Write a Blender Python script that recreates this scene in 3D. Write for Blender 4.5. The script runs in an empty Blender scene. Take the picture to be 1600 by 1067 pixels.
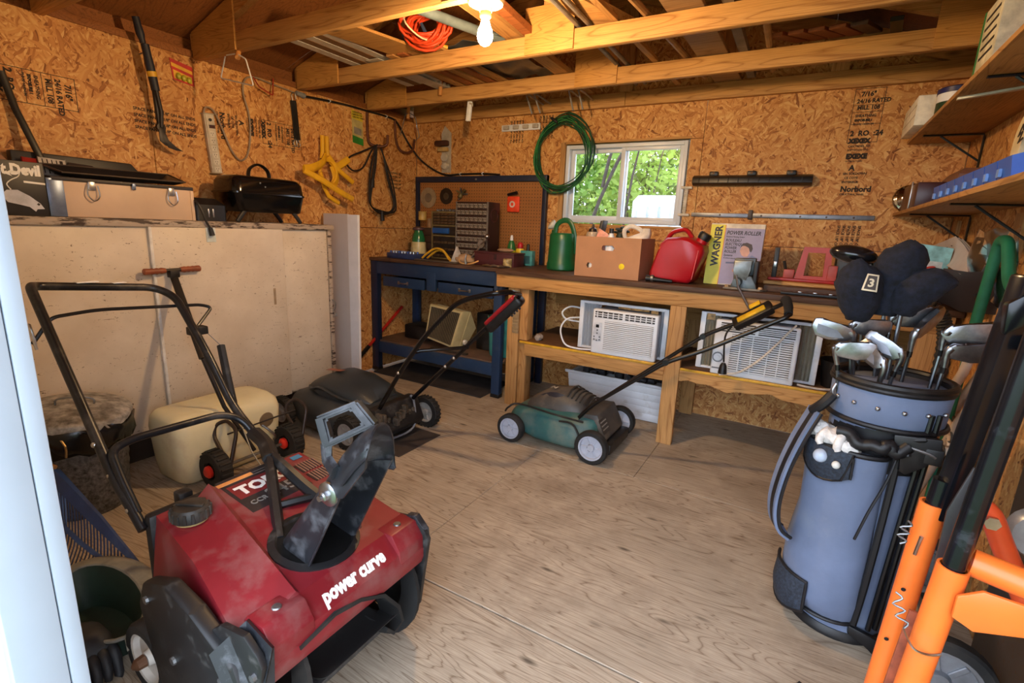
import bpy, bmesh, math, random
from mathutils import Matrix, Vector
random.seed(7)
D = bpy.data; SC = bpy.context.scene; COL = SC.collection
PI = math.pi
def V(*a): return Vector(a)
# ---------------------------------------------------------------- camera, sky, exposure
cam = D.objects.new('camera', D.cameras.new('camera')); COL.objects.link(cam); SC.camera = cam
cam.data.sensor_width = 36; cam.data.lens = 36*782.95/1600; cam.data.clip_start = .02; cam.data.clip_end = 200
cam.matrix_world = Matrix(((0.86220, -0.14689, --0.48481, 0), (0.50493, --0.17225, -0.84580, 0), (0.04073, --0.97404, --0.22268, 1.275), (0, 0, 0, 1)))
SC.view_settings.view_transform = 'Standard'; SC.view_settings.look = 'None'; SC.view_settings.gamma = 1
SC.view_settings.use_curve_mapping = False; SC.view_settings.exposure = 1.05
w = D.worlds.new('sky'); SC.world = w; w.use_nodes = True
nt = w.node_tree; bg = nt.nodes['Background']
bg.inputs[0].default_value = (.82, .93, 1.10, 1); bg.inputs[1].default_value = 3.0
BULB_STRENGTH = 660.0
sc_cy = SC.cycles
sc_cy.max_bounces = 7; sc_cy.diffuse_bounces = 5; sc_cy.use_denoising = True; sc_cy.sample_clamp_indirect = 6

# ---------------------------------------------------------------- helpers: nodes
def lin(c):
    return tuple(((v/255/12.92) if v/255 <= .04045 else ((v/255+.055)/1.055)**2.4) for v in c[:3]) + (1,)
MATS = {}
class NB:
    def __init__(s, name):
        s.m = D.materials.new(name); s.m.use_nodes = True; s.t = s.m.node_tree
        s.b = s.t.nodes['Principled BSDF']; s.tc = None
    def n(s, typ, **k):
        nd = s.t.nodes.new('ShaderNode'+typ)
        for a, v in k.items():
            if a.startswith('i_'):
                key = a[2:]; nd.inputs[int(key) if key.isdigit() else key].default_value = v
            else: setattr(nd, a, v)
        return nd
    def l(s, a, b): s.t.links.new(a, b)
    def co(s, kind='Object', scale=None, rot=None):
        if s.tc is None: s.tc = s.n('TexCoord')
        o = s.tc.outputs[kind]
        if scale is not None or rot is not None:
            mp = s.n('Mapping'); s.l(o, mp.inputs[0])
            if scale is not None: mp.inputs['Scale'].default_value = scale
            if rot is not None: mp.inputs['Rotation'].default_value = rot
            o = mp.outputs[0]
        return o
    def noise(s, co, scale, detail=3, rough=.55, dist=0):
        nd = s.n('TexNoise'); s.l(co, nd.inputs['Vector']); nd.inputs['Scale'].default_value = scale
        nd.inputs['Detail'].default_value = detail; nd.inputs['Roughness'].default_value = rough
        nd.inputs['Distortion'].default_value = dist; return nd.outputs['Fac']
    def ramp(s, f, stops):
        r = s.n('ValToRGB'); s.l(f, r.inputs[0]); e = r.color_ramp.elements
        while len(e) < len(stops): e.new(.5)
        for el, (p, c) in zip(e, stops):
            el.position = p; el.color = c if len(c) == 4 else lin(c)
        return r.outputs[0]
    def mix(s, f, a, b, typ='MIX'):
        m = s.n('MixRGB', blend_type=typ)
        for inp, v in zip(m.inputs, (f, a, b)):
            if hasattr(v, 'node'): s.l(v, inp)
            elif isinstance(v, (int, float)): inp.default_value = v
            else: inp.default_value = v if len(v) == 4 else lin(v)
        return m.outputs[0]
    def math(s, op, a, b=0.0, c=None):
        m = s.n('Math', operation=op)
        for inp, v in zip(m.inputs, (a, b) if c is None else (a, b, c)):
            if hasattr(v, 'node'): s.l(v, inp)
            else: inp.default_value = v
        return m.outputs[0]
    def bump(s, h, strength=.3, dist=.01):
        b = s.n('Bump'); b.inputs['Strength'].default_value = strength; b.inputs['Distance'].default_value = dist
        s.l(h, b.inputs['Height']); s.l(b.outputs[0], s.b.inputs['Normal'])
    def fin(s, col, rough=.5, metal=0, spec=.5):
        if hasattr(col, 'node'): s.l(col, s.b.inputs['Base Color'])
        else: s.b.inputs['Base Color'].default_value = col if len(col) == 4 else lin(col)
        if hasattr(rough, 'node'): s.l(rough, s.b.inputs['Roughness'])
        else: s.b.inputs['Roughness'].default_value = rough
        s.b.inputs['Metallic'].default_value = metal; s.b.inputs['Specular IOR Level'].default_value = spec
        return s.m
def sh(c, k): return tuple(max(0, min(255, v*k)) for v in c)
def mat(name, col, rough=.5, metal=0, var=.12, scale=14, bump=0, dust=None, dustamt=.35, dscale=6, spec=.5):
    if name in MATS: return MATS[name]
    b = NB(name); co = b.co()
    f = b.noise(co, scale, 4, .6)
    c = b.ramp(f, [(.3, sh(col, 1-var)), (.7, sh(col, 1+var))])
    r = rough
    if dust:
        d = b.noise(co, dscale, 5, .65)
        d = b.ramp(d, [(.62-dustamt*.45, (0, 0, 0, 1)), (.85-dustamt*.2, (1, 1, 1, 1))])
        c = b.mix(d, c, dust)
        r = b.math('ADD', b.math('MULTIPLY', d, .3), rough)
    if bump: b.bump(f, bump, .004)
    MATS[name] = b.fin(c, r, metal, spec); return MATS[name]
def wood(name, light, dark, axis='x', s=1.0, rough=.65, knots=True, ply=False, dirt=None, dirtamt=.5):
    """long grain along axis; ply = rotary cut contour figure"""
    if name in MATS: return MATS[name]
    b = NB(name)
    k = {'x': (.09, 1, 1), 'y': (1, .09, 1), 'z': (1, 1, .09)}[axis]
    k2 = {'x': (.025, 1, 1), 'y': (1, .025, 1), 'z': (1, 1, .025)}[axis]
    co = b.co(); c1 = b.co(scale=k); c2 = b.co(scale=k2)
    if ply:
        n = b.noise(c1, 4.2*s, 3, .55, .8); f = b.math('PINGPONG', b.math('MULTIPLY', n, 26), .5)
        f = b.math('POWER', b.math('MULTIPLY', f, 2), .6)
    else:
        n = b.noise(c1, 9*s, 2, .5, .3); f = b.math('PINGPONG', b.math('MULTIPLY', n, 11), .5); f = b.math('POWER', b.math('MULTIPLY', f, 2), .6)
    fine = b.noise(c2, 260*s, 2, .7); big = b.noise(co, 1.3*s, 3)
    col = b.ramp(f, [(.0, sh(dark, 1)), (.45, light), (1, sh(light, 1.04))])
    col = b.mix(.35, col, b.ramp(fine, [(.35, sh(dark, .9)), (.65, sh(light, 1.06))]))
    col = b.mix(.5, col, b.ramp(big, [(.3, (150, 150, 150)), (.7, (255, 255, 255))]), 'MULTIPLY')
    if knots:
        vo = b.n('TexVoronoi'); kk = {'x': (.35, 1, 1), 'y': (1, .35, 1), 'z': (1, 1, .35)}[axis]
        b.l(b.co(scale=kk), vo.inputs['Vector']); vo.inputs['Scale'].default_value = 6.5*s
        kn = b.ramp(vo.outputs['Distance'], [(.03, (1, 1, 1, 1)), (.11, (0, 0, 0, 1))])
        col = b.mix(b.math('MULTIPLY', kn, .8), col, sh(dark, .45))
    if dirt:
        d = b.noise(co, 1.7, 6, .7); d = b.ramp(d, [(.62-dirtamt*.3, (0, 0, 0, 1)), (.9-dirtamt*.25, (1, 1, 1, 1))])
        col = b.mix(b.math('MULTIPLY', d, .7), col, dirt)
    b.bump(fine, .15, .002)
    MATS[name] = b.fin(col, rough, 0, .3); return MATS[name]
def osb(name, plane, warm=1.0):
    b = NB(name); tc = b.co(); sp = b.n('SeparateXYZ'); b.l(tc, sp.inputs[0])
    cb = b.n('CombineXYZ')
    a, c = {'xz': (0, 2), 'yz': (1, 2), 'xy': (0, 1)}[plane]
    b.l(sp.outputs[a], cb.inputs[0]); b.l(sp.outputs[c], cb.inputs[1])
    nz = b.n('TexNoise'); b.l(cb.outputs[0], nz.inputs['Vector']); nz.inputs['Scale'].default_value = 9
    wv = b.n('VectorMath', operation='MULTIPLY_ADD'); b.l(nz.outputs['Color'], wv.inputs[0]); wv.inputs[1].default_value = (.05, .05, 0); b.l(cb.outputs[0], wv.inputs[2])
    best = None; H = None
    for i, (ang, sx, sy) in enumerate([(.35, 14, 70), (1.25, 15, 62), (2.2, 14, 76), (2.85, 18, 84), (.8, 24, 120), (1.75, 27, 110)]):
        mp = b.n('Mapping'); b.l(wv.outputs[0], mp.inputs[0]); mp.inputs['Rotation'].default_value = (0, 0, ang)
        mp2 = b.n('Mapping'); b.l(mp.outputs[0], mp2.inputs[0]); mp2.inputs['Scale'].default_value = (sx, sy, 1); mp2.inputs['Location'].default_value = (i*3.7, i*1.9, 0)
        vo = b.n('TexVoronoi', voronoi_dimensions='2D'); b.l(mp2.outputs[0], vo.inputs['Vector']); vo.inputs['Scale'].default_value = 1.0
        s2 = b.n('SeparateColor'); b.l(vo.outputs['Color'], s2.inputs[0])
        h = s2.outputs[0]
        edge = b.ramp(vo.outputs['Distance'], [(.35, (1, 1, 1, 1)), (.75, (.55, .55, .55, 1))])
        tone = b.math('MULTIPLY', s2.outputs[1], edge)
        fi = b.n('TexNoise'); mp3 = b.n('Mapping'); b.l(mp.outputs[0], mp3.inputs[0]); mp3.inputs['Scale'].default_value = (12, 190, 1); b.l(mp3.outputs[0], fi.inputs['Vector']); fi.inputs['Scale'].default_value = 1
        tone = b.math('ADD', b.math('MULTIPLY', tone, .72), b.math('MULTIPLY', fi.outputs['Fac'], .28))
        if best is None: best, H = tone, h
        else:
            g = b.math('GREATER_THAN', h, H)
            mx = b.n('Mix', data_type='FLOAT'); b.l(g, mx.inputs[0]); b.l(best, mx.inputs[2]); b.l(tone, mx.inputs[3]); best = mx.outputs[0]
            H = b.math('MAXIMUM', h, H)
    col = b.ramp(best, [(.10, (110, 62, 28)), (.20, (176, 114, 58)), (.36, (206, 146, 82)), (.62, (218, 164, 98)), (.88, (232, 188, 124))])
    big = b.noise(tc, 1.6, 3); col = b.mix(.45, col, b.ramp(big, [(.3, (185, 178, 172)), (.7, (255, 255, 255))]), 'MULTIPLY')
    b.bump(best, .35, .003)
    MATS[name] = b.fin(col, .62, 0, .35); return MATS[name]
def glass(name, col=(1, 1, 1), rough=0.02, alpha=.12):
    b = NB(name); tr = b.n('BsdfTransparent'); gl = b.n('BsdfGlossy'); gl.inputs['Roughness'].default_value = rough
    tr.inputs[0].default_value = (*col, 1)
    f = b.n('Fresnel'); f.inputs[0].default_value = 1.3
    m = b.n('MixShader'); b.l(b.math('ADD', f.outputs[0], alpha*.3), m.inputs[0]); b.l(tr.outputs[0], m.inputs[1]); b.l(gl.outputs[0], m.inputs[2])
    b.l(m.outputs[0], b.t.nodes['Material Output'].inputs[0]); MATS[name] = b.m; return b.m
def emis(name, col, s):
    b = NB(name); b.b.inputs['Base Color'].default_value = (*col, 1); b.b.inputs['Emission Color'].default_value = (*col, 1); b.b.inputs['Emission Strength'].default_value = s
    return b.m

# ---------------------------------------------------------------- helpers: shapes (all add to a bmesh)
def B(): return bmesh.new()
def frame(o, x, y=None, z=None):
    x = Vector(x).normalized()
    if y is not None: y = Vector(y); y = (y - x*y.dot(x)).normalized(); z = x.cross(y)
    else: z = Vector(z); z = (z - x*z.dot(x)).normalized(); y = z.cross(x)
    return Matrix(((x.x, y.x, z.x, o[0]), (x.y, y.y, z.y, o[1]), (x.z, y.z, z.z, o[2]), (0, 0, 0, 1)))
def T(x, y, z): return Matrix.Translation((x, y, z))
def R(a, ax='Z'): return Matrix.Rotation(a, 4, ax)
def bx(bm, c, s, b=0, M=None, seg=2):
    """box centre c, full size s, bevel b, optional matrix M applied last"""
    r = bmesh.ops.create_cube(bm, size=1); vs = r['verts']
    for v in vs: v.co = Vector((v.co.x*s[0]+c[0], v.co.y*s[1]+c[1], v.co.z*s[2]+c[2]))
    if M is not None:
        for v in vs: v.co = M @ v.co
    if b > 0:
        es = list({e for v in vs for e in v.link_edges})
        bmesh.ops.bevel(bm, geom=es, offset=min(b, min(abs(q) for q in s)*.49), segments=seg, affect='EDGES', profile=.5)
    return bm
def b2(bm, p, q, b=0, M=None, seg=2):
    return bx(bm, [(i+j)/2 for i, j in zip(p, q)], [abs(j-i) for i, j in zip(p, q)], b, M, seg)
def smooth_path(pts, k):
    pts = [Vector(p) for p in pts]
    if k <= 1 or len(pts) < 3: return pts
    out = []
    for i in range(len(pts)-1):
        p0 = pts[max(0, i-1)]; p1 = pts[i]; p2 = pts[i+1]; p3 = pts[min(len(pts)-1, i+2)]
        for j in range(k):
            t = j/k
            out.append(.5*((2*p1)+(p2-p0)*t+(2*p0-5*p1+4*p2-p3)*t*t+(3*p1-p0-3*p2+p3)*t**3))
    out.append(pts[-1]); return out
def fillet(pts, r, n=5):
    """polyline with rounded corners"""
    pts = [Vector(p) for p in pts]; out = [pts[0]]
    for i in range(1, len(pts)-1):
        a, b, c = pts[i-1], pts[i], pts[i+1]
        d1 = (a-b); d2 = (c-b); rr = min(r, d1.length*.48, d2.length*.48)
        p = b+d1.normalized()*rr; q = b+d2.normalized()*rr
        for j in range(n+1):
            t = j/n; out.append((1-t)**2*p+2*t*(1-t)*b+t*t*q)
    out.append(pts[-1]); return out
def tb(bm, pts, r, n=8, k=1, closed=False, flat=None, cap=True):
    """tube along a path; r number or list; flat=(w,h) gives an oval/strap section"""
    P = smooth_path(pts, k); m = len(P)
    if closed and k > 1: P = P[:-1] if (P[0]-P[-1]).length < 1e-6 else P; m = len(P)
    rings = []; up = None
    for i in range(m):
        a = P[(i-1) % m] if (closed or i > 0) else P[0]; c = P[(i+1) % m] if (closed or i < m-1) else P[-1]
        d = (c-a)
        if d.length < 1e-9: d = Vector((0, 0, 1))
        d.normalize()
        if up is None:
            up = Vector((0, 0, 1)) if abs(d.z) < .9 else Vector((0, 1, 0))
        up = (up-d*up.dot(d))
        if up.length < 1e-6: up = d.orthogonal()
        up.normalize(); sd = d.cross(up)
        rr = r if not isinstance(r, (list, tuple)) else r[min(len(r)-1, int(i*len(r)/m))] if len(r) != m else r[i]
        w, h = (rr, rr) if flat is None else flat
        rings.append([bm.verts.new(P[i]+sd*math.cos(2*PI*j/n)*w+up*math.sin(2*PI*j/n)*h) for j in range(n)])
    for i in range(m if closed else m-1):
        A = rings[i]; C = rings[(i+1) % m]
        for j in range(n): bm.faces.new((A[j], A[(j+1) % n], C[(j+1) % n], C[j]))
    if not closed and cap:
        bm.faces.new(list(reversed(rings[0]))); bm.faces.new(rings[-1])
    return bm
def lt(bm, prof, n=20, M=None, cap=True, arc=2*PI):
    """lathe: prof = [(r, z)...] round local z"""
    M = M or Matrix(); full = abs(arc-2*PI) < 1e-6; rings = []
    for r, z in prof:
        rings.append([bm.verts.new(M @ Vector((max(r, 1e-5)*math.cos(arc*j/n), max(r, 1e-5)*math.sin(arc*j/n), z))) for j in range(n if full else n+1)])
    for A, C in zip(rings, rings[1:]):
        for j in range(n):
            k = (j+1) % n if full else j+1
            bm.faces.new((A[j], A[k], C[k], C[j]))
    if cap and full:
        bm.faces.new(list(reversed(rings[0]))); bm.faces.new(rings[-1])
    return bm
def pr(bm, poly, h, M=None, b=0):
    """prism: 2-D polygon in local xy, extruded 0..h along local z"""
    M = M or Matrix()
    lo = [bm.verts.new(M @ Vector((x, y, 0))) for x, y in poly]; hi = [bm.verts.new(M @ Vector((x, y, h))) for x, y in poly]
    n = len(poly); fs = [bm.faces.new(list(reversed(lo))), bm.faces.new(hi)]
    for i in range(n): fs.append(bm.faces.new((lo[i], lo[(i+1) % n], hi[(i+1) % n], hi[i])))
    if b: bmesh.ops.bevel(bm, geom=list({e for f in fs for e in f.edges}), offset=b, segments=2, affect='EDGES', profile=.5)
    return bm
def lo(bm, rings, cap=True, closed=True):
    R_ = [[bm.verts.new(Vector(p)) for p in r] for r in rings]; n = len(R_[0])
    for A, C in zip(R_, R_[1:]):
        for j in range(n if closed else n-1): bm.faces.new((A[j], A[(j+1) % n], C[(j+1) % n], C[j]))
    if cap and closed: bm.faces.new(list(reversed(R_[0]))); bm.faces.new(R_[-1])
    return bm
def rr(w, h, r, n=4, cx=0, cy=0):
    """rounded rectangle outline"""
    out = []; r = min(r, w/2*.999, h/2*.999)
    for k, (sx, sy) in enumerate(((1, 1), (-1, 1), (-1, -1), (1, -1))):
        for j in range(n+1):
            a = k*PI/2+j/n*PI/2; out.append((cx+sx*(w/2-r)+r*math.cos(a), cy+sy*(h/2-r)+r*math.sin(a)))
    return out
def sp(bm, c, r, M=None, n=12, m=8):
    q = bmesh.ops.create_uvsphere(bm, u_segments=n, v_segments=m, radius=1)
    r = r if isinstance(r, (list, tuple)) else (r, r, r)
    for v in q['verts']:
        p = Vector((v.co.x*r[0], v.co.y*r[1], v.co.z*r[2]))
        v.co = (M @ p if M is not None else p)+Vector(c)
    return bm
def jit(bm, a, seed=1):
    rn = random.Random(seed)
    for v in bm.verts: v.co += Vector((rn.uniform(-a, a), rn.uniform(-a, a), rn.uniform(-a, a)))
    return bm
# ---------------------------------------------------------------- helpers: objects
MW = {}
def thing(name, label, cat, loc=(0, 0, 0), rz=0, group=None, kind=None):
    o = D.objects.new(name, None); COL.objects.link(o); o.empty_display_size = .05
    o.location = loc; o.rotation_euler = (0, 0, rz); MW[o] = T(*loc) @ R(rz)
    tag(o, label, cat, group, kind); return o
def tag(o, label=None, cat=None, group=None, kind=None):
    if label: o['label'] = label
    if cat: o['category'] = cat
    if group: o['group'] = group
    if kind: o['kind'] = kind
    return o
def obj(name, bm, m, parent=None, sm=35, label=None, loc=None, kind=None):
    """one mesh object; bm is in world coordinates and is moved into the parent's (or loc's) frame"""
    if loc is not None and parent is None: M = T(*loc)
    else: M = MW[parent] if parent is not None else Matrix()
    bmesh.ops.recalc_face_normals(bm, faces=bm.faces[:])
    if M != Matrix(): bmesh.ops.transform(bm, matrix=M.inverted(), verts=bm.verts[:])
    me = D.meshes.new(name); bm.to_mesh(me); bm.free()
    if sm:
        me.polygons.foreach_set('use_smooth', [True]*len(me.polygons)); me.set_sharp_from_angle(angle=math.radians(sm))
    me.materials.append(m)
    o = D.objects.new(name, me); COL.objects.link(o)
    if parent is not None: o.parent = parent; MW[o] = MW[parent]
    else:
        if loc is not None: o.location = loc
        MW[o] = M
    if label: o['label'] = label
    if kind: o['kind'] = kind
    return o
def one(name, bm, m, label, cat, loc, group=None, sm=35):
    return tag(obj(name, bm, m, None, sm, None, loc), label, cat, group)
def inst(o, name, M, parent):
    """another object sharing a mesh, M in the parent's frame"""
    c = D.objects.new(name, o.data); COL.objects.link(c); c.parent = parent; c.matrix_local = M; MW[c] = MW[parent] @ M; return c
def dup(root, loc, rz=0, label=None):
    r = root.copy(); COL.objects.link(r); r.location = loc; r.rotation_euler = (0, 0, rz); MW[r] = T(*loc) @ R(rz)
    if label: r['label'] = label
    for ch in list(root.children):
        c = ch.copy(); COL.objects.link(c); c.parent = r
        for g in list(ch.children):
            d = g.copy(); COL.objects.link(d); d.parent = c
    return r
def place(t, loc, rz=0, extra=None):
    t.location = loc; t.rotation_euler = (0, 0, rz); MW[t] = T(*loc) @ R(rz)
def text(s, size, M, m, parent=None, name='lettering', bold=0.0, shear=0, align='LEFT', ext=.0006, spacing=1.0, squash=1.0):
    """lettering lying in local xy of M (x along the line, y up), raised along z"""
    cu = D.curves.new(name, 'FONT'); cu.body = s; cu.size = size; cu.extrude = ext; cu.offset = bold*size; cu.shear = shear
    cu.align_x = align; cu.resolution_u = 2; cu.space_character = spacing
    t = D.objects.new('t', cu); COL.objects.link(t)
    dg = bpy.context.evaluated_depsgraph_get(); me = D.meshes.new_from_object(t.evaluated_get(dg))
    D.objects.remove(t); D.curves.remove(cu)
    me.name = name
    P = MW[parent] if parent is not None else Matrix()
    me.transform(P.inverted() @ M @ Matrix.Diagonal((squash, 1, 1, 1)))
    me.materials.clear(); me.materials.append(m)
    o = D.objects.new(name, me); COL.objects.link(o); MW[o] = P
    if parent is not None: o.parent = parent
    return o
# ---------------------------------------------------------------- materials
XL, XR, YB, YF, ZT = -3.19, .66, 3.69, .2, 2.14
OSB_XZ = osb('osb_back', 'xz'); OSB_YZ = osb('osb_side', 'yz'); OSB_XY = osb('osb_roof', 'xy')
FLOORM = wood('floor_plywood', (196, 180, 158), (122, 100, 78), 'x', 1.25, .7, True, True, dirt=(92, 72, 56), dirtamt=.45)
FIR = wood('fir_x', (208, 158, 96), (150, 96, 46), 'x', 1.0)
FIR_Y = wood('fir_y', (196, 148, 90), (140, 90, 44), 'y', 1.0)
FIR_Z = wood('fir_z', (204, 156, 98), (146, 94, 48), 'z', 1.0)
PLY = wood('ply_face', (206, 154, 88), (146, 92, 42), 'x', 1.0, .6, True, True)
PLY_Y = wood('ply_shelf', (188, 140, 84), (130, 84, 42), 'y', 1.1, .6, True, True)
PLYZ = wood('ply_gusset', (210, 156, 86), (150, 94, 42), 'x', 1.6, .6, True, True)
DARKWOOD = wood('dark_top', (98, 72, 56), (58, 38, 30), 'x', 1.0, .55, False)
ROOFPLY = wood('roof_ply', (146, 92, 48), (100, 58, 28), 'x', .8, .7, True, True)
INK = mat('stamp_ink', (38, 30, 26), .8, var=.3, scale=60)
WHITEPAINT = mat('white_trim_paint', (226, 230, 234), .4, var=.02, scale=3)
BLACKPL = mat('black_plastic', (16, 16, 18), .45, var=.2, scale=20, dust=(58, 54, 50), dustamt=.2)
BLACKPAINT = mat('black_paint', (10, 11, 13), .3, var=.2, scale=20)
RUBBER = mat('rubber', (20, 20, 20), .75, var=.2, scale=30, dust=(66, 60, 54), dustamt=.25)
STEEL = mat('bright_steel', (176, 178, 182), .3, 1, var=.1, scale=30)
DULLSTEEL = mat('dull_steel', (130, 132, 134), .45, .9, var=.15, scale=25)
WHITEPL = mat('white_plastic', (222, 226, 232), .4, var=.03, scale=8, dust=(176, 170, 158), dustamt=.12)
# ---------------------------------------------------------------- floor
fl = thing('floor', 'weathered plywood floor of the shed in big sheets', None, (0, 0, 0), kind='structure')
obj('subfloor', b2(B(), (XL-.1, YF, -.06), (XR+.1, YB+.1, -.02)), FIR, fl)
rows = [(.2, 1.247), (1.25, 2.467), (2.47, YB)]
cuts = [[XL, -1.85, -.1, XR], [XL, -1.2, XR], [XL, -3.07, -.632, XR]]
for (y0, y1), cs in zip(rows, cuts):
    for x0, x1 in zip(cs, cs[1:]):
        if x1-x0 > .2: obj('plywood_sheet', b2(B(), (x0+.0012, y0+.001, -.02), (x1-.0012, y1-.001, random.uniform(-.0008, .0004)), .002, seg=1), FLOORM, fl)
# ---------------------------------------------------------------- walls
wb = thing('wall_back', 'back wall of bare oriented strand board with mill stamps', None, (0, YB, 0), kind='structure')
WX0, WX1, WZ0, WZ1 = -1.735, -.80, 1.318, 1.902
def sheet(p, q, m, par): return obj('strand_board', b2(B(), p, q, .0015, seg=1), m, par)
g = .0014
for x0, x1, z0, z1 in [(XL, -1.735, 1.22, ZT), (XL, -1.97, 0, 1.22), (-1.97, -.75, 0, 1.22), (-.75, XR, 0, 1.22),
                       (-1.735, -.715, WZ1, ZT), (-1.735, -.715, 1.22, WZ0), (-.80, -.715, WZ0, WZ1), (-.715, XR, 1.22, ZT)]:
    sheet((x0+g, YB, z0+g), (x1-g, YB+.012, z1-g), OSB_XZ, wb)
for x0, x1, z0, z1 in [(XL-.1, WX0, 0, ZT), (WX1, XR+.1, 0, ZT), (WX0, WX1, 0, WZ0), (WX0, WX1, WZ1, ZT)]:
    obj('outer_siding', b2(B(), (x0, YB+.085, z0), (x1, YB+.1, z1)), WHITEPAINT, wb)
for x in (WX0-.045, WX1+.045, -3.16, -2.5, -.2, .3): obj('stud', b2(B(), (x-.019, YB+.012, 0), (x+.019, YB+.085, ZT)), FIR_Z, wb)
for z in (WZ0-.02, WZ1+.02): obj('sill_plate', b2(B(), (WX0-.03, YB+.012, z-.019), (WX1+.03, YB+.085, z+.019)), FIR, wb)
# gable above the wall
bm = B(); pr(bm, [(XL, ZT), (XR, ZT), (XR, 2.26), (-1.265, 2.88), (XL, 2.26)], .012, Matrix(((1, 0, 0, 0), (0, 0, -1, YB+.022), (0, 1, 0, 0), (0, 0, 0, 1))))
obj('gable_board', bm, OSB_XZ, wb)
wl = thing('wall_left', 'left wall of bare oriented strand board with mill stamps', None, (XL, 0, 0), kind='structure')
for y0, y1, z0, z1 in [(YF, 1.52, 1.22, ZT), (1.52, 2.86, 1.22, ZT), (2.86, YB, 1.22, ZT), (YF, 1.5, 0, 1.22), (1.5, YB, 0, 1.22)]:
    sheet((XL-.012, y0+g, z0+g), (XL, y1-g, z1-g), OSB_YZ, wl)
obj('outer_siding', b2(B(), (XL-.1, YF, 0), (XL-.085, YB+.1, ZT)), WHITEPAINT, wl)
for y in (.3, 1.52, 2.13, 2.86, 3.6): obj('stud', b2(B(), (XL-.085, y-.019, 0), (XL-.012, y+.019, ZT)), FIR_Z, wl)
wr = thing('wall_right', 'right wall of oriented strand board behind shelves and golf bag', None, (XR, 0, 0), kind='structure')
for y0, y1, z0, z1 in [(YF, 1.25, 1.22, ZT), (1.25, YB, 1.22, ZT), (YF, 2.47, 0, 1.22), (2.47, YB, 0, 1.22)]:
    sheet((XR, y0+g, z0+g), (XR+.012, y1-g, z1-g), OSB_YZ, wr)
obj('outer_siding', b2(B(), (XR+.085, YF, 0), (XR+.1, YB+.1, ZT)), WHITEPAINT, wr)
for y in (.3, 1.25, 1.86, 2.47, 3.08, 3.6): obj('stud', b2(B(), (XR+.012, y-.019, 0), (XR+.085, y+.019, ZT)), FIR_Z, wr)
for y in (2.55, 3.52):   # boards fixed on the face of the right wall under the shelves
    obj('cleat_board', b2(B(), (XR-.018, y-.05, .55), (XR, y+.05, 1.40), .002), FIR_Z, wr)
# front wall with the wide doorway the camera looks through
wf = thing('wall_front', 'white sided front wall around the wide doorway', None, (0, YF, 0), kind='structure')
obj('siding', b2(B(), (XL-.1, YF+.005, 0), (-1.125, YF+.095, 2.26)), WHITEPAINT, wf)
obj('siding', b2(B(), (.735, YF+.01, 0), (.80, YF+.09, 2.26)), WHITEPAINT, wf)
obj('header', b2(B(), (-1.125, YF+.01, 2.06), (.80, YF+.09, 2.26)), WHITEPAINT, wf)
bm = B(); pr(bm, [(XL-.1, 2.26), (XR+.1, 2.26), (-1.265, 2.90)], .03, Matrix(((1, 0, 0, 0), (0, 0, -1, YF+.06), (0, 1, 0, 0), (0, 0, 0, 1)))); obj('gable_board', bm, WHITEPAINT, wf)
d1 = thing('door_1', 'white door jamb at the doorway edge with one dark groove', None, (-1.11, YF, 0), kind='structure')
obj('jamb', b2(B(), (-1.125, YF, 0), (-1.09, YF+.0715, 2.06), .002), mat('jamb_paint', (176, 187, 200), .45, var=.02, scale=3), d1)
obj('door_stop', b2(B(), (-1.125, YF+.0735, 0), (-1.090, YF+.100, 2.06), .002), mat('jamb_paint', (176, 187, 200), .45, var=.02, scale=3), d1)
obj('jamb', b2(B(), (.70, YF, 0), (.735, YF+.10, 2.06), .002), mat('jamb_paint', (176, 187, 200), .45, var=.02, scale=3), d1)
obj('groove_strip', b2(B(), (-1.125, YF+.070, 0), (-1.096, YF+.075, 2.06)), mat('groove_grey', (70, 78, 92), .7), d1)  # grey strip draws the dark gap between jamb and stop
# ---------------------------------------------------------------- window
win = thing('window_1', 'white sliding window in the back wall looking onto bushes', None, (-1.26, YB, 1.6), kind='structure')
VIN = mat('window_vinyl', (206, 214, 224), .35, var=.02, scale=4)
def rect_frame(nm, x0, x1, z0, z1, wd, y0, y1, m, par, b=.003):
    bm = B()
    b2(bm, (x0, y0, z0), (x0+wd, y1, z1), b); b2(bm, (x1-wd, y0, z0), (x1, y1, z1), b)
    b2(bm, (x0+wd, y0, z0), (x1-wd, y1, z0+wd), b); b2(bm, (x0+wd, y0, z1-wd), (x1-wd, y1, z1), b)
    return obj(nm, bm, m, par)
rect_frame('frame', -1.705, -.808, 1.330, 1.892, .026, YB-.004, YB+.09, VIN, win)
rect_frame('sash', -1.685, -1.235, 1.350, 1.872, .034, YB+.05, YB+.075, VIN, win)
rect_frame('sash', -1.275, -.830, 1.350, 1.872, .030, YB+.012, YB+.040, VIN, win)
GL = glass('window_glass')
obj('pane', b2(B(), (-1.655, YB+.060, 1.38), (-1.265, YB+.063, 1.845)), GL, win, 0)
obj('pane', b2(B(), (-1.248, YB+.024, 1.377), (-.858, YB+.027, 1.845)), GL, win, 0)
bm = B(); b2(bm, (-1.752, YB-.010, 1.30), (-1.712, YB+.02, 1.915), .003); obj('casing_board', bm, FIR_Z, win)
bm = B(); b2(bm, (-1.715, YB-.006, 1.902), (-.79, YB+.02, 1.918), .003); obj('casing_board', bm, FIR, win)
bm = B(); b2(bm, (-1.715, YB-.006, 1.302), (-.80, YB+.02, 1.322), .003); obj('casing_board', bm, FIR, win)
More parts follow.
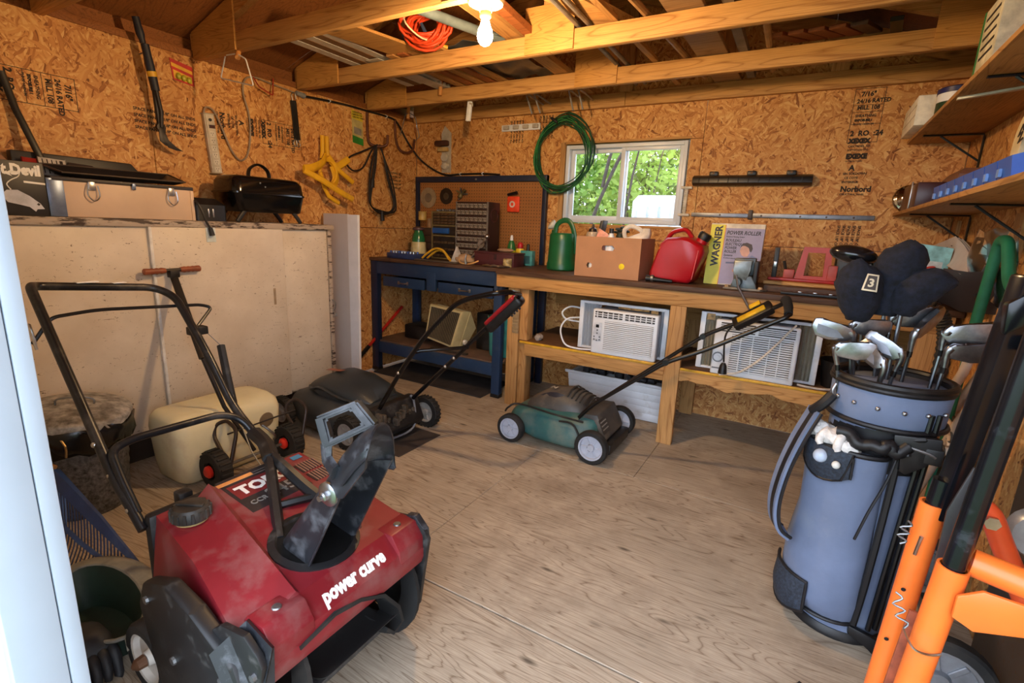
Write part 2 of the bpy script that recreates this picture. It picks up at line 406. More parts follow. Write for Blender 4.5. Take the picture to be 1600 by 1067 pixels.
# ---------------------------------------------------------------- roof and trusses
ce = thing('ceiling', 'underside of the roof in brown plywood sheets', None, (0, 0, 2.2), kind='structure')
RX = -1.265; SL = .316
def zr(x): return 2.272+SL*(x-XL) if x <= RX else 2.272+SL*(XR-x)     # underside of the sheathing
th = math.atan(SL)
for side in (-1, 1):
    for y0, y1 in ((-.1, 1.2), (1.2, 2.42), (2.42, YB+.3)):
        for s0, s1 in ((-.3, .75), (.75, 2.04)):
            bm = B()
            for xs in ((s0, s1),):
                e = XL if side < 0 else XR; dx = 1 if side < 0 else -1
                pts = []
                for s in xs: pts.append((e+dx*s*math.cos(th), 2.272+s*math.sin(th)))
                n_ = (-dx*math.sin(th)*.015, math.cos(th)*.015)
                (ax, az), (cx, cz) = pts
                vs = [bm.verts.new(p) for y in (y0+.002, y1-.002) for p in ((ax, y, az), (cx-dx*.003, y, cz), (cx-dx*.003+n_[0], y, cz+n_[1]), (ax+n_[0], y, az+n_[1]))]
                for q in ((0, 1, 2, 3), (7, 6, 5, 4), (0, 4, 5, 1), (1, 5, 6, 2), (2, 6, 7, 3), (3, 7, 4, 0)): bm.faces.new([vs[i] for i in q])
            obj('roof_sheet', bm, ROOFPLY, ce, 0)
TY = [3.12, 2.48, 1.80, 1.10, .52]
tn = ['truss third behind, nearest the back wall', 'truss just behind the bulb', 'truss that carries the bulb', 'truss over the doorway side', 'front truss above the doorway']
YX = Matrix(((1, 0, 0, 0), (0, 0, -1, 0), (0, 1, 0, 0), (0, 0, 0, 1)))
def zplane(y): return T(0, y, 0) @ YX      # local xy -> world xz, extruded toward -y
def truss(y, lab, gus=True, yb=None):
    t = thing('roof_truss', lab, None, (RX, y, 2.13), kind='structure')
    a, c = y-.019, y+.019
    sag = .004
    obj('bottom_chord', b2(B(), (XL-.01, a, 2.13), (RX, c, 2.222), .003), FIR, t)
    obj('bottom_chord', b2(B(), (RX+.002, a, 2.13), (XR+.01, c, 2.222), .003), FIR, t)
    for s in (-1, 1):
        e = XL-.02 if s < 0 else XR+.02
        z0 = zr(XL)-.02*SL-.002
        poly = [(e, z0), (RX, zr(RX)-.002), (RX, zr(RX)-.095), (e, z0-.095)]
        obj('top_chord', pr(B(), poly, .036, zplane(c-.001)), FIR, t)
    obj('king_post', b2(B(), (RX-.045, a+.002, 2.222), (RX+.045, c-.002, zr(RX)-.09), .003), FIR_Z, t)
    if gus:
        obj('gusset', b2(B(), (-1.405, a-.010, 2.132), (-1.135, a, 2.345), .001), PLYZ, t)
        for s in (-1, 1):
            if s < 0: poly = [(XL+.01, 2.132), (-2.78, 2.132), (-2.78, zr(-2.78)-.01), (XL+.01, zr(XL)-.005)]
            else: poly = [(XR-.01, 2.132), (.345, 2.132), (.345, zr(.345)-.01), (XR-.01, zr(XR)-.005)]
            obj('gusset', pr(B(), poly, .010, zplane(a)), PLYZ, t)
    return t
TLAB = ['long fir roof truss nearest the back wall', 'fir roof truss just behind the light bulb', 'fir roof truss that the light bulb hangs from', 'fir roof truss nearer than the light bulb', 'fir roof truss right above the doorway']
for y, l_ in zip(TY, TLAB): truss(y, l_)
# end truss on the back wall: two chords only
t = thing('roof_truss', 'dark end truss lying on top of the back wall', None, (RX, YB-.02, 2.13), kind='structure')
obj('bottom_chord', b2(B(), (XL, YB-.04, 2.132), (RX, YB-.002, 2.225), .003), FIR, t)
obj('bottom_chord', b2(B(), (RX+.002, YB-.04, 2.132), (XR, YB-.002, 2.225), .003), FIR, t)
for s in (-1, 1):
    e = XL if s < 0 else XR
    obj('top_chord', pr(B(), [(e, 2.268), (RX, zr(RX)-.002), (RX, zr(RX)-.095), (e, 2.173)], .036, zplane(YB-.003)), FIR, t)
for x in (-2.6, -2.0, RX, -.6, 0.0): obj('gable_stud', b2(B(), (x-.045, YB-.036, 2.225), (x+.045, YB-.004, zr(x)-.07), .002), FIR_Z, t)
# top plates along the side walls
for nm, x0, x1, l_ in (('trim_1', XL-.085, XL-.002, 'top plate along the left wall'), ('trim_2', XR+.002, XR+.085, 'top plate along the right wall')):
    o = obj(nm, b2(B(), (x0, YF, ZT), (x1, YB, ZT+.038), .003), ROOFPLY, None, label=l_, loc=(x0, 1.9, ZT), kind='structure')
for x0, x1, nm, l_ in ((XL-.085, XL-.07, 'trim_3', 'board added to keep daylight out at the left eave'), (XR+.07, XR+.085, 'trim_4', 'board added to keep daylight out at the right eave')):
    obj(nm, b2(B(), (x0, YF, ZT+.038), (x1, YB+.05, 2.32)), ROOFPLY, None, label=l_, loc=(x0, 1.9, ZT), kind='structure')  # added to stop daylight leaking in between wall top and roof
# mill stamps printed on the boards
def stamp(par, M, long=True):
    """M: local x = reading direction, y = up of the letters, origin top-left; strip .14 wide and .8 long"""
    rows = [('7/16"', .030, .045), ('24/16 RATED', .026, .012), ('MILL 108', .026, .026), None, ('SHEATHING', .017, .02), ('EXPOSURE 1', .014, .02), ('PS 2-92  HUD-UM', .012, .012), None,
            ('2  RO  :24', .034, .0), ('XEXEX', .030, .0), ('CAN PANEL 325', .014, 0), ('SOFTWOOD STD', .012, 0), ('EXEXE', .032, 0), ('O-2 NON TOXIC', .010, 0), ('A', .038, .05), ('SIN SOKDOWN', .015, 0), ('CE COTE', .015, .02), ('ENTERIEUR', .015, 0), ('Norbord', .038, 0), ('STRUCTURAL PANEL', .012, 0)]
    y = -.01; pieces = []
    for r in rows:
        if r is None: y -= .014; continue
        s, sz, ind = r; y -= sz*1.06
        o = text(s, sz*1.15, M @ T(.006+ind*.5, y, 0), INK, par, 'mill_stamp', bold=.045 if 'EX' not in s else .09, ext=.0002, squash=.95)
        y -= .008
    bm = B()
    for (x0, y0, x1, y1) in ((-.004, 0, .144, -.003), (-.004, -.29, .144, -.293), (-.004, 0, -.001, -.293), (.141, 0, .144, -.293), (0, -.088, .141, -.0905), (0, -.125, .141, -.1275), (0, -.19, .141, -.1925)):
        b2(bm, (x0, y0, 0), (x1, y1, .0003))
    bmesh.ops.transform(bm, matrix=M, verts=bm.verts[:]); obj('mill_stamp', bm, INK, par, 0)
stamp(wb, T(.100, YB-.0003, 2.128) @ YX)
SIDE = Matrix(((0, 0, 1, 0), (0, 1, 0, 0), (-1, 0, 0, 0), (0, 0, 0, 1)))   # reading downward, letters' tops toward +y, on the left wall
stamp(wl, T(XL+.0003, 2.47, 1.885) @ SIDE); stamp(wl, T(XL+.0003, 1.20, 1.88) @ SIDE)
for xx, zz in ((-1.96+.0, 2.12), (-2.22, 2.10), (.115, 1.365)):
    for i in range(5): text('SPACE 1/8" ON ALL', .02, T(xx+.012+i*.026, YB-.0003, zz) @ YX @ R(-PI/2), INK, wb, 'mill_stamp', ext=.0002, bold=.04)
for i in range(4): text('SPACE PANELS 1/8" ON ALL ENDS', .021, T(XL+.0003, 1.72-i*.0, 1.80-i*.031) @ Matrix(((0, 0, 1, 0), (1, 0, 0, 0), (0, 1, 0, 0), (0, 0, 0, 1))) @ T(-.28, 0, 0), INK, wl, 'mill_stamp', ext=.0002, bold=.04)
for i in range(5): text('SPACE PANELS 1/8"', .019, T(XL+.0003, 3.32, 1.56+i*.03) @ Matrix(((0, 0, 1, 0), (1, 0, 0, 0), (0, 1, 0, 0), (0, 0, 0, 1))), INK, wl, 'mill_stamp', ext=.0002, bold=.04)
# ---------------------------------------------------------------- outdoors
tag(obj('ground', bx(B(), (0, 6, -.16), (60, 60, .1)), mat('lawn', (74, 92, 44), .9, var=.3, scale=3), None), kind='structure', label='grassy ground outside the shed')
# ================================================================ furniture along the walls
CREAM = None
b = NB('chipped_cream_paint'); co = b.co()
ch = b.noise(b.co(scale=(1, 1.0, 1.6)), 38, 5, .8); ch = b.ramp(ch, [(.615, (0, 0, 0, 1)), (.645, (1, 1, 1, 1))])
sc = b.ramp(b.noise(b.co(scale=(1, .9, 14)), 7, 4, .75), [(.665, (0, 0, 0, 1)), (.685, (1, 1, 1, 1))])
ch = b.math('MAXIMUM', ch, sc)
zone = b.ramp(b.noise(co, 2.2, 3), [(.38, (0, 0, 0, 1)), (.55, (1, 1, 1, 1))])
ch = b.math('MULTIPLY', ch, zone)
st = b.noise(co, 5, 4); base = b.ramp(st, [(.3, (196, 180, 158)), (.7, (212, 198, 178))])
CREAM = b.fin(b.mix(ch, base, (84, 62, 46)), .45)
b = NB('worn_edge_paint'); co = b.co()
ch = b.ramp(b.noise(b.co(scale=(1, .25, 1.5)), 30, 5, .7), [(.52, (0, 0, 0, 1)), (.58, (1, 1, 1, 1))])
WORN = b.fin(b.mix(ch, (168, 152, 136), (58, 42, 32)), .6)
cab = thing('storage_cabinet', 'long low cream cabinet with chipped sliding doors along the left wall', 'cabinet', (-3.0, 1.35, 0))
CX, CF = -3.185, -2.80
bm = B(); b2(bm, (CX, .30, .14), (CX+.012, 2.36, 1.20)); b2(bm, (CX, .30, .14), (CF-.03, .318, 1.20)); b2(bm, (CX, .30, .14), (CF-.03, 2.36, .16)); obj('carcass', bm, CREAM, cab)
obj('side_panel', b2(B(), (CX, 2.345, .10), (CF-.004, 2.363, 1.203), .002), CREAM, cab)
obj('base', b2(B(), (CX+.02, .32, 0), (CF-.07, 2.30, .14)), mat('dark_base', (52, 40, 32), .8), cab)
obj('top', b2(B(), (CX, .28, 1.218), (CF+.006, 2.385, 1.238), .004), WORN, cab)
obj('top_trim', b2(B(), (CF-.02, .28, 1.203), (CF+.014, 2.385, 1.232), .004), WORN, cab)
obj('sliding_door', b2(B(), (CF-.016, .32, .155), (CF-.004, 1.268, 1.203), .002), CREAM, cab)
d = obj('sliding_door', b2(B(), (CF-.002, 1.27, .15), (CF+.012, 1.995, 1.203), .002), CREAM, cab)
obj('finger_pull', b2(B(), (CF+.0118, 1.908, .750), (CF+.0128, 1.924, .850), .0005), mat('pull_brown', (150, 128, 100), .6), d)
obj('sliding_door', b2(B(), (CF-.020, 1.99, .155), (CF-.008, 2.338, 1.203), .002), CREAM, cab)
obj('corner_trim', b2(B(), (CF-.012, 2.340, .10), (CF+.006, 2.366, 1.204), .003), WORN, cab)
obj('seam_trim', b2(B(), (CF-.004, 1.262, .15), (CF+.014, 1.276, 1.204), .003), mat('pale_trim', (206, 204, 198), .5), cab)
bm = B(); tb(bm, [(CF+.008, 2.353, .735), (CF+.035, 2.353, .715), (CF+.03, 2.353, .68), (CF+.02, 2.353, .66), (CF+.04, 2.353, .63), (CF+.01, 2.353, .615)], .006, 6, 4)
obj('hook_latch', bm, STEEL, cab)
bm = B(); b2(bm, (CF+.012, 1.535, 1.13), (CF+.016, 1.585, 1.205), .001); obj('outlet_plate', bm, mat('plate_pale', (196, 204, 200), .4), cab)
# ---- white panel leaning between cabinet and blue bench
LAM = mat('laminate_grey', (196, 190, 188), .35, var=.03, scale=3)
t = thing('leaning_panel', 'tall pale laminate panel standing between cabinet and blue workbench', 'panel', (-2.95, 2.56, 0))
bm = B(); pr(bm, [(-3.128, 0), (-2.88, 0), (-2.875, 1.317), (-3.128, 1.317)], .018, zplane(2.60)); obj('face', bm, LAM, t)
bm = B(); pr(bm, [(-2.88, 0), (-2.80, 0), (-2.775, 1.313), (-2.875, 1.313)], .02, zplane(2.603)); obj('edge_band', bm, mat('laminate_edge', (226, 228, 234), .3, var=.02), t)
# ---- red pole
t = thing('long_handled_tool', 'red handled yard tool leaning on the left wall beside the blue workbench', 'tool', (-3.14, 2.9, .1))
bm = B(); tb(bm, [(-3.15, 3.44, .52), (-3.15, 3.02, .225)], [.014, .013], 10); obj('handle', bm, mat('red_lacquer', (168, 30, 22), .35), t)
bm = B(); tb(bm, [(-3.15, 3.02, .225), (-3.15, 2.90, .14), (-3.15, 2.70, 0.012)], [.017, .017, .015], 10); obj('socket', bm, BLACKPAINT, t)
# ---- navy workbench
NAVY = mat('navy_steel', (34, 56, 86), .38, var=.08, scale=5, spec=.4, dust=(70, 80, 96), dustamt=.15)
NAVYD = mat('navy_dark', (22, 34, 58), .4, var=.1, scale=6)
wbch = thing('workbench', 'navy steel workbench with two drawers and pegboard back', 'workbench', (-2.52, 3.4, 0))
x0, x1, y0, y1 = -3.178, -1.872, 3.09, 3.66
for lx in (x0, x1-.07):
    for ly in (y0, y1-.05):
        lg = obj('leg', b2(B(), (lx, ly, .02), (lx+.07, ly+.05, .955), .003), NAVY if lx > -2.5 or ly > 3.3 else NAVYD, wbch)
        obj('foot', b2(B(), (lx-.003, ly-.003, 0), (lx+.073, ly+.053, .03), .004), BLACKPL, lg)
        if lx > -2.5 and ly < 3.3:
            for z in (.93, .885, .845): obj('bolt', lt(B(), [(.006, 0), (.005, .003), (.0, .004)], 8, T(lx+.045, ly, z) @ R(PI/2, 'X')), NAVYD, lg)
obj('apron', b2(B(), (x0+.07, y0+.004, .848), (x1-.07, y0+.02, .953), .002), NAVY, wbch)
obj('divider', b2(B(), (-2.575, y0+.001, .755), (-2.485, y0+.03, .90), .002), NAVY, wbch)
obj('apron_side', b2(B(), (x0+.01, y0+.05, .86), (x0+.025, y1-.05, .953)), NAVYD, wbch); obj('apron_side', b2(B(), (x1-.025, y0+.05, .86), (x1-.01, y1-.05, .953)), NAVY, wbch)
obj('worktop', b2(B(), (x0-.005, y0-.012, .955), (x1+.004, y1+.02, .980), .004), DARKWOOD, wbch)
for dx0, dx1 in ((-3.045, -2.60), (-2.462, -1.955)):
    dr = obj('drawer', b2(B(), (dx0, y0+.006, .752), (dx1, y0+.016, .832), .002), NAVY, wbch)
    bm = B(); b2(bm, (dx0+.01, y0+.02, .755), (dx1-.01, y0+.42, .76)); b2(bm, (dx0+.01, y0+.02, .755), (dx0+.02, y0+.42, .82)); b2(bm, (dx1-.02, y0+.02, .755), (dx1-.01, y0+.42, .82)); b2(bm, (dx0+.01, y0+.41, .755), (dx1-.01, y0+.42, .82)); obj('drawer_box', bm, NAVYD, dr)
    cx = (dx0+dx1)/2; bm = B(); tb(bm, [(cx-.045, y0+.006, .79), (cx-.035, y0-.018, .79), (cx+.035, y0-.018, .79), (cx+.045, y0+.006, .79)], .006, 8)
    for s in (-1, 1): b2(bm, (cx+s*.048-.010, y0+.002, .776), (cx+s*.048+.010, y0+.006, .804), .002)
    obj('pull', bm, STEEL, dr)
obj('shelf', b2(B(), (x0+.01, y0+.02, .262), (x1-.01, y1-.01, .275), .002), mat('shelf_brown', (96, 74, 60), .6, var=.2, scale=6), wbch)
obj('shelf_beam', b2(B(), (x0+.07, y0+.01, .165), (x1-.07, y0+.028, .262), .002), NAVY, wbch)
obj('shelf_beam', b2(B(), (x0+.07, y1-.03, .165), (x1-.07, y1-.012, .262), .002), NAVY, wbch)
# pegboard
b = NB('pegboard'); tc = b.co(); spx = b.n('SeparateXYZ'); b.l(tc, spx.inputs[0])
def cell(o): return b.math('SUBTRACT', b.math('FRACT', b.math('MULTIPLY', o, 1/.0254)), .5)
r2 = b.math('ADD', b.math('POWER', cell(spx.outputs[0]), 2), b.math('POWER', cell(spx.outputs[2]), 2))
hole = b.math('LESS_THAN', r2, .022)
PEG = b.fin(b.mix(hole, b.ramp(b.noise(tc, 5), [(.3, (146, 94, 46)), (.7, (160, 106, 54))]), (40, 24, 12)), .6)
obj('pegboard', b2(B(), (-3.13, YB-.022, .98), (-1.86, YB-.016, 1.642)), PEG, wbch)
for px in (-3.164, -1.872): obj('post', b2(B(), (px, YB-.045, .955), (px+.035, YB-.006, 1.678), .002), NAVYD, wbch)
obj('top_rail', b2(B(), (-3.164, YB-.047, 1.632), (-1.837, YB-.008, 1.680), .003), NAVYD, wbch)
bm = B(); sp(bm, (-2.50, YB-.05, 1.652), .009); obj('rail_button', bm, STEEL, wbch)
# ---- wooden bench
wd = thing('timber_bench', 'long fir framed workbench with dark top under the window', 'workbench', (-.6, 3.35, 0))
obj('worktop', b2(B(), (-1.866, 2.985, .952), (XR-.005, YB-.004, .984), .004), DARKWOOD, wd)
obj('apron', b2(B(), (-1.866, 3.0, .864), (XR-.03, 3.038, .952), .003), FIR, wd)
obj('leg', b2(B(), (-1.782, 3.03, 0), (-1.69, 3.068, .90), .003), FIR_Z, wd)
obj('leg', b2(B(), (-1.686, 3.04, 0), (-1.625, 3.13, .864), .003), FIR_Z, wd)
obj('leg', b2(B(), (-.655, 3.0, 0), (-.563, 3.038, .864), .003), FIR_Z, wd)
obj('leg', b2(B(), (.50, 3.0, 0), (.59, 3.038, .864), .003), FIR_Z, wd)
obj('leg', b2(B(), (-1.845, 3.62, 0), (-1.79, 3.66, .95), .003), NAVYD, wd, label='dark steel rear leg')
for lx in (-.655, .50): obj('leg', b2(B(), (lx, 3.64, 0), (lx+.09, 3.685, .95), .003), FIR_Z, wd)
obj('shelf_rail', b2(B(), (-1.624, 3.005, .400), (-.656, 3.043, .487), .003), FIR, wd)
bm = B(); ps = []
rn = random.Random(3)
n_ = 22
for i in range(n_+1): ps.append((-.562+i*(1.2/n_), .415+.012*math.sin(i*.9)+.008*math.sin(i*2.3)-.01*(i > 12)))
pr(bm, ps+[(.638, .484), (-.562, .484)], .038, zplane(3.043)); obj('shelf_rail', bm, FIR, wd, label='wavy edged shelf rail')
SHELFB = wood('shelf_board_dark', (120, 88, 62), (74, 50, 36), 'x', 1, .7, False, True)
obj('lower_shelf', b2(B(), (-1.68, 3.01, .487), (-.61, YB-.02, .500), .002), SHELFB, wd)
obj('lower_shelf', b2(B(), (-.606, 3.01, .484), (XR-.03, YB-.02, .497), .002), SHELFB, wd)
YELW = mat('yellow_edge', (206, 158, 40), .5, var=.15)
obj('yellow_strip', b2(B(), (-1.66, 3.0, .486), (-.658, 3.012, .5015), .001), YELW, wd)
obj('yellow_strip', b2(B(), (-.56, 3.0, .484), (.60, 3.012, .4985), .001), YELW, wd)
obj('cross_brace', b2(B(), (-1.68, 3.60, .70), (XR-.03, 3.64, .79), .003), FIR, wd)
# ---- window air conditioners
ACW = mat('ac_white', (214, 220, 228), .4, var=.025, scale=6, dust=(180, 172, 158), dustamt=.1)
ACD = mat('ac_dark', (46, 48, 54), .6)
FOIL = mat('gold_tape', (150, 116, 66), .35, var=.35, scale=40)
PLEAT = mat('pleat_cream', (196, 190, 170), .55, var=.05)
def ac(name, label, fx0, fx1, z0, z1, yf, gx0, gx1, gz0, gz1, style):
    t = thing(name, label, 'air conditioner', ((fx0+fx1)/2, yf+.2, z0), 0)
    wdt = fx1-fx0; hgt = z1-z0
    obj('case', b2(B(), (fx0+.008, yf+.03, z0+.004), (fx1-.008, yf+.36, z1-.006), .006), mat('ac_grey_case', (150, 156, 166), .45), t)
    f = obj('front_panel', bx(B(), ((fx0+fx1)/2, yf+.022, (z0+z1)/2), (wdt, .044, hgt), .010, seg=3), ACW, t)
    if style == 1:
        gx, gw, ga, gb = fx0+wdt*.20, wdt*.74, z0+hgt*.10, z0+hgt*.76; nsl = 16
        oz0, oz1 = z0+hgt*.82, z0+hgt*.955; ox0, ox1 = fx0+wdt*.04, fx1-wdt*.05
    else:
        gx, gw, ga, gb = fx0+wdt*.22, wdt*.72, z0+hgt*.10, z0+hgt*.77; nsl = 17
        oz0, oz1 = z0+hgt*.80, z0+hgt*.96; ox0, ox1 = fx0+wdt*.07, fx1-wdt*.05
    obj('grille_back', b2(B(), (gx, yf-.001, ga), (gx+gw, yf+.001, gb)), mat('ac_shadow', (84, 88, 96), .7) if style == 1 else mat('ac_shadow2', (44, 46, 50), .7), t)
    first = None; st = (gb-ga)/nsl
    for i in range(nsl):
        z = ga+st*(i+.5)
        if first is None:
            bm = B(); bx(bm, (gx+gw/2, yf-.003, z), (gw, .008, st*(.70 if style == 1 else .58)), .001, seg=1); first = obj('louver', bm, ACW, t)
        else: inst(first, 'louver', T(0, 0, st*i), t)
    if style == 2:
        for k in (.16, .36, .62, .80): obj('grille_rib', b2(B(), (gx+gw*k-.0025, yf-.010, ga), (gx+gw*k+.0025, yf-.003, gb)), ACW, t)
    o = obj('air_outlet', b2(B(), (ox0, yf-.0015, oz0), (ox1, yf+.002, oz1), .001), ACD, t)
    bm = B()
    for i in range(11):
        x = ox0+(ox1-ox0)*(i+.5)/11
        if style == 1: b2(bm, (x-.003, yf-.008, oz0+.003), (x+.003, yf-.0005, oz1-.003))
    for k in range(2 if style == 1 else 4):
        z = oz0+(oz1-oz0)*(k+1)/(3 if style == 1 else 5); b2(bm, (ox0, yf-.006, z-.0025), (ox1, yf-.001, z+.0025))
    b2(bm, ((ox0+ox1)/2-.008, yf-.009, oz0), ((ox0+ox1)/2+.008, yf-.001, oz1)); obj('outlet_vanes', bm, ACW, o)
    # window curtains (accordion) with rails
    yb = yf+.115
    for a, c in ((gx0, fx0+.012), (fx1-.012, gx1)):
        bm = B(); n = max(4, int((c-a)/.009)); ps = []
        for i in range(n+1): ps.append((a+(c-a)*i/n, yb+(.008 if i % 2 else -.008)))
        vs = [[bm.verts.new((x, y, z)) for x, y in ps] for z in (gz0+.012, gz1-.012)]
        for i in range(n): bm.faces.new((vs[0][i], vs[0][i+1], vs[1][i+1], vs[1][i]))
        r = bmesh.ops.solidify(bm, geom=bm.faces[:], thickness=.0015)
        obj('accordion_panel', bm, ACW if style == 1 else PLEAT, t, 20)
        xx = gx0 if a == gx0 else gx1-.03
        obj('side_rail', b2(B(), (xx, yb-.022, gz0), (xx+.03, yb+.022, gz1), .004), ACW, t)
    obj('top_rail', b2(B(), (gx0+.005, yb-.018, gz1-.018), (gx1-.005, yb+.02, gz1), .003), ACW, t)
    obj('bottom_rail', b2(B(), (gx0+.005, yb-.018, gz0), (gx1-.005, yb+.02, gz0+.014), .003), ACW, t)
    return t, f
a1, f1 = ac('window_air_conditioner', 'white window air conditioner with button panel on the left bench shelf', -1.133, -.715, .502, .790, 3.0, -1.262, -.678, .502, .822, 1)
obj('tape', b2(B(), (-1.00, 3.098, .792), (-.80, 3.10, .822)), FOIL, a1); obj('tape', b2(B(), (-.79, 3.098, .785), (-.745, 3.10, .823)), FOIL, a1)
p = obj('control_panel', b2(B(), (-1.122, 2.997, .585), (-1.066, 3.001, .705), .002), mat('panel_grey', (190, 196, 206), .4), a1)
obj('display', b2(B(), (-1.105, 2.995, .672), (-1.084, 2.998, .692), .001), mat('display_black', (12, 14, 20), .2), p)
for bx_, bz_ in ((-1.094, .655), (-1.094, .635), (-1.112, .612), (-1.076, .612), (-1.112, .594), (-1.076, .594), (-1.094, .588)):
    bm = B(); lt(bm, [(.0055, 0), (.0045, .003)], 8, T(bx_, 2.997, bz_) @ R(PI/2, 'X')); obj('button', bm, mat('btn_grey', (92, 98, 108), .5), p)
bm = B(); tb(bm, [(-1.262, 3.13, .76), (-1.34, 3.12, .765), (-1.39, 3.10, .725), (-1.36, 3.1, .68), (-1.27, 3.12, .67)], .006, 8, 5); obj('cord', bm, WHITEPL, a1)
bm = B(); tb(bm, [(-1.262, 3.12, .70), (-1.33, 3.05, .69), (-1.36, 3.02, .62), (-1.32, 3.01, .53), (-1.24, 3.02, .508), (-1.14, 3.05, .508)], .006, 8, 5); obj('cord', bm, WHITEPL, a1)
a2, f2 = ac('window_air_conditioner', 'white window air conditioner with a round knob on the right bench shelf', -.395, .028, .499, .815, 3.0, -.493, .132, .500, .838, 2)
obj('tape', b2(B(), (-.46, 3.095, .792), (-.415, 3.10, .83)), FOIL, a2)
bm = B(); lt(bm, [(.022, 0), (.022, .004), (.013, .006), (.012, .016), (.0, .017)], 18, T(-.362, 3.0, .60) @ R(PI/2, 'X')); k = obj('knob', bm, ACW, a2)
bm = B(); lt(bm, [(.030, 0), (.030, .001)], 18, T(-.362, 3.0, .60) @ R(PI/2, 'X')); obj('knob_ring', bm, mat('ring_grey', (120, 126, 134), .5), a2)
bm = B(); b2(bm, (-.388, 2.999, .532), (-.345, 3.0005, .540)); obj('badge', bm, mat('badge_grey', (96, 100, 108), .4), a2)
bm = B(); tb(bm, [(.0, 3.02, .826), (-.03, 2.985, .79), (-.09, 2.975, .70), (-.15, 2.975, .62), (-.24, 2.98, .535), (-.34, 2.985, .503)], .0055, 8, 6); obj('cord', bm, mat('cord_beige', (206, 196, 182), .5), a2)
bm = B(); tb(bm, [(.05, 3.04, .505), (.10, 3.03, .503), (.18, 3.04, .503), (.26, 3.10, .508)], .006, 8, 5); obj('cord', bm, mat('cord_beige', (206, 196, 182), .5), a2)
# ---- things on and under the shelves
t = thing('planter_bin', 'long white slatted plastic bin on the floor under the bench', 'bin', (-1.1, 3.4, 0))
bm = B(); yy = 3.30; lo(bm, [[(-1.37, yy+.01, .004), (-.70, yy+.01, .004), (-.70, yy+.22, .004), (-1.37, yy+.22, .004)], [(-1.395, yy-.02, .262), (-.67, yy-.02, .262), (-.67, yy+.25, .262), (-1.395, yy+.25, .262)], [(-1.375, yy, .262), (-.69, yy, .262), (-.69, yy+.23, .262), (-1.375, yy+.23, .262)], [(-1.355, yy+.025, .03), (-.715, yy+.025, .03), (-.715, yy+.205, .03), (-1.355, yy+.205, .03)]]); obj('tub', bm, WHITEPL, t)
obj('rim', b2(B(), (-1.415, yy-.035, .258), (-.655, yy-.018, .280), .004), WHITEPL, t)
for i in range(5): obj('slat', pr(B(), [(-1.372-.0045*i, .012+.049*i), (-.698+.0045*i, .012+.049*i), (-.694+.0045*i, .055+.049*i), (-1.376-.0045*i, .055+.049*i)], .006, zplane(yy+.008-.006*i), .002), WHITEPL, t)
t2 = thing('junk_pile', 'dark jumble of small parts showing over the white bin', 'parts', (-1.1, 3.4, .2))
bm = B(); rn = random.Random(5)
for i in range(14): bx(bm, (rn.uniform(-1.3, -.75), rn.uniform(3.36, 3.48), .265), (rn.uniform(.03, .08), .04, rn.uniform(.02, .05)), .006, None)
tag(obj('loose_parts', jit(bm, .006), mat('dark_clutter', (46, 48, 54), .6, var=.5, scale=30), t2), kind='stuff')
one('floor_mat', jit(b2(B(), (-3.1, 3.02, .001), (-1.99, 3.46, .010), .003), .004, 4), mat('black_mat', (44, 40, 40), .85, var=.3, scale=6), 'thin black rubber mat on the floor under the navy workbench', 'mat', (-2.5, 3.2, 0))
one('bucket', lt(lt(B(), [(.098, 0), (.104, .02), (.118, .30), (.124, .302), (.124, .315), (.112, .315), (.10, .02), (0, .02)], 24, T(-1.995, 3.33, .277), cap=False), [(.098, 0), (0, .0)], 24, T(-1.995, 3.33, .277), cap=False), mat('teal_plastic', (64, 150, 150), .45), 'teal plastic bucket on the lower shelf of the navy workbench', 'bucket', (-1.995, 3.33, .277))
# heater
HB = mat('heater_beige', (196, 180, 132), .45, var=.05)
t = thing('portable_heater', 'beige wedge shaped portable heater with a dark slatted face', 'heater', (-2.42, 3.28, .277))
TL, TRr, BL, BR = Vector((-2.60, 3.17, .640)), Vector((-2.275, 3.175, .612)), Vector((-2.655, 3.165, .352)), Vector((-2.375, 3.17, .30))
dep = Vector((.03, .17, -.02))
def ring(k, ins):
    c = (TL+TRr+BL+BR)/4; out = []
    for p in (BL, BR, TRr, TL): out.append(c+(p-c)*ins+dep*k)
    return out
bm = B(); lo(bm, [ring(0, .97), ring(.06, 1.0), ring(.5, .97)]);
# wedge back
bt = [BL+dep*.5, BR+dep*.5, TRr+dep*.5, TL+dep*.5]
lo(bm, [[(BL+dep*.5), (BR+dep*.5), (TRr+dep*.5), (TL+dep*.5)], [BL+dep*1.15+Vector((0, 0, .06)), BR+dep*1.15+Vector((0, 0, .06)), BR*.45+TRr*.55+dep*1.2, BL*.45+TL*.55+dep*1.2]]); obj('body', bm, HB, t, 50)
fr = B(); c = (TL+TRr+BL+BR)/4
nrm = (BR-BL).cross(TL-BL).normalized()
lo(fr, [[c+(p-c)*.86+nrm*.006 for p in (BL, BR, TRr, TL)], [c+(p-c)*.86-nrm*.0 for p in (BL, BR, TRr, TL)]]); obj('grille_back', fr, mat('heater_dark', (44, 38, 32), .5), t)
for i in range(17):
    u = .09+.82*i/16; p0 = BL.lerp(BR, u).lerp(TL.lerp(TRr, u), .08)+nrm*.010; p1 = BL.lerp(BR, u).lerp(TL.lerp(TRr, u), .92)+nrm*.010
    obj('slat', tb(B(), [p0, p1], .003, 4), mat('heater_slat', (126, 112, 84), .4, .3), t)
bm = B(); lt(bm, [(.022, 0), (.02, .02), (0, .022)], 14, T(-2.315, 3.255, .345) @ R(PI/2, 'Y')); obj('knob', bm, mat('knob_white', (210, 204, 190), .4), t)
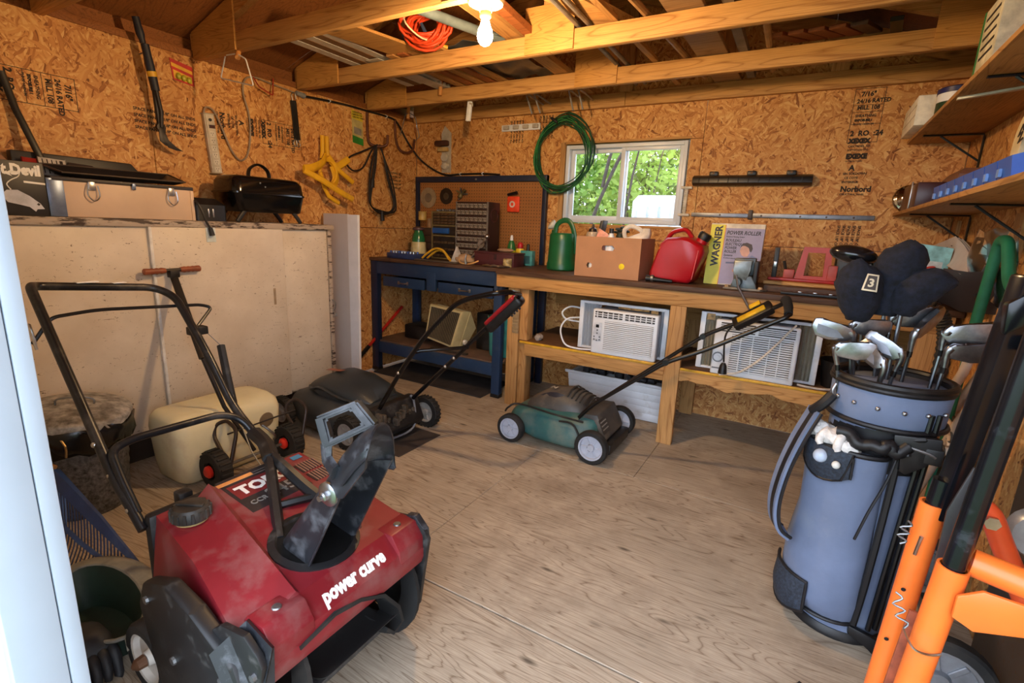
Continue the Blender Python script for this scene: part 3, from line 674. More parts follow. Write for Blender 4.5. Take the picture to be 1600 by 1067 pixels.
# dark cases on the navy bench shelf
one('tool_case', b2(B(), (-3.0, 3.30, .277), (-2.72, 3.50, .40), .015), BLACKPL, 'black tool case at the left end of the navy bench shelf', 'case', (-2.86, 3.4, .277))
one('tool_case', b2(B(), (-2.27, 3.36, .277), (-2.12, 3.56, .585), .012), BLACKPL, 'upright black case behind the heater beside the teal bucket', 'case', (-2.2, 3.46, .277))
one('wrench_block', b2(B(), (-2.56, 3.12, .277), (-2.20, 3.155, .292), .004), mat('steel_dark', (70, 64, 60), .5, .6), 'flat dark bar lying in front of the heater', 'bar', (-2.4, 3.14, .277))
bm = B(); rn = random.Random(2)
sp(bm, (-1.56, 3.10, .525), (.032, .03, .026)); jit(bm, .006)
one('crumpled_rag', bm, mat('rag_grey', (150, 140, 132), .9), 'small crumpled grey rag on the left end of the bench shelf', 'rag', (-1.56, 3.10, .5))
one('wood_scrap', b2(B(), (-1.36, 3.36, .5), (-1.12, 3.46, .575), .004), mat('scrap_dark', (96, 78, 64), .7), 'dark block of wood beside the left air conditioner', 'block', (-1.2, 3.4, .5))
one('black_tub', lt(B(), [(.075, 0), (.095, .15), (.098, .15), (.09, .14), (.07, .01), (0, .01)], 18, T(.235, 3.16, .497)), BLACKPL, 'small black tub on the shelf beside the right air conditioner', 'tub', (.235, 3.16, .497))
bm = B(); b2(bm, (-1.735, 3.020, .545), (-1.685, 3.031, .700), .002)
for i in range(6): b2(bm, (-1.733, 3.014, .555+i*.024), (-1.687, 3.021, .565+i*.024))
one('wire_brush', bm, mat('brush_tan', (156, 132, 96), .8), 'small tan brush hung on the left bench leg', 'brush', (-1.71, 3.025, .545))
# ================================================================ machines on the floor
def solid_sheet(bm, rows, th=.006):
    """a grid of points thickened along its own normals"""
    P = [[Vector(p) for p in r] for r in rows]; ni, nj = len(P), len(P[0]); N = [[None]*nj for _ in P]
    for i in range(ni):
        for j in range(nj):
            du = P[min(i+1, ni-1)][j]-P[max(i-1, 0)][j]; dv = P[i][min(j+1, nj-1)]-P[i][max(j-1, 0)]
            n = du.cross(dv); N[i][j] = n.normalized() if n.length > 1e-12 else Vector((0, 0, 1))
    A = [[bm.verts.new(P[i][j]) for j in range(nj)] for i in range(ni)]
    C = [[bm.verts.new(P[i][j]-N[i][j]*th) for j in range(nj)] for i in range(ni)]
    for i in range(ni-1):
        for j in range(nj-1):
            bm.faces.new((A[i][j], A[i][j+1], A[i+1][j+1], A[i+1][j])); bm.faces.new((C[i+1][j], C[i+1][j+1], C[i][j+1], C[i][j]))
    for i in range(ni-1):
        for j in (0, nj-1): bm.faces.new((A[i][j], A[i+1][j], C[i+1][j], C[i][j]))
    for j in range(nj-1):
        for i in (0, ni-1): bm.faces.new((A[i][j], A[i][j+1], C[i][j+1], C[i][j]))
    return bm
RED = mat('snow_red', (122, 28, 36), .38, var=.06, scale=6, dust=(132, 92, 88), dustamt=.34, dscale=7)
BLKM = mat('machine_black', (22, 22, 24), .48, var=.2, scale=14, dust=(76, 74, 72), dustamt=.16, dscale=22)
CHUTE = mat('chute_black', (32, 34, 39), .4, var=.15, scale=10, dust=(104, 106, 112), dustamt=.24, dscale=14)
RIMW = mat('rim_offwhite', (208, 202, 192), .5, var=.05)
DECAL = mat('decal_dark', (48, 42, 42), .4)
WINK = mat('white_print', (232, 230, 226), .5, var=.02)
t = thing('snow_blower', 'red snow blower with tall black chute and bent black handle', 'snow blower', (-1.15, .8, 0)); sb = t
# shroud: three stations of a profile across the machine (back, middle, front)
prof = {
 -1.42: [(.545, .16), (.555, .30), (.580, .474), (.688, .476), (.722, .505), (.738, .486), (1.03, .486), (1.045, .30), (1.045, .16)],
 -1.20: [(.535, .16), (.545, .28), (.556, .436), (.640, .444), (.684, .468), (.702, .452), (1.035, .452), (1.046, .28), (1.046, .16)],
 -.985: [(.520, .20), (.522, .28), (.518, .372), (.586, .404), (.648, .432), (.660, .414), (1.03, .414), (1.040, .30), (1.040, .20)],
 -.925: [(.520, .24), (.522, .28), (.522, .352), (.575, .396), (.640, .418), (.650, .408), (1.03, .408), (1.040, .30), (1.040, .24)],
 -.872: [(.520, .28), (.520, .30), (.520, .335), (.575, .356), (.640, .356), (.650, .356), (1.03, .356), (1.036, .30), (1.036, .28)],
 -.865: [(.520, .30), (.520, .31), (.520, .325), (.575, .325), (.640, .325), (.650, .325), (1.03, .325), (1.036, .31), (1.036, .30)]}
bm = B(); lo(bm, [[(x, y, z) for y, z in prof[x]] for x in sorted(prof)])
bmesh.ops.bevel(bm, geom=[e for e in bm.edges if len(e.link_faces) == 2 and e.calc_face_angle(0) > .35], offset=.006, segments=2, affect='EDGES')
obj('shroud', bm, RED, t, 30)
obj('shroud_back', b2(B(), (-1.455, .56, .20), (-1.418, 1.04, .478), .015), BLKM, t)
for y0, y1 in ((.535, .645), (.93, 1.034)):
    pd = obj('lip_pad', pr(B(), [(-.968, .396), (-.955, .412), (-.898, .410), (-.868, .368), (-.866, .325), (-.90, .325)], y1-y0, zplane(y1), .004), RED, t)
    bm = B(); lt(bm, [(.012, 0), (.010, .003), (0, .0035)], 10, T(-.926, (y0+y1)/2, .411)); obj('screw', bm, DULLSTEEL, pd)
# end cheeks of the auger housing
for y, s in ((.505, -1), (1.036, 1)):
    bm = B(); pr(bm, [(-1.12, .05), (-.965, .035), (-.885, .12), (-.848, .36), (-.862, .385), (-.905, .414), (-.99, .40), (-1.12, .30)], .016, zplane(y+.008), .003); c = obj('auger_cheek', bm, BLKM, t)
    for px, pz in ((-.905, .14), (-.875, .33), (-.98, .07)):
        bm = B(); lt(bm, [(.010, 0), (.009, .008), (0, .009)], 8, T(px, y+s*.008, pz) @ R(-s*PI/2, 'X')); obj('bolt', bm, DULLSTEEL, c)
bm = B(); lo(bm, [[(-.945, .535, .412), (-.850, .53, .392), (-.845, .515, .18), (-.985, .515, .345)], [(-.935, .524, .420), (-.842, .520, .400), (-.862, .468, .170), (-.985, .466, .352)]]); obj('corner_guard', bm, CHUTE, t, 20)
bm = B(); pr(bm, [(-.935, .414), (-.90, .422), (-.862, .385), (-.858, .34), (-.875, .34)], .022, zplane(1.052), .003); obj('corner_guard', bm, CHUTE, t)
# housing back (half drum) and scraper
bm = B(); a0, a1 = math.radians(100), math.radians(262); ps = []
for i in range(13):
    a = a0+(a1-a0)*i/12; ps.append((-1.0+.170*math.cos(a), .19+.170*math.sin(a)))
for i in reversed(range(13)):
    a = a0+(a1-a0)*i/12; ps.append((-1.0+.160*math.cos(a), .19+.160*math.sin(a)))
pr(bm, ps, .515, zplane(1.028)); obj('auger_housing', bm, BLKM, t)
obj('scraper_bar', b2(B(), (-1.04, .515, .008), (-.99, 1.028, .022), .002), DULLSTEEL, t)
# auger: shaft, centre paddles, side spirals
ax, az = -1.00, .175
obj('auger_shaft', tb(B(), [(ax, .515, az), (ax, 1.03, az)], .018, 12), BLKM, t)
for k in range(2):
    a = -.6+k*PI
    bm = B(); n = 8; rg = []
    for i in range(n+1):
        u = i/n; r = .02+.130*u; aa = a+.75*u
        c, s = math.cos(aa), math.sin(aa); rg.append((ax+r*c, az+r*s))
    vs = []
    for (x, z), (x2, z2) in zip(rg, rg[1:]+[rg[-1]]):
        vs.append([(x, .66, z), (x, .90, z)])
    pl = [(x, z) for x, z in rg]+[(x+.010*math.cos(a+1.6), z+.010*math.sin(a+1.6)) for x, z in reversed(rg)]
    pr(bm, pl, .24, zplane(.90)); obj('paddle', bm, RUBBER, t)
bm = B(); solid_sheet(bm, [[(-.862-dx, y, z) for y, z in ((.60, .318), (.70, .335), (.78, .318), (.86, .275), (.915, .20), (.930, .145), (.90, .135), (.875, .165))] for dx in (0, .045, .09)], .010); obj('paddle_curl', bm, RUBBER, t, 60)
for ys, ye, dr in ((.525, .665, 1), (1.022, .895, -1)):
    bm = B(); n = 30; R1 = []; R2 = []; R3 = []; R4 = []
    for i in range(n+1):
        u = i/n; a = dr*(u*1.15*2*PI)+2.2; y = ys+(ye-ys)*u; c, s = math.cos(a), math.sin(a)
        R1.append(bm.verts.new((ax+.085*c, y, az+.085*s))); R2.append(bm.verts.new((ax+.150*c, y, az+.150*s)))
        R3.append(bm.verts.new((ax+.150*c, y+.012, az+.150*s))); R4.append(bm.verts.new((ax+.085*c, y+.012, az+.085*s)))
    for i in range(n):
        for A, C in ((R1, R2), (R2, R3), (R3, R4), (R4, R1)): bm.faces.new((A[i], A[i+1], C[i+1], C[i]))
    bm.faces.new((R1[0], R2[0], R3[0], R4[0])); bm.faces.new((R4[n], R3[n], R2[n], R1[n]))
    obj('auger_flight', bm, RUBBER, t)
# belt cover on the left side, wheels
bm = B(); pr(bm, [(-1.27, .09), (-1.10, .03), (-.94, .05), (-.89, .25), (-.93, .335), (-1.085, .395), (-1.185, .428), (-1.30, .385), (-1.335, .31)], .04, zplane(.520), .012); bc = obj('belt_cover', bm, BLKM, t)
for px, pz in ((-1.28, .345), (-1.18, .22), (-1.02, .16), (-.97, .28)):
    bm = B(); lt(bm, [(.011, 0), (.010, .006), (0, .007)], 8, T(px, .480, pz) @ R(PI/2, 'X')); obj('bolt', bm, DULLSTEEL, bc)
def wheel(par, c, r, wd, rimr, tm, rm, axis='y', lugs=0, spokes=0, nm='wheel'):
    M = T(*c) @ R(PI/2, 'X')
    bm = B(); lt(bm, [(rimr, -wd/2), (r*.94, -wd/2), (r, -wd*.34), (r, wd*.34), (r*.94, wd/2), (rimr, wd/2), (rimr, -wd/2)], 28, M, cap=False)
    if lugs:
        for i in range(lugs):
            a = 2*PI*i/lugs; bx(bm, (0, 0, 0), (.012, .012, wd*.8), .002, M @ R(a) @ T(r*.995, 0, 0), 1)
    wv = obj(nm, bm, tm, par, 40)
    bm = B(); lt(bm, [(0, -wd*.30), (rimr*.25, -wd*.30), (rimr*.3, -wd*.12), (rimr*.85, -wd*.12), (rimr*.9, -wd*.42), (rimr*1.01, -wd*.46), (rimr*1.01, wd*.46), (rimr*.9, wd*.42), (rimr*.85, wd*.12), (rimr*.3, wd*.12), (rimr*.25, wd*.42), (0, wd*.42)], 28, M)
    rm_ = obj('rim', bm, rm, wv, 30)
    if spokes:
        for i in range(spokes):
            bm = B(); bx(bm, (0, 0, 0), (rimr*.52, rimr*.15, wd*.5), .002, M @ R(2*PI*i/spokes) @ T(rimr*.58, 0, 0), 1); obj('spoke', bm, rm, wv)
    return wv
w1 = wheel(t, (-1.375, .515, .103), .103, .05, .075, RUBBER, RIMW); bm = B(); lt(bm, [(.018, 0), (.016, .02), (.006, .03), (0, .032)], 10, T(-1.375, .492, .103) @ R(PI/2, 'X')); obj('hub', bm, mat('rusty_hub', (112, 76, 52), .6, .3), w1)
wheel(t, (-1.375, 1.06, .103), .103, .05, .075, RUBBER, RIMW)
# gas cap, decals, vents
bm = B(); lt(bm, [(.040, 0), (.043, .008)], 22, T(-1.345, .632, .462)); obj('filler_neck', bm, mat('neck_yellow', (170, 150, 100), .5), t)
bm = B(); lt(bm, [(.046, 0), (.047, .006), (.047, .026), (.040, .036), (0, .036)], 22, T(-1.345, .632, .470))
for i in range(16): bx(bm, (0, 0, 0), (.006, .008, .026), .001, T(-1.345, .632, .486) @ R(2*PI*i/16) @ T(.047, 0, 0), 1)
bx(bm, (0, 0, 0), (.075, .014, .008), .003, T(-1.345, .632, .508) @ R(.5)); obj('gas_cap', bm, mat('cap_black', (34, 32, 30), .5, dust=(96, 86, 74)), t)
slope = Matrix.Rotation(math.atan(-.034/.22), 4, 'Y')
def deck(x, y): return .486-(x+1.42)*.034/.22 if x < -1.2 else .452-(x+1.2)*.038/.215
sl = math.atan(.034/.22)
def onDeck(x, y, up=.001): return frame((x, y, deck(x, y)+up), (0, 1, 0), z=(math.sin(sl), 0, math.cos(sl)))   # local x -> +y, local y -> -x (toward the rear)
M = onDeck(-1.24, .745, .0008)
obj('decal', bx(B(), (.10, .10, 0), (.20, .19, .0006), 0, M), DECAL, t); obj('decal', bx(B(), (.10, .115, .0006), (.18, .075, .0006), 0, M), mat('decal_red', (118, 40, 42), .4), t)
text('TORO', .060, M @ T(.022, .094, .0012), WINK, t, bold=.045)
text('CCR', .026, M @ T(.018, .035, .0012), mat('decal_grey', (120, 116, 112), .5), t, bold=.02); text('2450', .062, M @ T(.075, .030, .0012), mat('decal_grey', (120, 116, 112), .5), t, bold=.01)
for i in range(2): obj('decal_stripe', bx(B(), (.10, .165+i*.012, .0009), (.18, .002, .0004), 0, M), mat('decal_grey', (120, 116, 112), .5), t)
obj('warning_label', bx(B(), (.06, .178, .0008), (.11, .016, .0006), 0, onDeck(-1.235, .735)), mat('label_orange', (206, 140, 78), .5), t)
obj('warning_label', bx(B(), (.265, .165, .0008), (.035, .022, .0006), 0, onDeck(-1.235, .735)), mat('label_blue', (70, 130, 170), .5), t)
for r_ in range(2):
    for i in range(7):
        vo = obj('vent_slot', bx(B(), (0, 0, 0), (.009, .052, .002), .0008, onDeck(-1.335+r_*.062, .965+i*.0105+r_*.0, .0012), 1), mat('vent_dark', (50, 26, 26), .7), t)
        obj('vent_rib', bx(B(), (.0052, 0, .001), (.0042, .054, .003), .0006, onDeck(-1.335+r_*.062, .965+i*.0105, .0012), 1), mat('vent_tan', (146, 110, 92), .6), t)
# script on the front fascia
F = frame((-.8830, .688, .3650), (0, 1, 0), z=(.688, 0, .726))
text('power curve', .050, F @ T(0, 0, .0015), WINK, t, bold=.045, spacing=.98, squash=.80, shear=.12)
# chute ring, chute, deflector
cx, cy = -1.045, .79
bm = B(); lt(bm, [(.098, -.03), (.104, -.01), (.118, .0), (.118, .008), (.100, .012), (.092, .004), (.092, -.03)], 32, T(cx, cy, .422) @ R(.16, 'Y'), cap=False); obj('chute_ring', bm, BLKM, t)
bm = B(); lt(bm, [(.097, 0), (.0, 0)], 24, T(cx, cy, .4285) @ R(.16, 'Y')); obj('chute_throat', bm, mat('throat_dark', (12, 12, 13), .8), t)
# chute walls: U section, open to the front
def usec(xb, zb, xf, zf, y0, y1, r, n=5):
    """U outline: front left edge, round the back, front right edge; d runs back -> front"""
    L = math.hypot(xf-xb, zf-zb); ux, uz = (xf-xb)/L, (zf-zb)/L; out = [(L, y0), (L*.6, y0)]
    for j in range(n+1):
        a = PI/2*j/n; out.append((r-r*math.sin(a), y0+r-r*math.cos(a)))
    for j in range(n+1):
        a = PI/2*j/n; out.append((r-r*math.cos(a), y1-r+r*math.sin(a)))
    out += [(L*.6, y1), (L, y1)]
    return [(xb+ux*d, y, zb+uz*d) for d, y in out]
rows_ = [usec(-1.125+.20*u, .415+.250*u, -.985+.155*u, .398+.292*u, .716, .868, .045) for u in [i/5 for i in range(6)]]
obj('chute', solid_sheet(B(), rows_, .006), CHUTE, t, 50)
bm = B(); tb(bm, [(r[0][0], r[0][1]-.001, r[0][2]) for r in rows_], .004, 6); obj('chute_edge', bm, CHUTE, t)
rows_ = []
for i in range(7):
    u = i/6
    rows_.append([(x-u*(y-.795)/.09*.045, y, z-u*(y-.795)/.09*.050) for x, y, z in usec(-.945+.160*u, .640+.300*u-.115*u*u, -.835+.035*u, .655+.050*u, .709-.006*u, .877+.010*u, .060+.032*u, 8)])
hd = obj('deflector', solid_sheet(B(), rows_, .006), CHUTE, t, 50)
# box handle of the deflector
A_, B_, C_, D_ = V(-.935, .735, .823), V(-.861, .785, .863), V(-.808, .790, .818), V(-0.911, .735, 0.753)
bm = B(); cen = (A_+B_+C_+D_)/4; nn = (B_-A_).cross(D_-A_).normalized()
o1 = [cen+(p-cen)*1.08 for p in (A_, B_, C_, D_)]; i1 = [cen+(p-cen)*.70 for p in (A_, B_, C_, D_)]; i2 = [cen+(p-cen)*.64 for p in (A_, B_, C_, D_)]
lo(bm, [[p+nn*.018 for p in o1], [p-nn*.018 for p in o1], [p-nn*.018 for p in i2], [p+nn*.018 for p in i1], [p+nn*.018 for p in o1]], cap=False); bmesh.ops.remove_doubles(bm, verts=bm.verts[:], dist=1e-5)
bmesh.ops.bevel(bm, geom=[e for e in bm.edges if e.calc_face_angle(0) > .5], offset=.005, segments=2, affect='EDGES')
tb(bm, [A_.lerp(D_, .9), D_+V(.004, -.004, -.03), (-0.858, .712, 0.713)], .012, 6, flat=(.020, .010)); tb(bm, [C_.lerp(D_, .15), (-.845, .75, .745)], .01, 6, flat=(.016, .008)); obj('deflector_handle', bm, CHUTE, t, 40)
bm = B(); lt(bm, [(.030, 0), (.030, .006), (.022, .010), (.012, .010), (.012, .020), (.007, .022), (.007, .030), (0, .030)], 16, T(-.882, .712, .652) @ R(PI/2, 'X')); obj('pivot_bolt', bm, STEEL, hd)
for px, py, pz in ((-1.055, .714, .412), (-.965, .874, .452), (-.865, .884, .655)):
    bm = B(); lt(bm, [(.010, 0), (.009, .008), (0, .009)], 8, T(px, py, pz) @ R(PI/2, 'X')); obj('bolt', bm, STEEL, t)
# chute foot
bm = B(); tb(bm, [(-1.13, .70, .418), (-1.06, .695, .41), (-1.0, .715, .402)], .010, 8, 4, flat=(.012, .014)); obj('chute_foot', bm, CHUTE, t)
# yoke (black moulded arm) and handle tubes
YOKE = BLKM
bm = B()
tb(bm, [(-1.55, .953, .552), (-1.46, .935, .540), (-1.36, .885, .535)], .02, 8, 3, flat=(.026, .020))
tb(bm, [(-1.40, .905, .535), (-1.31, .850, .515), (-1.20, .785, .462), (-1.115, .735, .425)], .02, 6, 3, flat=(.016, .022))
tb(bm, [(-1.39, .90, .535), (-1.30, .885, .525), (-1.20, .895, .475), (-1.10, .905, .440)], .02, 6, 3, flat=(.016, .022))
tb(bm, [(-1.22, .795, .462), (-1.19, .850, .465), (-1.17, .90, .462)], .02, 6, 1, flat=(.010, .012))
obj('yoke', bm, YOKE, t)
BT = mat('handle_tube', (28, 30, 35), .3, .3, var=.15, scale=12, dust=(92, 88, 84), dustamt=.2)
bm = B(); tb(bm, fillet([(-1.435, .553, .44), (-1.50, .552, .50), (-1.56, .55, .55), (-2.02, .575, 1.04), (-2.06, .60, 1.035), (-2.055, .93, 1.005), (-1.985, .962, .975), (-1.79, .95, .80), (-1.66, .95, .625), (-1.53, .95, .545)], .09, 6), .0135, 12); obj('handle', bm, BT, t)
bm = B(); b2(bm, (-2.075, .70, 1.037), (-2.045, .76, 1.041), .001); obj('grip_sticker', bm, WINK, t)
bm = B(); b2(bm, (-2.075, .80, 1.029), (-2.045, .84, 1.032), .001); obj('grip_sticker', bm, WINK, t)
bm = B(); tb(bm, fillet([(-1.47, .558, .475), (-1.55, .560, .56), (-1.60, .565, .62), (-1.605, .62, .635), (-1.61, .88, .628), (-1.59, .935, .60), (-1.545, .952, .545)], .06, 6), .012, 12); obj('cross_tube', bm, BT, t)
bm = B(); tb(bm, fillet([(-1.985, .548, .87), (-1.99, .575, .905), (-1.985, .60, .945), (-1.985, .72, .955), (-1.97, 1.04, .938), (-1.96, 1.075, .925), (-1.90, .975, .86)], .04, 5), .006, 8); obj('control_bail', bm, BT, t)
bm = B(); tb(bm, [(-1.945, .545, .86), (-1.955, .54, .92), (-1.97, .545, .93), (-1.965, .55, .87)], .004, 6, 3); obj('bail_bracket', bm, STEEL, t)
bm = B(); b2(bm, (-1.905, .945, .845), (-1.865, 1.005, .875), .004); obj('bail_bracket', bm, BLKM, t)
bm = B(); tb(bm, [(-1.84, 1.03, .80), (-1.78, 1.01, .69), (-1.74, 1.0, .60)], .014, 10); obj('spring_cover', bm, BLKM, t)
bm = B(); tb(bm, [(-1.87, 1.0, .85), (-1.84, 1.03, .80)], .0015, 5); tb(bm, [(-1.74, 1.0, .60), (-1.60, .97, .46), (-1.50, .96, .40)], .002, 5); obj('control_cable', bm, DULLSTEEL, t)
for p in ((-1.64, .545, .635), (-1.57, .545, .562), (-1.485, .545, .485)):
    bm = B(); sp(bm, p, .009); obj('handle_bolt', bm, STEEL, t)
bm = B(); b2(bm, (-1.50, .66, .44), (-1.46, .70, .485), .008); obj('choke_knob', bm, BLKM, t)
# ---------------------------------------------------------------- green mower
TEAL = mat('mower_teal', (46, 92, 92), .38, var=.08, scale=8, dust=(112, 116, 104), dustamt=.35, dscale=5)
MGREY = mat('motor_grey', (66, 64, 62), .5, var=.1, scale=10, dust=(120, 108, 94), dustamt=.35)
WGREY = mat('wheel_grey', (170, 176, 190), .5, var=.06)
t = thing('lawn_mower', 'teal electric lawn mower with grey wheels and yellow switch on its handle', 'lawn mower', (-1.15, 2.73, 0))
st = [(-1.46, .15, .13, .17), (-1.42, .19, .075, .195), (-1.25, .225, .05, .225), (-1.05, .225, .045, .23), (-.92, .205, .05, .235), (-.885, .17, .07, .20)]
bm = B(); rings = []
for x, hw, z0, z1 in st:
    rings.append([(x, 2.73+hw*a, z0+(z1-z0)*c) for a, c in ((-1.0, 0), (-1.06, .12), (-.98, .45), (-.82, .85), (-.6, 1), (.6, 1), (.82, .85), (.98, .45), (1.06, .12), (1.0, 0))])
lo(bm, rings); obj('deck', bm, TEAL, t, 60)
bm = B(); rings = []
for x, hw, z1 in ((-1.40, .06, .205), (-1.36, .13, .25), (-1.25, .15, .318), (-1.13, .15, .335), (-1.02, .13, .305), (-.98, .10, .235)):
    rings.append([(x, 2.73+hw*math.cos(PI*j/10), .19+(z1-.19)*math.sin(PI*j/10)**.7) for j in range(11)])
lo(bm, rings); mh = obj('motor_cover', bm, MGREY, t, 50)
bm = B(); pts = []
rings = [[(-1.36+.36*j/8, 2.73-.118-.028*math.sin(PI*j/8)+(.050*k/4), .212+(.10*math.sin(PI*j/8)**.9)*k/4+.004) for j in range(9)] for k in range(5)]
solid_sheet(bm, rings, .004); obj('cover_panel', bm, mat('cover_navy', (34, 36, 46), .35), mh, 50)
for i in range(6):
    x = -1.11+i*.026
    bm = B(); tb(bm, [(x, 2.73+.155*math.cos(PI*j/8)*(.96-.025*i), .193+(.148-.010*i)*math.sin(PI*j/8)**.7) for j in range(2, 7)], .0055, 6); obj('cooling_rib', bm, mat('rib_dark', (48, 46, 44), .6), mh)
text('N', .05, T(-1.24, 2.66, .3325) @ R(-.1), mat('emblem_grey', (160, 156, 150), .5), mh, 'emblem', bold=.05)
obj('rear_box', pr(B(), [(-.975, .11), (-.86, .07), (-.835, .12), (-.90, .25), (-.99, .245)], .30, zplane(2.88), .008), MGREY, t)
bl = obj('rear_label', bx(B(), (0, 0, 0), (.11, .085, .001), 0, frame((-.866, 2.62, .187), (0, 1, 0), z=(.9, 0, .46))), mat('label_dark', (52, 50, 48), .5), t)
for i in range(3): obj('label_print', bx(B(), (0, .025-.022*i, .001), (.085, .007, .0006), 0, frame((-.866, 2.62, .187), (0, 1, 0), z=(.9, 0, .46))), mat('label_light', (150, 148, 142), .5), bl)
obj('rear_flap', b2(B(), (-.86, 2.56, .035), (-.80, 2.90, .10), .012), BLKM, t)
for c, r in (((-1.405, 2.482, .088), .088), ((-1.405, 2.965, .088), .088), ((-.885, 2.482, .097), .097), ((-.885, 2.975, .097), .097)):
    wheel(t, c, r, .045, r*.74, RUBBER, WGREY, spokes=6)
bm = B(); tb(bm, [(-1.47, 2.52, .17), (-1.44, 2.50, .205), (-1.38, 2.52, .235), (-1.15, 2.52, .222), (-.96, 2.52, .215)], .006, 8, 4); obj('power_cord', bm, BLACKPL, t)
bm = B(); tb(bm, [(-1.10, 2.505, .195), (-1.02, 2.50, .20), (-.975, 2.49, .155), (-.95, 2.485, .10)], .006, 8, 3); obj('height_rod', bm, BLACKPL, t)
MB_ = BLACKPAINT
bm = B(); tb(bm, fillet([(-1.0, 2.555, .225), (-.93, 2.55, .315), (-.55, 2.56, .63), (-.38, 2.575, .715), (-.045, 2.60, .922), (-.03, 2.62, .945), (-.055, 2.72, .970)], .06, 5), .011, 12); obj('handle', bm, MB_, t)
bm = B(); tb(bm, fillet([(-1.02, 2.90, .225), (-.98, 2.90, .25), (-.43, 2.90, .735), (-.28, 2.89, .822), (-.10, 2.86, .935), (-.06, 2.84, .965), (-.055, 2.72, .970)], .06, 5), .011, 12); obj('handle', bm, MB_, t)
bm = B(); tb(bm, [(-.04, 2.612, .935), (-.045, 2.66, .962), (-.06, 2.76, .985), (-.07, 2.83, .972)], [.019, .021, .021, .019], 12, 4); obj('foam_grip', bm, mat('foam_black', (26, 26, 27), .9, bump=.3), t)
Ms = frame((-.205, 2.885, .872), (.80, -.02, .58), z=(-.5, -.62, .60))
swb = obj('switch_box', bx(B(), (0, 0, 0), (.21, .075, .045), .012, Ms), BLACKPL, t)
obj('switch_lever', bx(B(), (.0, -.005, .023), (.15, .034, .014), .006, Ms), mat('switch_yellow', (214, 168, 34), .4), swb)
obj('switch_cap', bx(B(), (.03, .055, .01), (.06, .03, .02), .006, Ms), mat('switch_yellow', (214, 168, 34), .4), swb)
bm = B(); tb(bm, [(-.30, 2.89, .80), (-.325, 2.89, .74), (-.315, 2.895, .60)], .005, 8, 4); obj('plug_cord', bm, BLACKPL, t)
bm = B(); lt(bm, [(.010, .06), (.018, .045), (.022, .02), (.024, 0), (0, 0)], 12, T(-.315, 2.895, .535)); obj('plug', bm, BLACKPL, t)
for p in ((-.55, 2.56, .63), (-.44, 2.9, .725)):
    bm = B(); lt(bm, [(.016, -.02), (.016, .02)], 10, T(*p) @ R(PI/2, 'X')); obj('clamp_knob', bm, MB_, t)
# ---------------------------------------------------------------- dark mower
t = thing('lawn_mower', 'dusty black lawn mower with shiny bent handle in front of the navy workbench', 'lawn mower', (-2.35, 2.1, 0))
DK = mat('mower_charcoal', (38, 45, 50), .42, var=.1, scale=8, dust=(84, 82, 78), dustamt=.2, dscale=5)
bm = B(); rings = []
for x, hw, z0, z1 in ((-2.75, .12, .13, .17), (-2.70, .19, .09, .20), (-2.50, .25, .05, .25), (-2.25, .26, .05, .25), (-2.06, .23, .06, .235), (-2.0, .20, .09, .20)):
    rings.append([(x, 2.10+hw*a, z0+(z1-z0)*c) for a, c in ((-1.0, 0), (-1.04, .15), (-.96, .5), (-.8, .85), (-.6, 1), (.6, 1), (.8, .85), (.96, .5), (1.04, .15), (1.0, 0))])
lo(bm, rings); obj('deck', bm, DK, t, 60)
bm = B(); rings = []
for x, hw, z1 in ((-2.62, .08, .25), (-2.56, .15, .30), (-2.42, .18, .362), (-2.28, .18, .355), (-2.14, .16, .31), (-2.07, .12, .25)):
    rings.append([(x, 2.10+hw*math.cos(PI*j/12), .22+(z1-.22)*math.sin(PI*j/12)**.6) for j in range(13)])
lo(bm, rings); mh = obj('engine_cover', bm, DK, t, 50)
bm = B(); tb(bm, [(x, 2.10-hw*1.02, z) for x, hw, z in ((-2.60, .10, .245), (-2.50, .17, .262), (-2.40, .185, .29), (-2.25, .185, .262), (-2.12, .16, .245))], .012, 8, 4, flat=(.014, .008)); obj('cover_rim', bm, DK, mh)
obj('cover_decal', bx(B(), (0, 0, 0), (.13, .04, .0015), 0, T(-2.44, 2.06, .3615) @ R(-.1, 'Y')), mat('decal_rust', (140, 84, 66), .5), mh)
obj('rear_door', pr(B(), [(-2.02, .10), (-1.94, .06), (-1.91, .10), (-1.97, .24), (-2.04, .235)], .36, zplane(2.28), .01), BLKM, t)
bm = B(); rn = random.Random(8)
for i in range(9): bx(bm, (-1.945+rn.uniform(-.01, .03), 1.93+i*.035, .17+rn.uniform(-.03, .03)), (.04, .025, .05), .006)
tag(obj('rear_linkage', bm, mat('linkage_grime', (74, 68, 60), .6, .3, var=.5, scale=40), t), kind='stuff')
for c, r in (((-2.685, 1.850, .095), .095), ((-2.685, 2.35, .095), .095), ((-2.10, 1.845, .097), .097), ((-1.97, 2.37, .100), .100)):
    wheel(t, c, r, .05, r*.66, RUBBER, mat('wheel_dusty', (150, 146, 140), .6, var=.1), lugs=24, spokes=5)
SH = mat('gloss_black_tube', (22, 22, 25), .16, .4, var=.1)
bm = B(); tb(bm, fillet([(-2.0, 1.965, .20), (-1.83, 1.975, .475), (-1.66, 1.975, .70), (-1.47, 1.98, .89), (-1.40, 1.985, .925), (-1.24, 1.99, .970), (-1.20, 2.06, .972), (-1.21, 2.18, .952), (-1.25, 2.205, .915), (-1.43, 2.22, .75), (-1.66, 2.22, .52), (-1.95, 2.22, .235)], .10, 6), .0125, 12); obj('handle', bm, SH, t)
bm = B(); tb(bm, [(-1.745, 1.98, .60), (-1.70, 2.0, .615), (-1.55, 2.22, .615)], .010, 10); obj('cross_bar', bm, SH, t)
Ms = frame((-1.325, 2.215, .835), (.72, 0, .69), z=(-.69, -.3, .72))
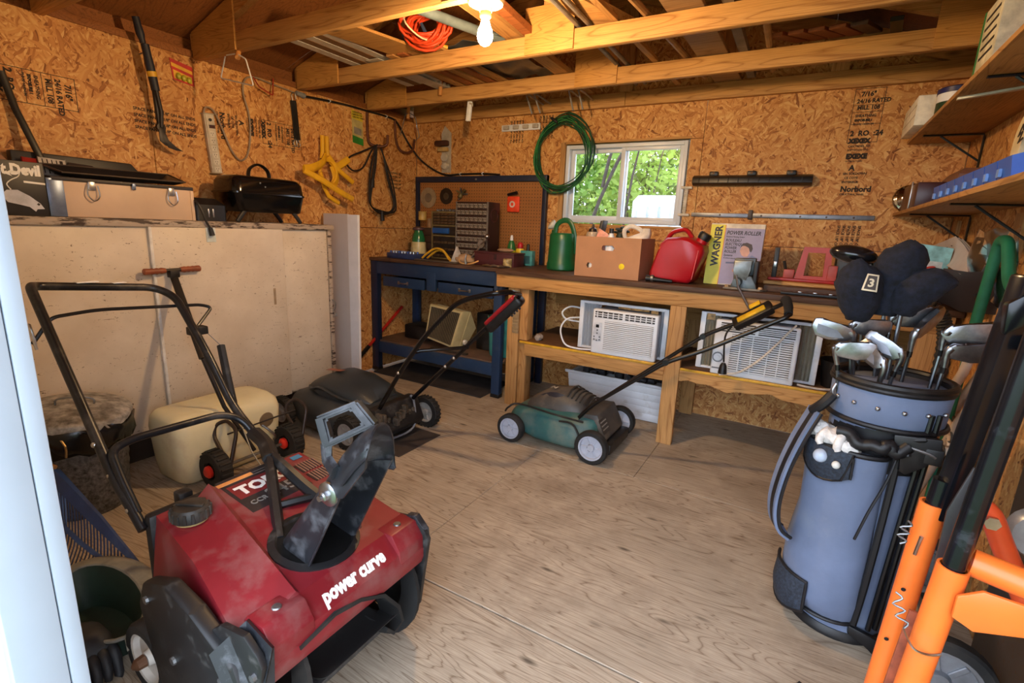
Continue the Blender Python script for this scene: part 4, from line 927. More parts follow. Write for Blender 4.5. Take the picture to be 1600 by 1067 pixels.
swb = obj('switch_housing', bx(B(), (0, 0, -.004), (.27, .07, .06), .02, Ms, 3), BLACKPL, t)
obj('switch_cover', bx(B(), (0, -.012, .026), (.23, .05, .022), .010, Ms, 3), mat('switch_red', (140, 20, 30), .3), swb)
for i in range(4): obj('trigger_tooth', bx(B(), (.04+i*.02, -.028, -.034), (.01, .014, .016), .003, Ms, 1), BLACKPL, swb)
bm = B(); tb(bm, [(-1.97, 2.22, .25), (-1.945, 2.225, .20), (-1.93, 2.20, .06), (-1.96, 2.05, .03), (-2.0, 1.98, .06)], .007, 8, 5); obj('cable_loop', bm, mat('cable_grey', (110, 112, 118), .5), t)
for p in ((-1.83, 1.975, .475), (-1.70, 2.22, .48), (-1.64, 2.22, .54)):
    bm = B(); sp(bm, (p[0], p[1]-.012, p[2]), .010); obj('bolt', bm, STEEL, t)
one('oil_mat', jit(b2(B(), (-2.12, 1.93, .0005), (-1.80, 2.30, .004)), .002, 3), mat('mat_dark', (58, 50, 46), .8), 'dark oily cardboard sheet under the black lawn mower', 'mat', (-1.95, 2.1, 0))
# ================================================================ tank, can, rake, tub, glove
t = thing('storage_tank', 'yellowed translucent plastic tank on the floor behind the snow blower', 'tank', (-2.52, 1.36, 0))
def rrect3(cx, cy, w, d, r, z, n=4): return [(x, y, z) for x, y in rr(w, d, r, n, cx, cy)]
TANK = mat('tank_poly', (222, 214, 176), .45, var=.04, scale=4, dust=(186, 160, 128), dustamt=.2, dscale=4)
TANK.node_tree.nodes['Principled BSDF'].inputs['Subsurface Weight'].default_value = .15; TANK.node_tree.nodes['Principled BSDF'].inputs['Subsurface Radius'].default_value = (.05, .04, .02)
bm = B(); cxx, cyy = -2.515, 1.36
lo(bm, [rrect3(cxx, cyy, .22, .46, .05, .0), rrect3(cxx, cyy, .27, .51, .06, .02), rrect3(cxx, cyy, .285, .53, .06, .10), rrect3(cxx, cyy, .30, .55, .06, .27), rrect3(cxx-.006, cyy, .285, .535, .06, .315), rrect3(cxx-.015, cyy, .24, .50, .06, .338), rrect3(cxx-.02, cyy, .18, .44, .05, .345)]); obj('body', bm, TANK, t, 60)
bm = B(); lt(bm, [(.045, 0), (.045, .03), (.038, .036), (0, .036)], 18, T(-2.40, 1.53, .22) @ R(PI/2, 'Y')); obj('cap', bm, mat('tank_fitting', (120, 104, 80), .5, .2), t)
bm = B(); tb(bm, [(-2.36, 1.50, .20), (-2.33, 1.52, .17), (-2.33, 1.55, .13), (-2.36, 1.56, .10)], .006, 6, 4); obj('chain', bm, DULLSTEEL, t)
GALV = mat('galvanised', (150, 148, 144), .5, .5, var=.35, scale=26, dust=(92, 82, 70), dustamt=.35)
TX_, TYc = -2.60, .81
t = thing('trash_can', 'galvanised trash can with lid and black bag against the cream cabinet', 'trash can', (TX_, TYc, 0))
prof_ = [(.145, 0), (.150, .012)]+[(.152+.00075*i*2+(.0035 if i % 2 else 0), .02+i*.022) for i in range(17)]+[(.182, .395)]
obj('drum', lt(B(), prof_, 36, T(TX_, TYc, 0)), mat('galv_flecked', (72, 70, 68), .55, .3, var=.6, scale=60), t, 50)
LM = T(TX_+.005, TYc+.005, .440) @ R(.10, 'Y') @ R(-.06, 'X')
lid = obj('lid', lt(B(), [(.193, -.030), (.197, -.028), (.197, .0), (.187, .010), (.13, .022), (.07, .026), (0, .026)], 36, LM), GALV, t, 50)
obj('lid_handle', tb(B(), [LM @ V(-.03, -.055, .026), LM @ V(-.03, -.05, .050), LM @ V(.0, .0, .058), LM @ V(.03, .05, .050), LM @ V(.03, .055, .026)], .004, 8, 3), DULLSTEEL, lid)
BAG = mat('bin_bag', (16, 16, 18), .22, var=.3, scale=30)
bm = B(); rn = random.Random(4); n = 40; rg = []
for k, (z, r) in enumerate(((.425, .186), (.405, .200), (.375, .200), (.335, .196), (.30, .184))):
    rg.append([(TX_+(r+rn.uniform(-.012, .014)*(k > 0))*math.cos(2*PI*j/n), TYc+(r+rn.uniform(-.012, .014)*(k > 0))*math.sin(2*PI*j/n), z+rn.uniform(-.012, .012)*(k > 0)) for j in range(n)])
lo(bm, rg); obj('bag', bm, BAG, t, 70)
obj('side_handle', tb(B(), [(TX_+.145, TYc-.11, .40), (TX_+.185, TYc-.10, .36), (TX_+.175, TYc-.10, .31)], .004, 6, 3), mat('brass_wire', (170, 140, 90), .4, .7), t)
# rake
BLUEP = mat('rake_blue', (34, 62, 112), .4, var=.1, scale=12, dust=(92, 104, 124), dustamt=.2)
t = thing('leaf_rake', 'blue plastic leaf rake lying beside the trash can', 'rake', (-2.1, .62, .1))
A_, E_ = V(-2.367, .640, .265), V(-1.76, .655, .125)
bm = B(); lo(bm, [[A_+V(0, .03, .03), A_+V(0, .005, -.012), A_+V(0, -.01, -.005), A_+V(0, .012, .036)], [A_.lerp(E_, .55)+V(0, .02, .022), A_.lerp(E_, .55)+V(0, 0, -.01), A_.lerp(E_, .55)+V(0, -.01, -.003), A_.lerp(E_, .55)+V(0, .01, .026)], [E_+V(0, .006, .006), E_+V(0, 0, -.006), E_+V(0, -.006, -.003), E_+V(0, 0, .008)]]); obj('spine', bm, BLUEP, t)
for i in range(26):
    u = i/25; p = A_.lerp(E_, .03+.94*u)+V(0, -.004, -.012)
    q = V(-2.238, .560, .075).lerp(V(-1.80, .62, .045), u); m_ = p.lerp(q, .55)+V(0, .012, -.02)
    bm = B(); tb(bm, [p, m_, q+V(0, .012, .004), q+V(.015, -.012, -.03)], .005, 5, 2, flat=(.0038, .0025)); obj('tine', bm, BLUEP, t)
bm = B(); tb(bm, [A_.lerp(E_, .06)+V(.02, -.05, -.06), A_.lerp(E_, .5)+V(.02, -.052, -.05), A_.lerp(E_, .92)+V(0, -.03, -.035)], .006, 6, 3, flat=(.008, .003)); obj('tine_band', bm, BLUEP, t)
bm = B(); tb(bm, [A_+V(-.02, .02, .03), (-2.62, .50, .42)], .013, 8); obj('handle', bm, FIR_Y, t)
# barrow tub
t = thing('barrow_tub', 'dusty grey green plastic tub with curved rim beside the snow blower wheel', 'tub', (-1.7, .5, 0))
n = 28; R0 = []; R1 = []; R2 = []; tx, ty = -1.70, .52
for j in range(n):
    a = 2*PI*j/n
    R0.append((tx+.20*math.cos(a), ty+.085*math.sin(a), .118+.028*math.sin(a)-.012*math.cos(a))); R1.append((tx+.17*math.cos(a), ty+.07*math.sin(a), .06)); R2.append((tx+.14*math.cos(a), ty+.06*math.sin(a), .0))
bm = B(); lo(bm, [R2, R1, R0, [(tx+(x-tx)*.95, ty+(y-ty)*.93, z+.003) for x, y, z in R0], [(tx+(x-tx)*.92, ty+(y-ty)*.9, z+.01) for x, y, z in R1], [(x, y, .02) for x, y, z in R2]]); obj('shell', bm, mat('tub_green', (30, 50, 42), .6, var=.15), t, 60)
bm = B(); solid_sheet(bm, [[(tx+(.205+.03*k)*math.cos(a)*(1 if k < 2 else .96), ty+(.088+.035*k)*math.sin(a), .122+.030*math.sin(a)-.012*math.cos(a)+.012*k-.012*k*k) for a in [-.25+ (PI+.5)*i/18 for i in range(19)]] for k in (0, .7, 1.5)], .004); obj('rim', bm, mat('rim_dusty', (126, 124, 114), .8, var=.15), t, 70)
bm = B(); tb(bm, [(x, y, z+.002) for x, y, z in R0], .006, 8, 1, True); obj('rim_bead', bm, mat('rim_dusty', (126, 124, 114), .8, var=.15), t)
t = thing('work_glove', 'limp black rubber work glove on the floor near the white door jamb', 'glove', (-1.5, .44, 0))
GLV = mat('glove_black', (32, 33, 36), .6, var=.2)
bm = B(); lo(bm, [[(-1.66+.0*k, .44+.05*math.cos(2*PI*j/10), .075+.035*math.sin(2*PI*j/10)) for j in range(10)] for k in (0,)]+[[(x, .44+w_*math.cos(2*PI*j/10), z+h_*math.sin(2*PI*j/10)) for j in range(10)] for x, w_, h_, z in ((-1.62, .055, .04, .085), (-1.57, .055, .036, .085), (-1.53, .045, .026, .07))]); obj('palm', bm, GLV, t, 60)
for k in range(4):
    y = .405+k*.024; L = (.85, 1, .9, .25)[k]
    bm = B(); tb(bm, [(-1.555, y, .08), (-1.52, y, .068), (-1.495, y-.004, .045*L), (-1.485-.004*k, y-.006, .012)], [.014, .014, .012, .010], 8, 3); obj('finger', bm, GLV, t, 60)
bm = B(); tb(bm, [(-1.60, .395, .08), (-1.57, .37, .06), (-1.545, .36, .03)], [.016, .014, .011], 8, 3); obj('thumb', bm, GLV, t, 60)
# T handled cultivator on two wheels behind the snow blower
t = thing('wheeled_cultivator', 'tall T handled two wheeled cultivator with turned brown grips behind the snow blower', 'cultivator', (-2.3, 1.4, 0))
p0, p1 = V(-2.765, 1.335, .965), V(-2.19, 1.17, .39)
e = V(-2.10, 1.14, .30)
GRIP = mat('turned_grip', (128, 66, 40), .45, var=.15)
for s in (-1, 1):
    c = V(-2.765, 1.342, .992); ax_ = V(0, 1, .02).normalized()
    q0 = c+ax_*(.035*s); q1 = c+ax_*(.135*s)
    bm = B(); tb(bm, [q0.lerp(q1, u) for u in (0, .2, .3, .4, .5, .6, .7, .8, .95, 1)], [.012, .016, .013, .016, .013, .016, .014, .016, .016, .010], 12); obj('grip', bm, GRIP, t)
bm = B(); tb(bm, [V(-2.765, 1.295, .991), V(-2.765, 1.39, .993)], .009, 8); b2(bm, (-2.785, 1.32, .955), (-2.745, 1.365, .992), .004); obj('crosspiece', bm, mat('auger_iron', (44, 40, 38), .5, .5), t)
bm = B(); pp = V(-2.765, 1.342, .965); qq = V(-2.43, 1.27, .60); tb(bm, [pp, qq], .013, 10, flat=(.018, .010)); obj('upper_shaft', bm, mat('auger_iron', (44, 40, 38), .5, .5), t)
AI = mat('auger_iron', (44, 40, 38), .5, .5)
obj('lower_shaft', tb(B(), [qq, V(-2.36, 1.31, .36), V(-2.285, 1.40, .115)], .010, 10), AI, t)
for y, red in ((1.205, 1), (1.60, 0)):
    wv = wheel(t, (-2.285, y, .092), .092, .065, .045, RUBBER, mat('wheel_black_rim', (26, 26, 28), .5), lugs=22)
    obj('hub', lt(B(), [(.030, 0), (.030, .012), (.018, .022), (0, .022)], 14, T(-2.285, y-.030, .092) @ R(PI/2, 'X')), mat('hub_red', (206, 44, 30), .4), wv)
    BRT = mat('tube_brown', (52, 42, 38), .45, .3)
    obj('guard_tube', tb(B(), fillet([(-2.235, y+.03, .12), (-2.365, y+.045, .22), (-2.375, y+.06, .275), (-2.345, y+.10, .295), (-2.25, y+.095, .27), (-2.225, y+.035, .115)], .04, 4), .009, 10), BRT, t)
obj('axle', tb(B(), [(-2.285, 1.18, .092), (-2.285, 1.62, .092)], .008, 8), DULLSTEEL, t)
obj('cross_rod', tb(B(), [(-2.30, 1.28, .24), (-2.30, 1.66, .25)], .004, 6), AI, t)
# ================================================================ golf bag on its cart
BAGB = mat('bag_blue', (104, 117, 144), .75, var=.06, scale=7, bump=1.0, dust=(124, 134, 152), dustamt=.2, dscale=5)
TRIM = mat('bag_trim', (20, 20, 23), .5, var=.15)
MESH = mat('bag_mesh', (34, 42, 54), .7, var=.4, scale=120)
t = thing('golf_bag', 'blue golf bag with black trim standing on a pull cart', 'golf bag', (.27, 1.90, 0))
gx, gy = .272, 1.90
def ell(z, r, dx=0, dy=0, n=32, rx=1): return [(gx+dx+r*rx*math.cos(2*PI*j/n), gy+dy+r*math.sin(2*PI*j/n), z) for j in range(n)]
bm = B(); lo(bm, [ell(.03, .140, -.010), ell(.10, .138, -.008), ell(.30, .134, -.004), ell(.55, .134), ell(.72, .138, .004), ell(.74, .142, .005)]); obj('body', bm, BAGB, t, 60)
bm = B(); lo(bm, [ell(.745, .148, .006), ell(.75, .152, .007), ell(.845, .155, .01), ell(.85, .15, .01)]); cl = obj('top_cuff', bm, BAGB, t, 50)
for z in (.742, .852): obj('cuff_trim', tb(B(), ell(z, .155, .008), .008, 8, 1, True), TRIM, t)
bm = B(); lo(bm, [ell(.862, .158, .011), ell(.868, .158, .011), ell(.868, .143, .011), ell(.60, .138, .003), ell(.60, .01, .003)], cap=False); obj('inner_liner', bm, TRIM, t, 50)
obj('rim', tb(B(), ell(.866, .152, .011), .011, 8, 1, True), BLACKPL, t)
bm = B(); lt(bm, [(.146, 0), (.152, .006), (.152, .018), (.143, .034), (0, .034)], 36, T(gx-.012, gy, 0)); obj('base', bm, BLACKPL, t)
for a in (-150, -128, -105, -82, -60, -38):
    bm = B(); sp(bm, (gx+.01+.158*math.cos(math.radians(a)), gy+.158*math.sin(math.radians(a)), .80), .007, n=8, m=6); obj('rivet', bm, STEEL, cl)
# big side pocket (front left), with wrinkles
def pocket(z, out, w0, w1, n=15, ctr=-135, base=.128, wr=0):
    r = []
    for j in range(n):
        u = j/(n-1); a = math.radians(ctr+(w0 if u < .5 else w1)*(u-.5)*2); b_ = base+out*math.sin(PI*u)**.55
        b_ += wr*math.sin(z*23+u*7)*math.sin(PI*u)
        r.append((gx-.006+b_*math.cos(a), gy+b_*math.sin(a), z))
    for j in range(n):
        u = 1-j/(n-1); a = math.radians(ctr+(w0 if u < .5 else w1)*(u-.5)*2); r.append((gx-.006+.10*math.cos(a), gy+.10*math.sin(a), z))
    return r
bm = B(); zs = [.075, .09, .14, .20, .27, .34, .41, .48, .55, .60, .635, .65]
lo(bm, [pocket(z, .070*(1-.55*max(0, (.12-z)/.05))+.012*math.sin(z*9), 62, 62, wr=.006) for z in zs]); obj('side_pocket', bm, BAGB, t, 70)
bm = B(); tb(bm, [(x, y, z) for (x, y, z) in pocket(.652, .062, 60, 60)[:15]], .009, 8, 2); obj('pocket_zip', bm, TRIM, t)
bm = B(); tb(bm, [(x, y, z) for (x, y, z) in pocket(.078, .055, 60, 60)[:15]], .007, 8, 2); obj('pocket_zip', bm, TRIM, t)
def wall_pt(a, z, r): return V(gx-.006+r*math.cos(math.radians(a)), gy+r*math.sin(math.radians(a)), z)
bm = B(); tb(bm, [wall_pt(-71, .715, .148), wall_pt(-73, .55, .156), wall_pt(-75, .35, .158), wall_pt(-77, .20, .158), wall_pt(-79, .08, .154)], .010, 6, 4, flat=(.010, .005)); obj('seam_zip', bm, TRIM, t)
bm = B(); tb(bm, [wall_pt(-72, .69, .152), wall_pt(-80, .60, .176), wall_pt(-90, .50, .198), wall_pt(-96, .40, .206)], .004, 6, 4); obj('seam_zip', bm, TRIM, t)
# mesh pockets: ball pocket at the top, net at the bottom
def patch(a0, a1, z0, z1, off, na=8, nz=6, sag=0):
    rows = []
    for i in range(nz+1):
        z = z0+(z1-z0)*i/nz; row = []
        for j in range(na+1):
            a = a0+(a1-a0)*j/na; u = (a-(-135)+62)/124; u = min(max(u, 0.02), .98)
            r = .128+(.070+.012*math.sin(z*9))*math.sin(PI*u)**.55+off+sag*math.sin(PI*i/nz)*math.sin(PI*j/na)
            row.append(wall_pt(a, z-(.03*math.sin(PI*j/na)*(1-i/nz)), r))
        rows.append(row)
    return rows
obj('ball_pocket', solid_sheet(B(), patch(-160, -108, .575, .655, .008, sag=.014), .004), MESH, t, 60)
obj('net_pocket', solid_sheet(B(), patch(-172, -122, .085, .195, .008, sag=.016), .004), MESH, t, 60)
bm = B(); P_ = patch(-160, -108, .575, .655, .012); tb(bm, [r[-1] for r in P_]+list(reversed(P_[0]))[1:]+[r[0] for r in P_][1:], .004, 6); obj('pocket_piping', bm, TRIM, t)
bm = B(); P_ = patch(-172, -122, .085, .195, .012); tb(bm, [r[0] for r in reversed(P_)]+P_[0][1:]+[r[-1] for r in P_][1:]+list(reversed(P_[-1]))[1:], .005, 6); obj('pocket_piping', bm, TRIM, t)
# drawstring mouth and strap
bm = B(); rn = random.Random(6); tb(bm, [wall_pt(-70-7*i+rn.uniform(-3, 3), .70+rn.uniform(-.02, .012), .165+rn.uniform(-.004, .016)) for i in range(9)], .018, 8, 3); obj('drawstring_mouth', bm, TRIM, t, 70)
bm = B(); tb(bm, [(.395, 1.775, .73), (.36, 1.74, .735), (.33, 1.745, .72), (.33, 1.73, .68)], .008, 6, 3); obj('drawstring', bm, TRIM, t)
ST = [(.098, 1.84, .735), (.062, 1.80, .64), (.036, 1.785, .53), (.026, 1.775, .42), (.040, 1.77, .345), (.075, 1.78, .315)]
def strap(off, wd, th):
    rows = []
    for p in smooth_path(ST, 5): rows.append([(p.x+off-.35*w_, p.y-.012*(off != 0)+w_, p.z) for w_ in (-wd, 0, wd)])
    return solid_sheet(B(), rows, th)
obj('shoulder_strap', strap(0, .034, .014), BAGB, t, 60)
obj('strap_trim', strap(-.006, .012, .006), TRIM, t)
obj('strap_trim', tb(B(), [(p.x+.012, p.y-.034, p.z) for p in smooth_path(ST, 5)], .006, 6), TRIM, t); obj('strap_trim', tb(B(), [(p.x-.016, p.y+.034, p.z) for p in smooth_path(ST, 5)], .006, 6), TRIM, t)
bm = B(); tb(bm, [V(.13, 1.82, .80), V(.11, 1.81, .77), V(.085, 1.83, .735)], .016, 8, 3); obj('strap_clip', bm, TRIM, t)
bm = B(); tb(bm, [(.135, 1.835, .835), (.128, 1.83, .815), (.132, 1.83, .80)], .004, 6, 3); obj('ring', bm, STEEL, t)
# balls, white glove in the pocket
for (a, z, r) in ((-132, .622, .212),): one('golf_ball', sp(B(), wall_pt(a, z, r), .0213, n=16, m=12), mat('ball_white', (170, 184, 204), .4), 'scuffed golf ball in the mesh pocket of the golf bag', 'golf ball', wall_pt(a, z, r))
one('golf_ball', sp(B(), wall_pt(-118, .615, .216), .012, n=12, m=8), mat('tee_white', (206, 206, 200), .5), 'small white marker beside the golf ball in the mesh pocket', 'ball marker', wall_pt(-118, .615, .216))
t2 = thing('golf_gloves', 'crumpled white golf gloves stuffed in the golf bag pocket', 'gloves', tuple(wall_pt(-140, .67, .17)))
GW = mat('glove_white', (216, 212, 208), .75, var=.12, scale=40, bump=.4)
rn = random.Random(11); bm = B()
for i in range(5):
    q = bmesh.ops.create_icosphere(bm, subdivisions=3, radius=1); c = wall_pt(-165+i*12, .668+.012*(i % 2), .165); ph = rn.uniform(0, 6)
    for v in q['verts']:
        d = v.co.normalized(); k = 1+.22*math.sin(d.x*5+ph)*math.sin(d.y*4+ph*2)+.12*math.sin(d.z*9+d.x*7)
        v.co = c+V(d.x*.036, d.y*.030, d.z*.028)*k
obj('leather', bm, GW, t2, 70)
for k in range(4):
    a = -168+k*15; p = wall_pt(a, .690, .165); q_ = wall_pt(a+rn.uniform(-6, 6), .668, .204)
    obj('finger', tb(B(), [p, p.lerp(q_, .5)+V(0, 0, .012), q_, q_+V(.004, -.004, -.014)], [.012, .013, .012, .009], 8, 3), GW, t2, 60)
# pull cart: rail, brackets, axle and wheels
t = thing('golf_cart', 'black two wheeled pull cart strapped behind the blue golf bag', 'golf cart', (.42, 1.8, 0))
for dx in (0, .020): obj('rail', tb(B(), [(.372+dx, 1.775+dx*.8, .80), (.350+dx, 1.765+dx*.8, .36), (.338+dx, 1.765+dx*.8, .07)], .008, 8), BLACKPAINT, t)
bm = B(); pr(bm, [(.29, .735), (.40, .745), (.405, .70), (.375, .655), (.335, .62), (.315, .63), (.318, .68), (.295, .70)], .012, zplane(1.748), .004); br = obj('upper_bracket', bm, BLACKPL, t)
obj('clamp', b2(B(), (.365, 1.735, .665), (.41, 1.775, .715), .006), BLACKPL, br)
bm = B(); tb(bm, [(.335, 1.735, .705), (.375, 1.73, .70), (.392, 1.735, .69)], .004, 6); obj('clamp_lever', bm, DULLSTEEL, br)
bm = B(); pr(bm, [(.285, .075), (.37, .055), (.40, .01), (.36, .0), (.33, .03), (.285, .045)], .02, zplane(1.765), .004); obj('lower_bracket', bm, BLACKPL, t)
wheel(t, (.470, 1.575, .130), .128, .045, .098, RUBBER, mat('wheel_silver', (132, 136, 142), .4, .5), spokes=7)
wheel(t, (.50, 2.16, .130), .128, .045, .098, RUBBER, mat('wheel_silver', (132, 136, 142), .4, .5), spokes=7)
bm = B(); tb(bm, [(.47, 1.59, .13), (.49, 2.15, .13)], .008, 8); tb(bm, [(.40, 1.78, .16), (.455, 1.60, .13)], .009, 8); obj('axle', bm, DULLSTEEL, t)
# clubs
IRON = mat('club_steel', (150, 152, 158), .32, 1, var=.12, scale=40); SHAFT = mat('shaft_steel', (120, 124, 130), .3, 1)
def iron(head, ang, tilt, base, label, s=1.0, roll=0):
    s *= 1.22
    """head = heel point, ang = heading of the toe in plan, tilt = lift of the toe, roll = turn of the face about the toe line"""
    t = thing('golf_club', label, 'golf club', tuple(base), group=None)
    hv = Vector(head); bv = Vector(base)
    xd = V(math.cos(ang)*math.cos(tilt), math.sin(ang)*math.cos(tilt), math.sin(tilt))
    M = frame(hv, xd, z=V(0, 0, 1)) @ R(PI/2+roll, 'X')
    pl = [(-.012*s, -.006*s), (.004*s, -.026*s), (.045*s, -.030*s), (.074*s, -.024*s), (.086*s, -.002*s), (.082*s, .018*s), (.066*s, .022*s), (.028*s, .010*s), (.004*s, .012*s)]
    bm = B(); pr(bm, pl, .014*s, M @ T(0, 0, -.007*s), .004*s); hd_ = obj('club_head', bm, IRON, t, 30)
    bm = B(); pr(bm, [(.012*s, -.018*s), (.045*s, -.022*s), (.072*s, -.016*s), (.074*s, .006*s), (.03*s, -.002*s)], .0014, M @ T(0, 0, -.0076*s)); obj('cavity', bm, mat('cavity_steel', (120, 122, 130), .45, 1), hd_)
    dn = (bv-hv).normalized(); c = hv+dn*.06
    bm = B(); tb(bm, [hv+xd*.002, hv+dn*.018-xd*.004, c], [.0095*s, .009, .0075], 10, 3); obj('hosel', bm, IRON, t, 50)
    obj('ferrule', tb(B(), [c, c+dn*.018], .0078, 10), BLACKPAINT, t)
    obj('shaft', tb(B(), [c+dn*.018, bv], .0055, 8), SHAFT, t); return t
z0 = .66
iron((.150, 1.86, 1.000), PI+.1, .10, (.20, 1.88, z0), 'iron with its toe to the left, leftmost of the golf clubs', 1.05)
iron((.158, 1.93, 1.020), .2, -.10, (.19, 1.93, z0), 'iron just behind the leftmost club under the number 3 cover', 1.0)
iron((.118, 1.83, .955), -.05, .0, (.17, 1.85, z0), 'low iron with oval back at the front of the golf clubs', 1.0)
iron((.240, 1.80, .925), PI-.7, .55, (.235, 1.82, z0), 'short wedge facing up at the front centre of the bag', .9, .25)
iron((.285, 1.86, .955), PI-.25, .35, (.25, 1.87, z0), 'iron leaning left behind the short wedge', 1.0, .1)
iron((.262, 1.98, 1.050), .12, .12, (.24, 1.96, z0), 'tall iron right under the dark fur covers', 1.1)
iron((.318, 1.93, 1.010), PI/2-.9, .75, (.30, 1.93, z0), 'tall iron with its blade turned edge on', 1.05, .4)
iron((.385, 1.90, 1.030), .05, .06, (.365, 1.90, z0), 'large blade iron with toe to the far right of the bag', 1.25)
iron((.395, 1.87, .985), .15, -.06, (.375, 1.88, z0), 'iron just under the large blade at the right of the bag', 1.0, .2)
FUR = mat('navy_fur', (17, 20, 32), .95, var=.5, scale=60, bump=.6)
def cover(label, pts, rad, base, s=1.0):
    t = thing('club_head_cover', label, 'head cover', tuple(base))
    bm = B(); tb(bm, pts, rad, 16, 4); jit(bm, .003, int(pts[0][0]*1e4) % 97); obj('fur', bm, FUR, t, 80)
    obj('shaft', tb(B(), [pts[0], base], .006, 8), SHAFT, t); return t
c3 = cover('dark fur club cover with a number 3 tag', [(.165, 1.93, 1.03), (.160, 1.925, 1.09), (.148, 1.915, 1.15), (.138, 1.905, 1.19), (.135, 1.90, 1.222)], [.030, .036, .046, .052, .056, .060, .063, .064, .064, .062, .058, .052, .044, .034, .024, .014, .006], (.20, 1.93, z0))
TM = frame((.175, 1.852, 1.155), (.99, .02, -.03), z=(.1, -.95, .25)) @ R(-.06)
bm = B(); pr(bm, [(-.020, -.026), (.020, -.026), (.015, .026), (-.015, .026)], .003, TM, .001); tg = obj('tag', bm, mat('tag_cream', (206, 190, 160), .6), c3)
bm = B(); pr(bm, [(-.015, -.021), (.015, -.021), (.011, .021), (-.011, .021)], .001, TM @ T(0, 0, .003)); obj('tag_face', bm, mat('tag_brown', (52, 40, 34), .6), tg)
text('3', .034, TM @ T(-.0085, -.0125, .0042), mat('tag_cream', (206, 190, 160), .6), tg, bold=.03)
cover('tall dark fur club cover, topmost of the three', [(.235, 1.96, 1.05), (.24, 1.965, 1.13), (.250, 1.965, 1.20), (.262, 1.96, 1.25), (.262, 1.96, 1.285)], [.030, .034, .040, .046, .05, .055, .06, .062, .064, .064, .063, .060, .054, .045, .034, .020, .008], (.25, 1.95, z0))
cover('dark fur club cover drooping to the right', [(.275, 1.94, 1.06), (.285, 1.935, 1.115), (.310, 1.925, 1.150), (.350, 1.915, 1.165), (.385, 1.91, 1.168)], [.028, .034, .042, .048, .052, .054, .055, .055, .054, .052, .050, .046, .040, .032, .024, .014, .006], (.27, 1.93, z0))
t = thing('golf_club', 'black domed driver head behind the number 3 cover', 'golf club', (.21, 2.02, z0))
bm = B(); sp(bm, (.128, 2.02, 1.232), (.070, .055, .030), R(.15, 'Y'), 20, 12); obj('club_head', bm, mat('driver_black', (20, 20, 23), .18), t, 60)
obj('shaft', tb(B(), [(.18, 2.02, 1.222), (.21, 2.02, z0)], .006, 8), SHAFT, t)
# ================================================================ orange and black stand in the right foreground
ORG = mat('stand_orange', (232, 114, 44), .36, var=.05, scale=8, dust=(206, 112, 60), dustamt=.15)
BLK = mat('stand_black', (17, 19, 24), .22, .2, var=.2, scale=16, dust=(84, 88, 98), dustamt=.12)
t = thing('folding_stand', 'orange and black folded tubular lifting stand in front of the golf bag', 'stand', (.27, 1.1, 0))
ny, fy = 1.05, 1.15
nB, nM, nT = V(.281, ny, .49), V(.297, ny, .695), V(.311, ny, 1.01); nd = (nT-nB)/(nT.z-nB.z)
nP = lambda z: nB+nd*(z-nB.z)
fB, fM, fT = V(.254, fy, .393), V(.272, fy, .790), V(.311, fy, 1.17)
def otube(bm, p, q, r, th=.004, n=20):
    d = (q-p); M = frame(p, d.orthogonal(), z=d) if False else Matrix.Translation(p) @ d.to_track_quat('Z', 'Y').to_matrix().to_4x4()
    L = d.length; return lt(bm, [(r, 0), (r, L), (r-th, L), (r-th, .01), (r-th, 0)], n, M, cap=False)
obj('leg_sleeve', otube(B(), nP(.03), nP(.735), .0230), ORG, t, 50)
obj('leg_sleeve', otube(B(), V(.243, fy, .03), V(.2725, fy, .800), .0215), ORG, t, 50)
obj('inner_post', tb(B(), [nP(.60), nP(1.36)], .0165, 18), BLK, t, 50)
bm = B(); fN = V(.286, fy, .815); up_ = (fT-fN); bx(bm, (0, 0, 0), (.030, .034, .46), .005, Matrix.Translation((fN+fT)/2+V(.003, 0, .01)) @ frame((0, 0, 0), V(.9, .44, 0)-up_.normalized()*V(.9, .44, 0).dot(up_.normalized()), z=up_)); sq = obj('square_post', bm, BLK, t)
obj('inner_post', tb(B(), [V(.268, fy, .66), V(.279, fy, .85)], .0165, 16), BLK, t, 50)
bm = B(); pr(bm, [(.300, 1.13), (.345, 1.165), (.375, 1.20), (.372, 1.225), (.330, 1.215), (.296, 1.185)], .05, zplane(fy+.025), .006); obj('hinge_bracket', bm, BLK, t)
bm = B(); tb(bm, [(.345, fy-.035, 1.12), (.345, fy+.04, 1.12)], .014, 12); obj('hinge_pin', bm, BLK, t)
bm = B(); tb(bm, [(.345, fy+.06, 1.185), (.375, 1.12, .98), (.36, 1.15, .72)], .02, 10, flat=(.022, .022)); bm.free()
bm = B(); pr(bm, [(.282, .81), (.302, .90), (.325, .90), (.325, .78), (.300, .66), (.285, .655)], .006, zplane(1.11), .002); obj('hook_plate', bm, mat('plate_dark', (58, 56, 58), .4, .3), t)
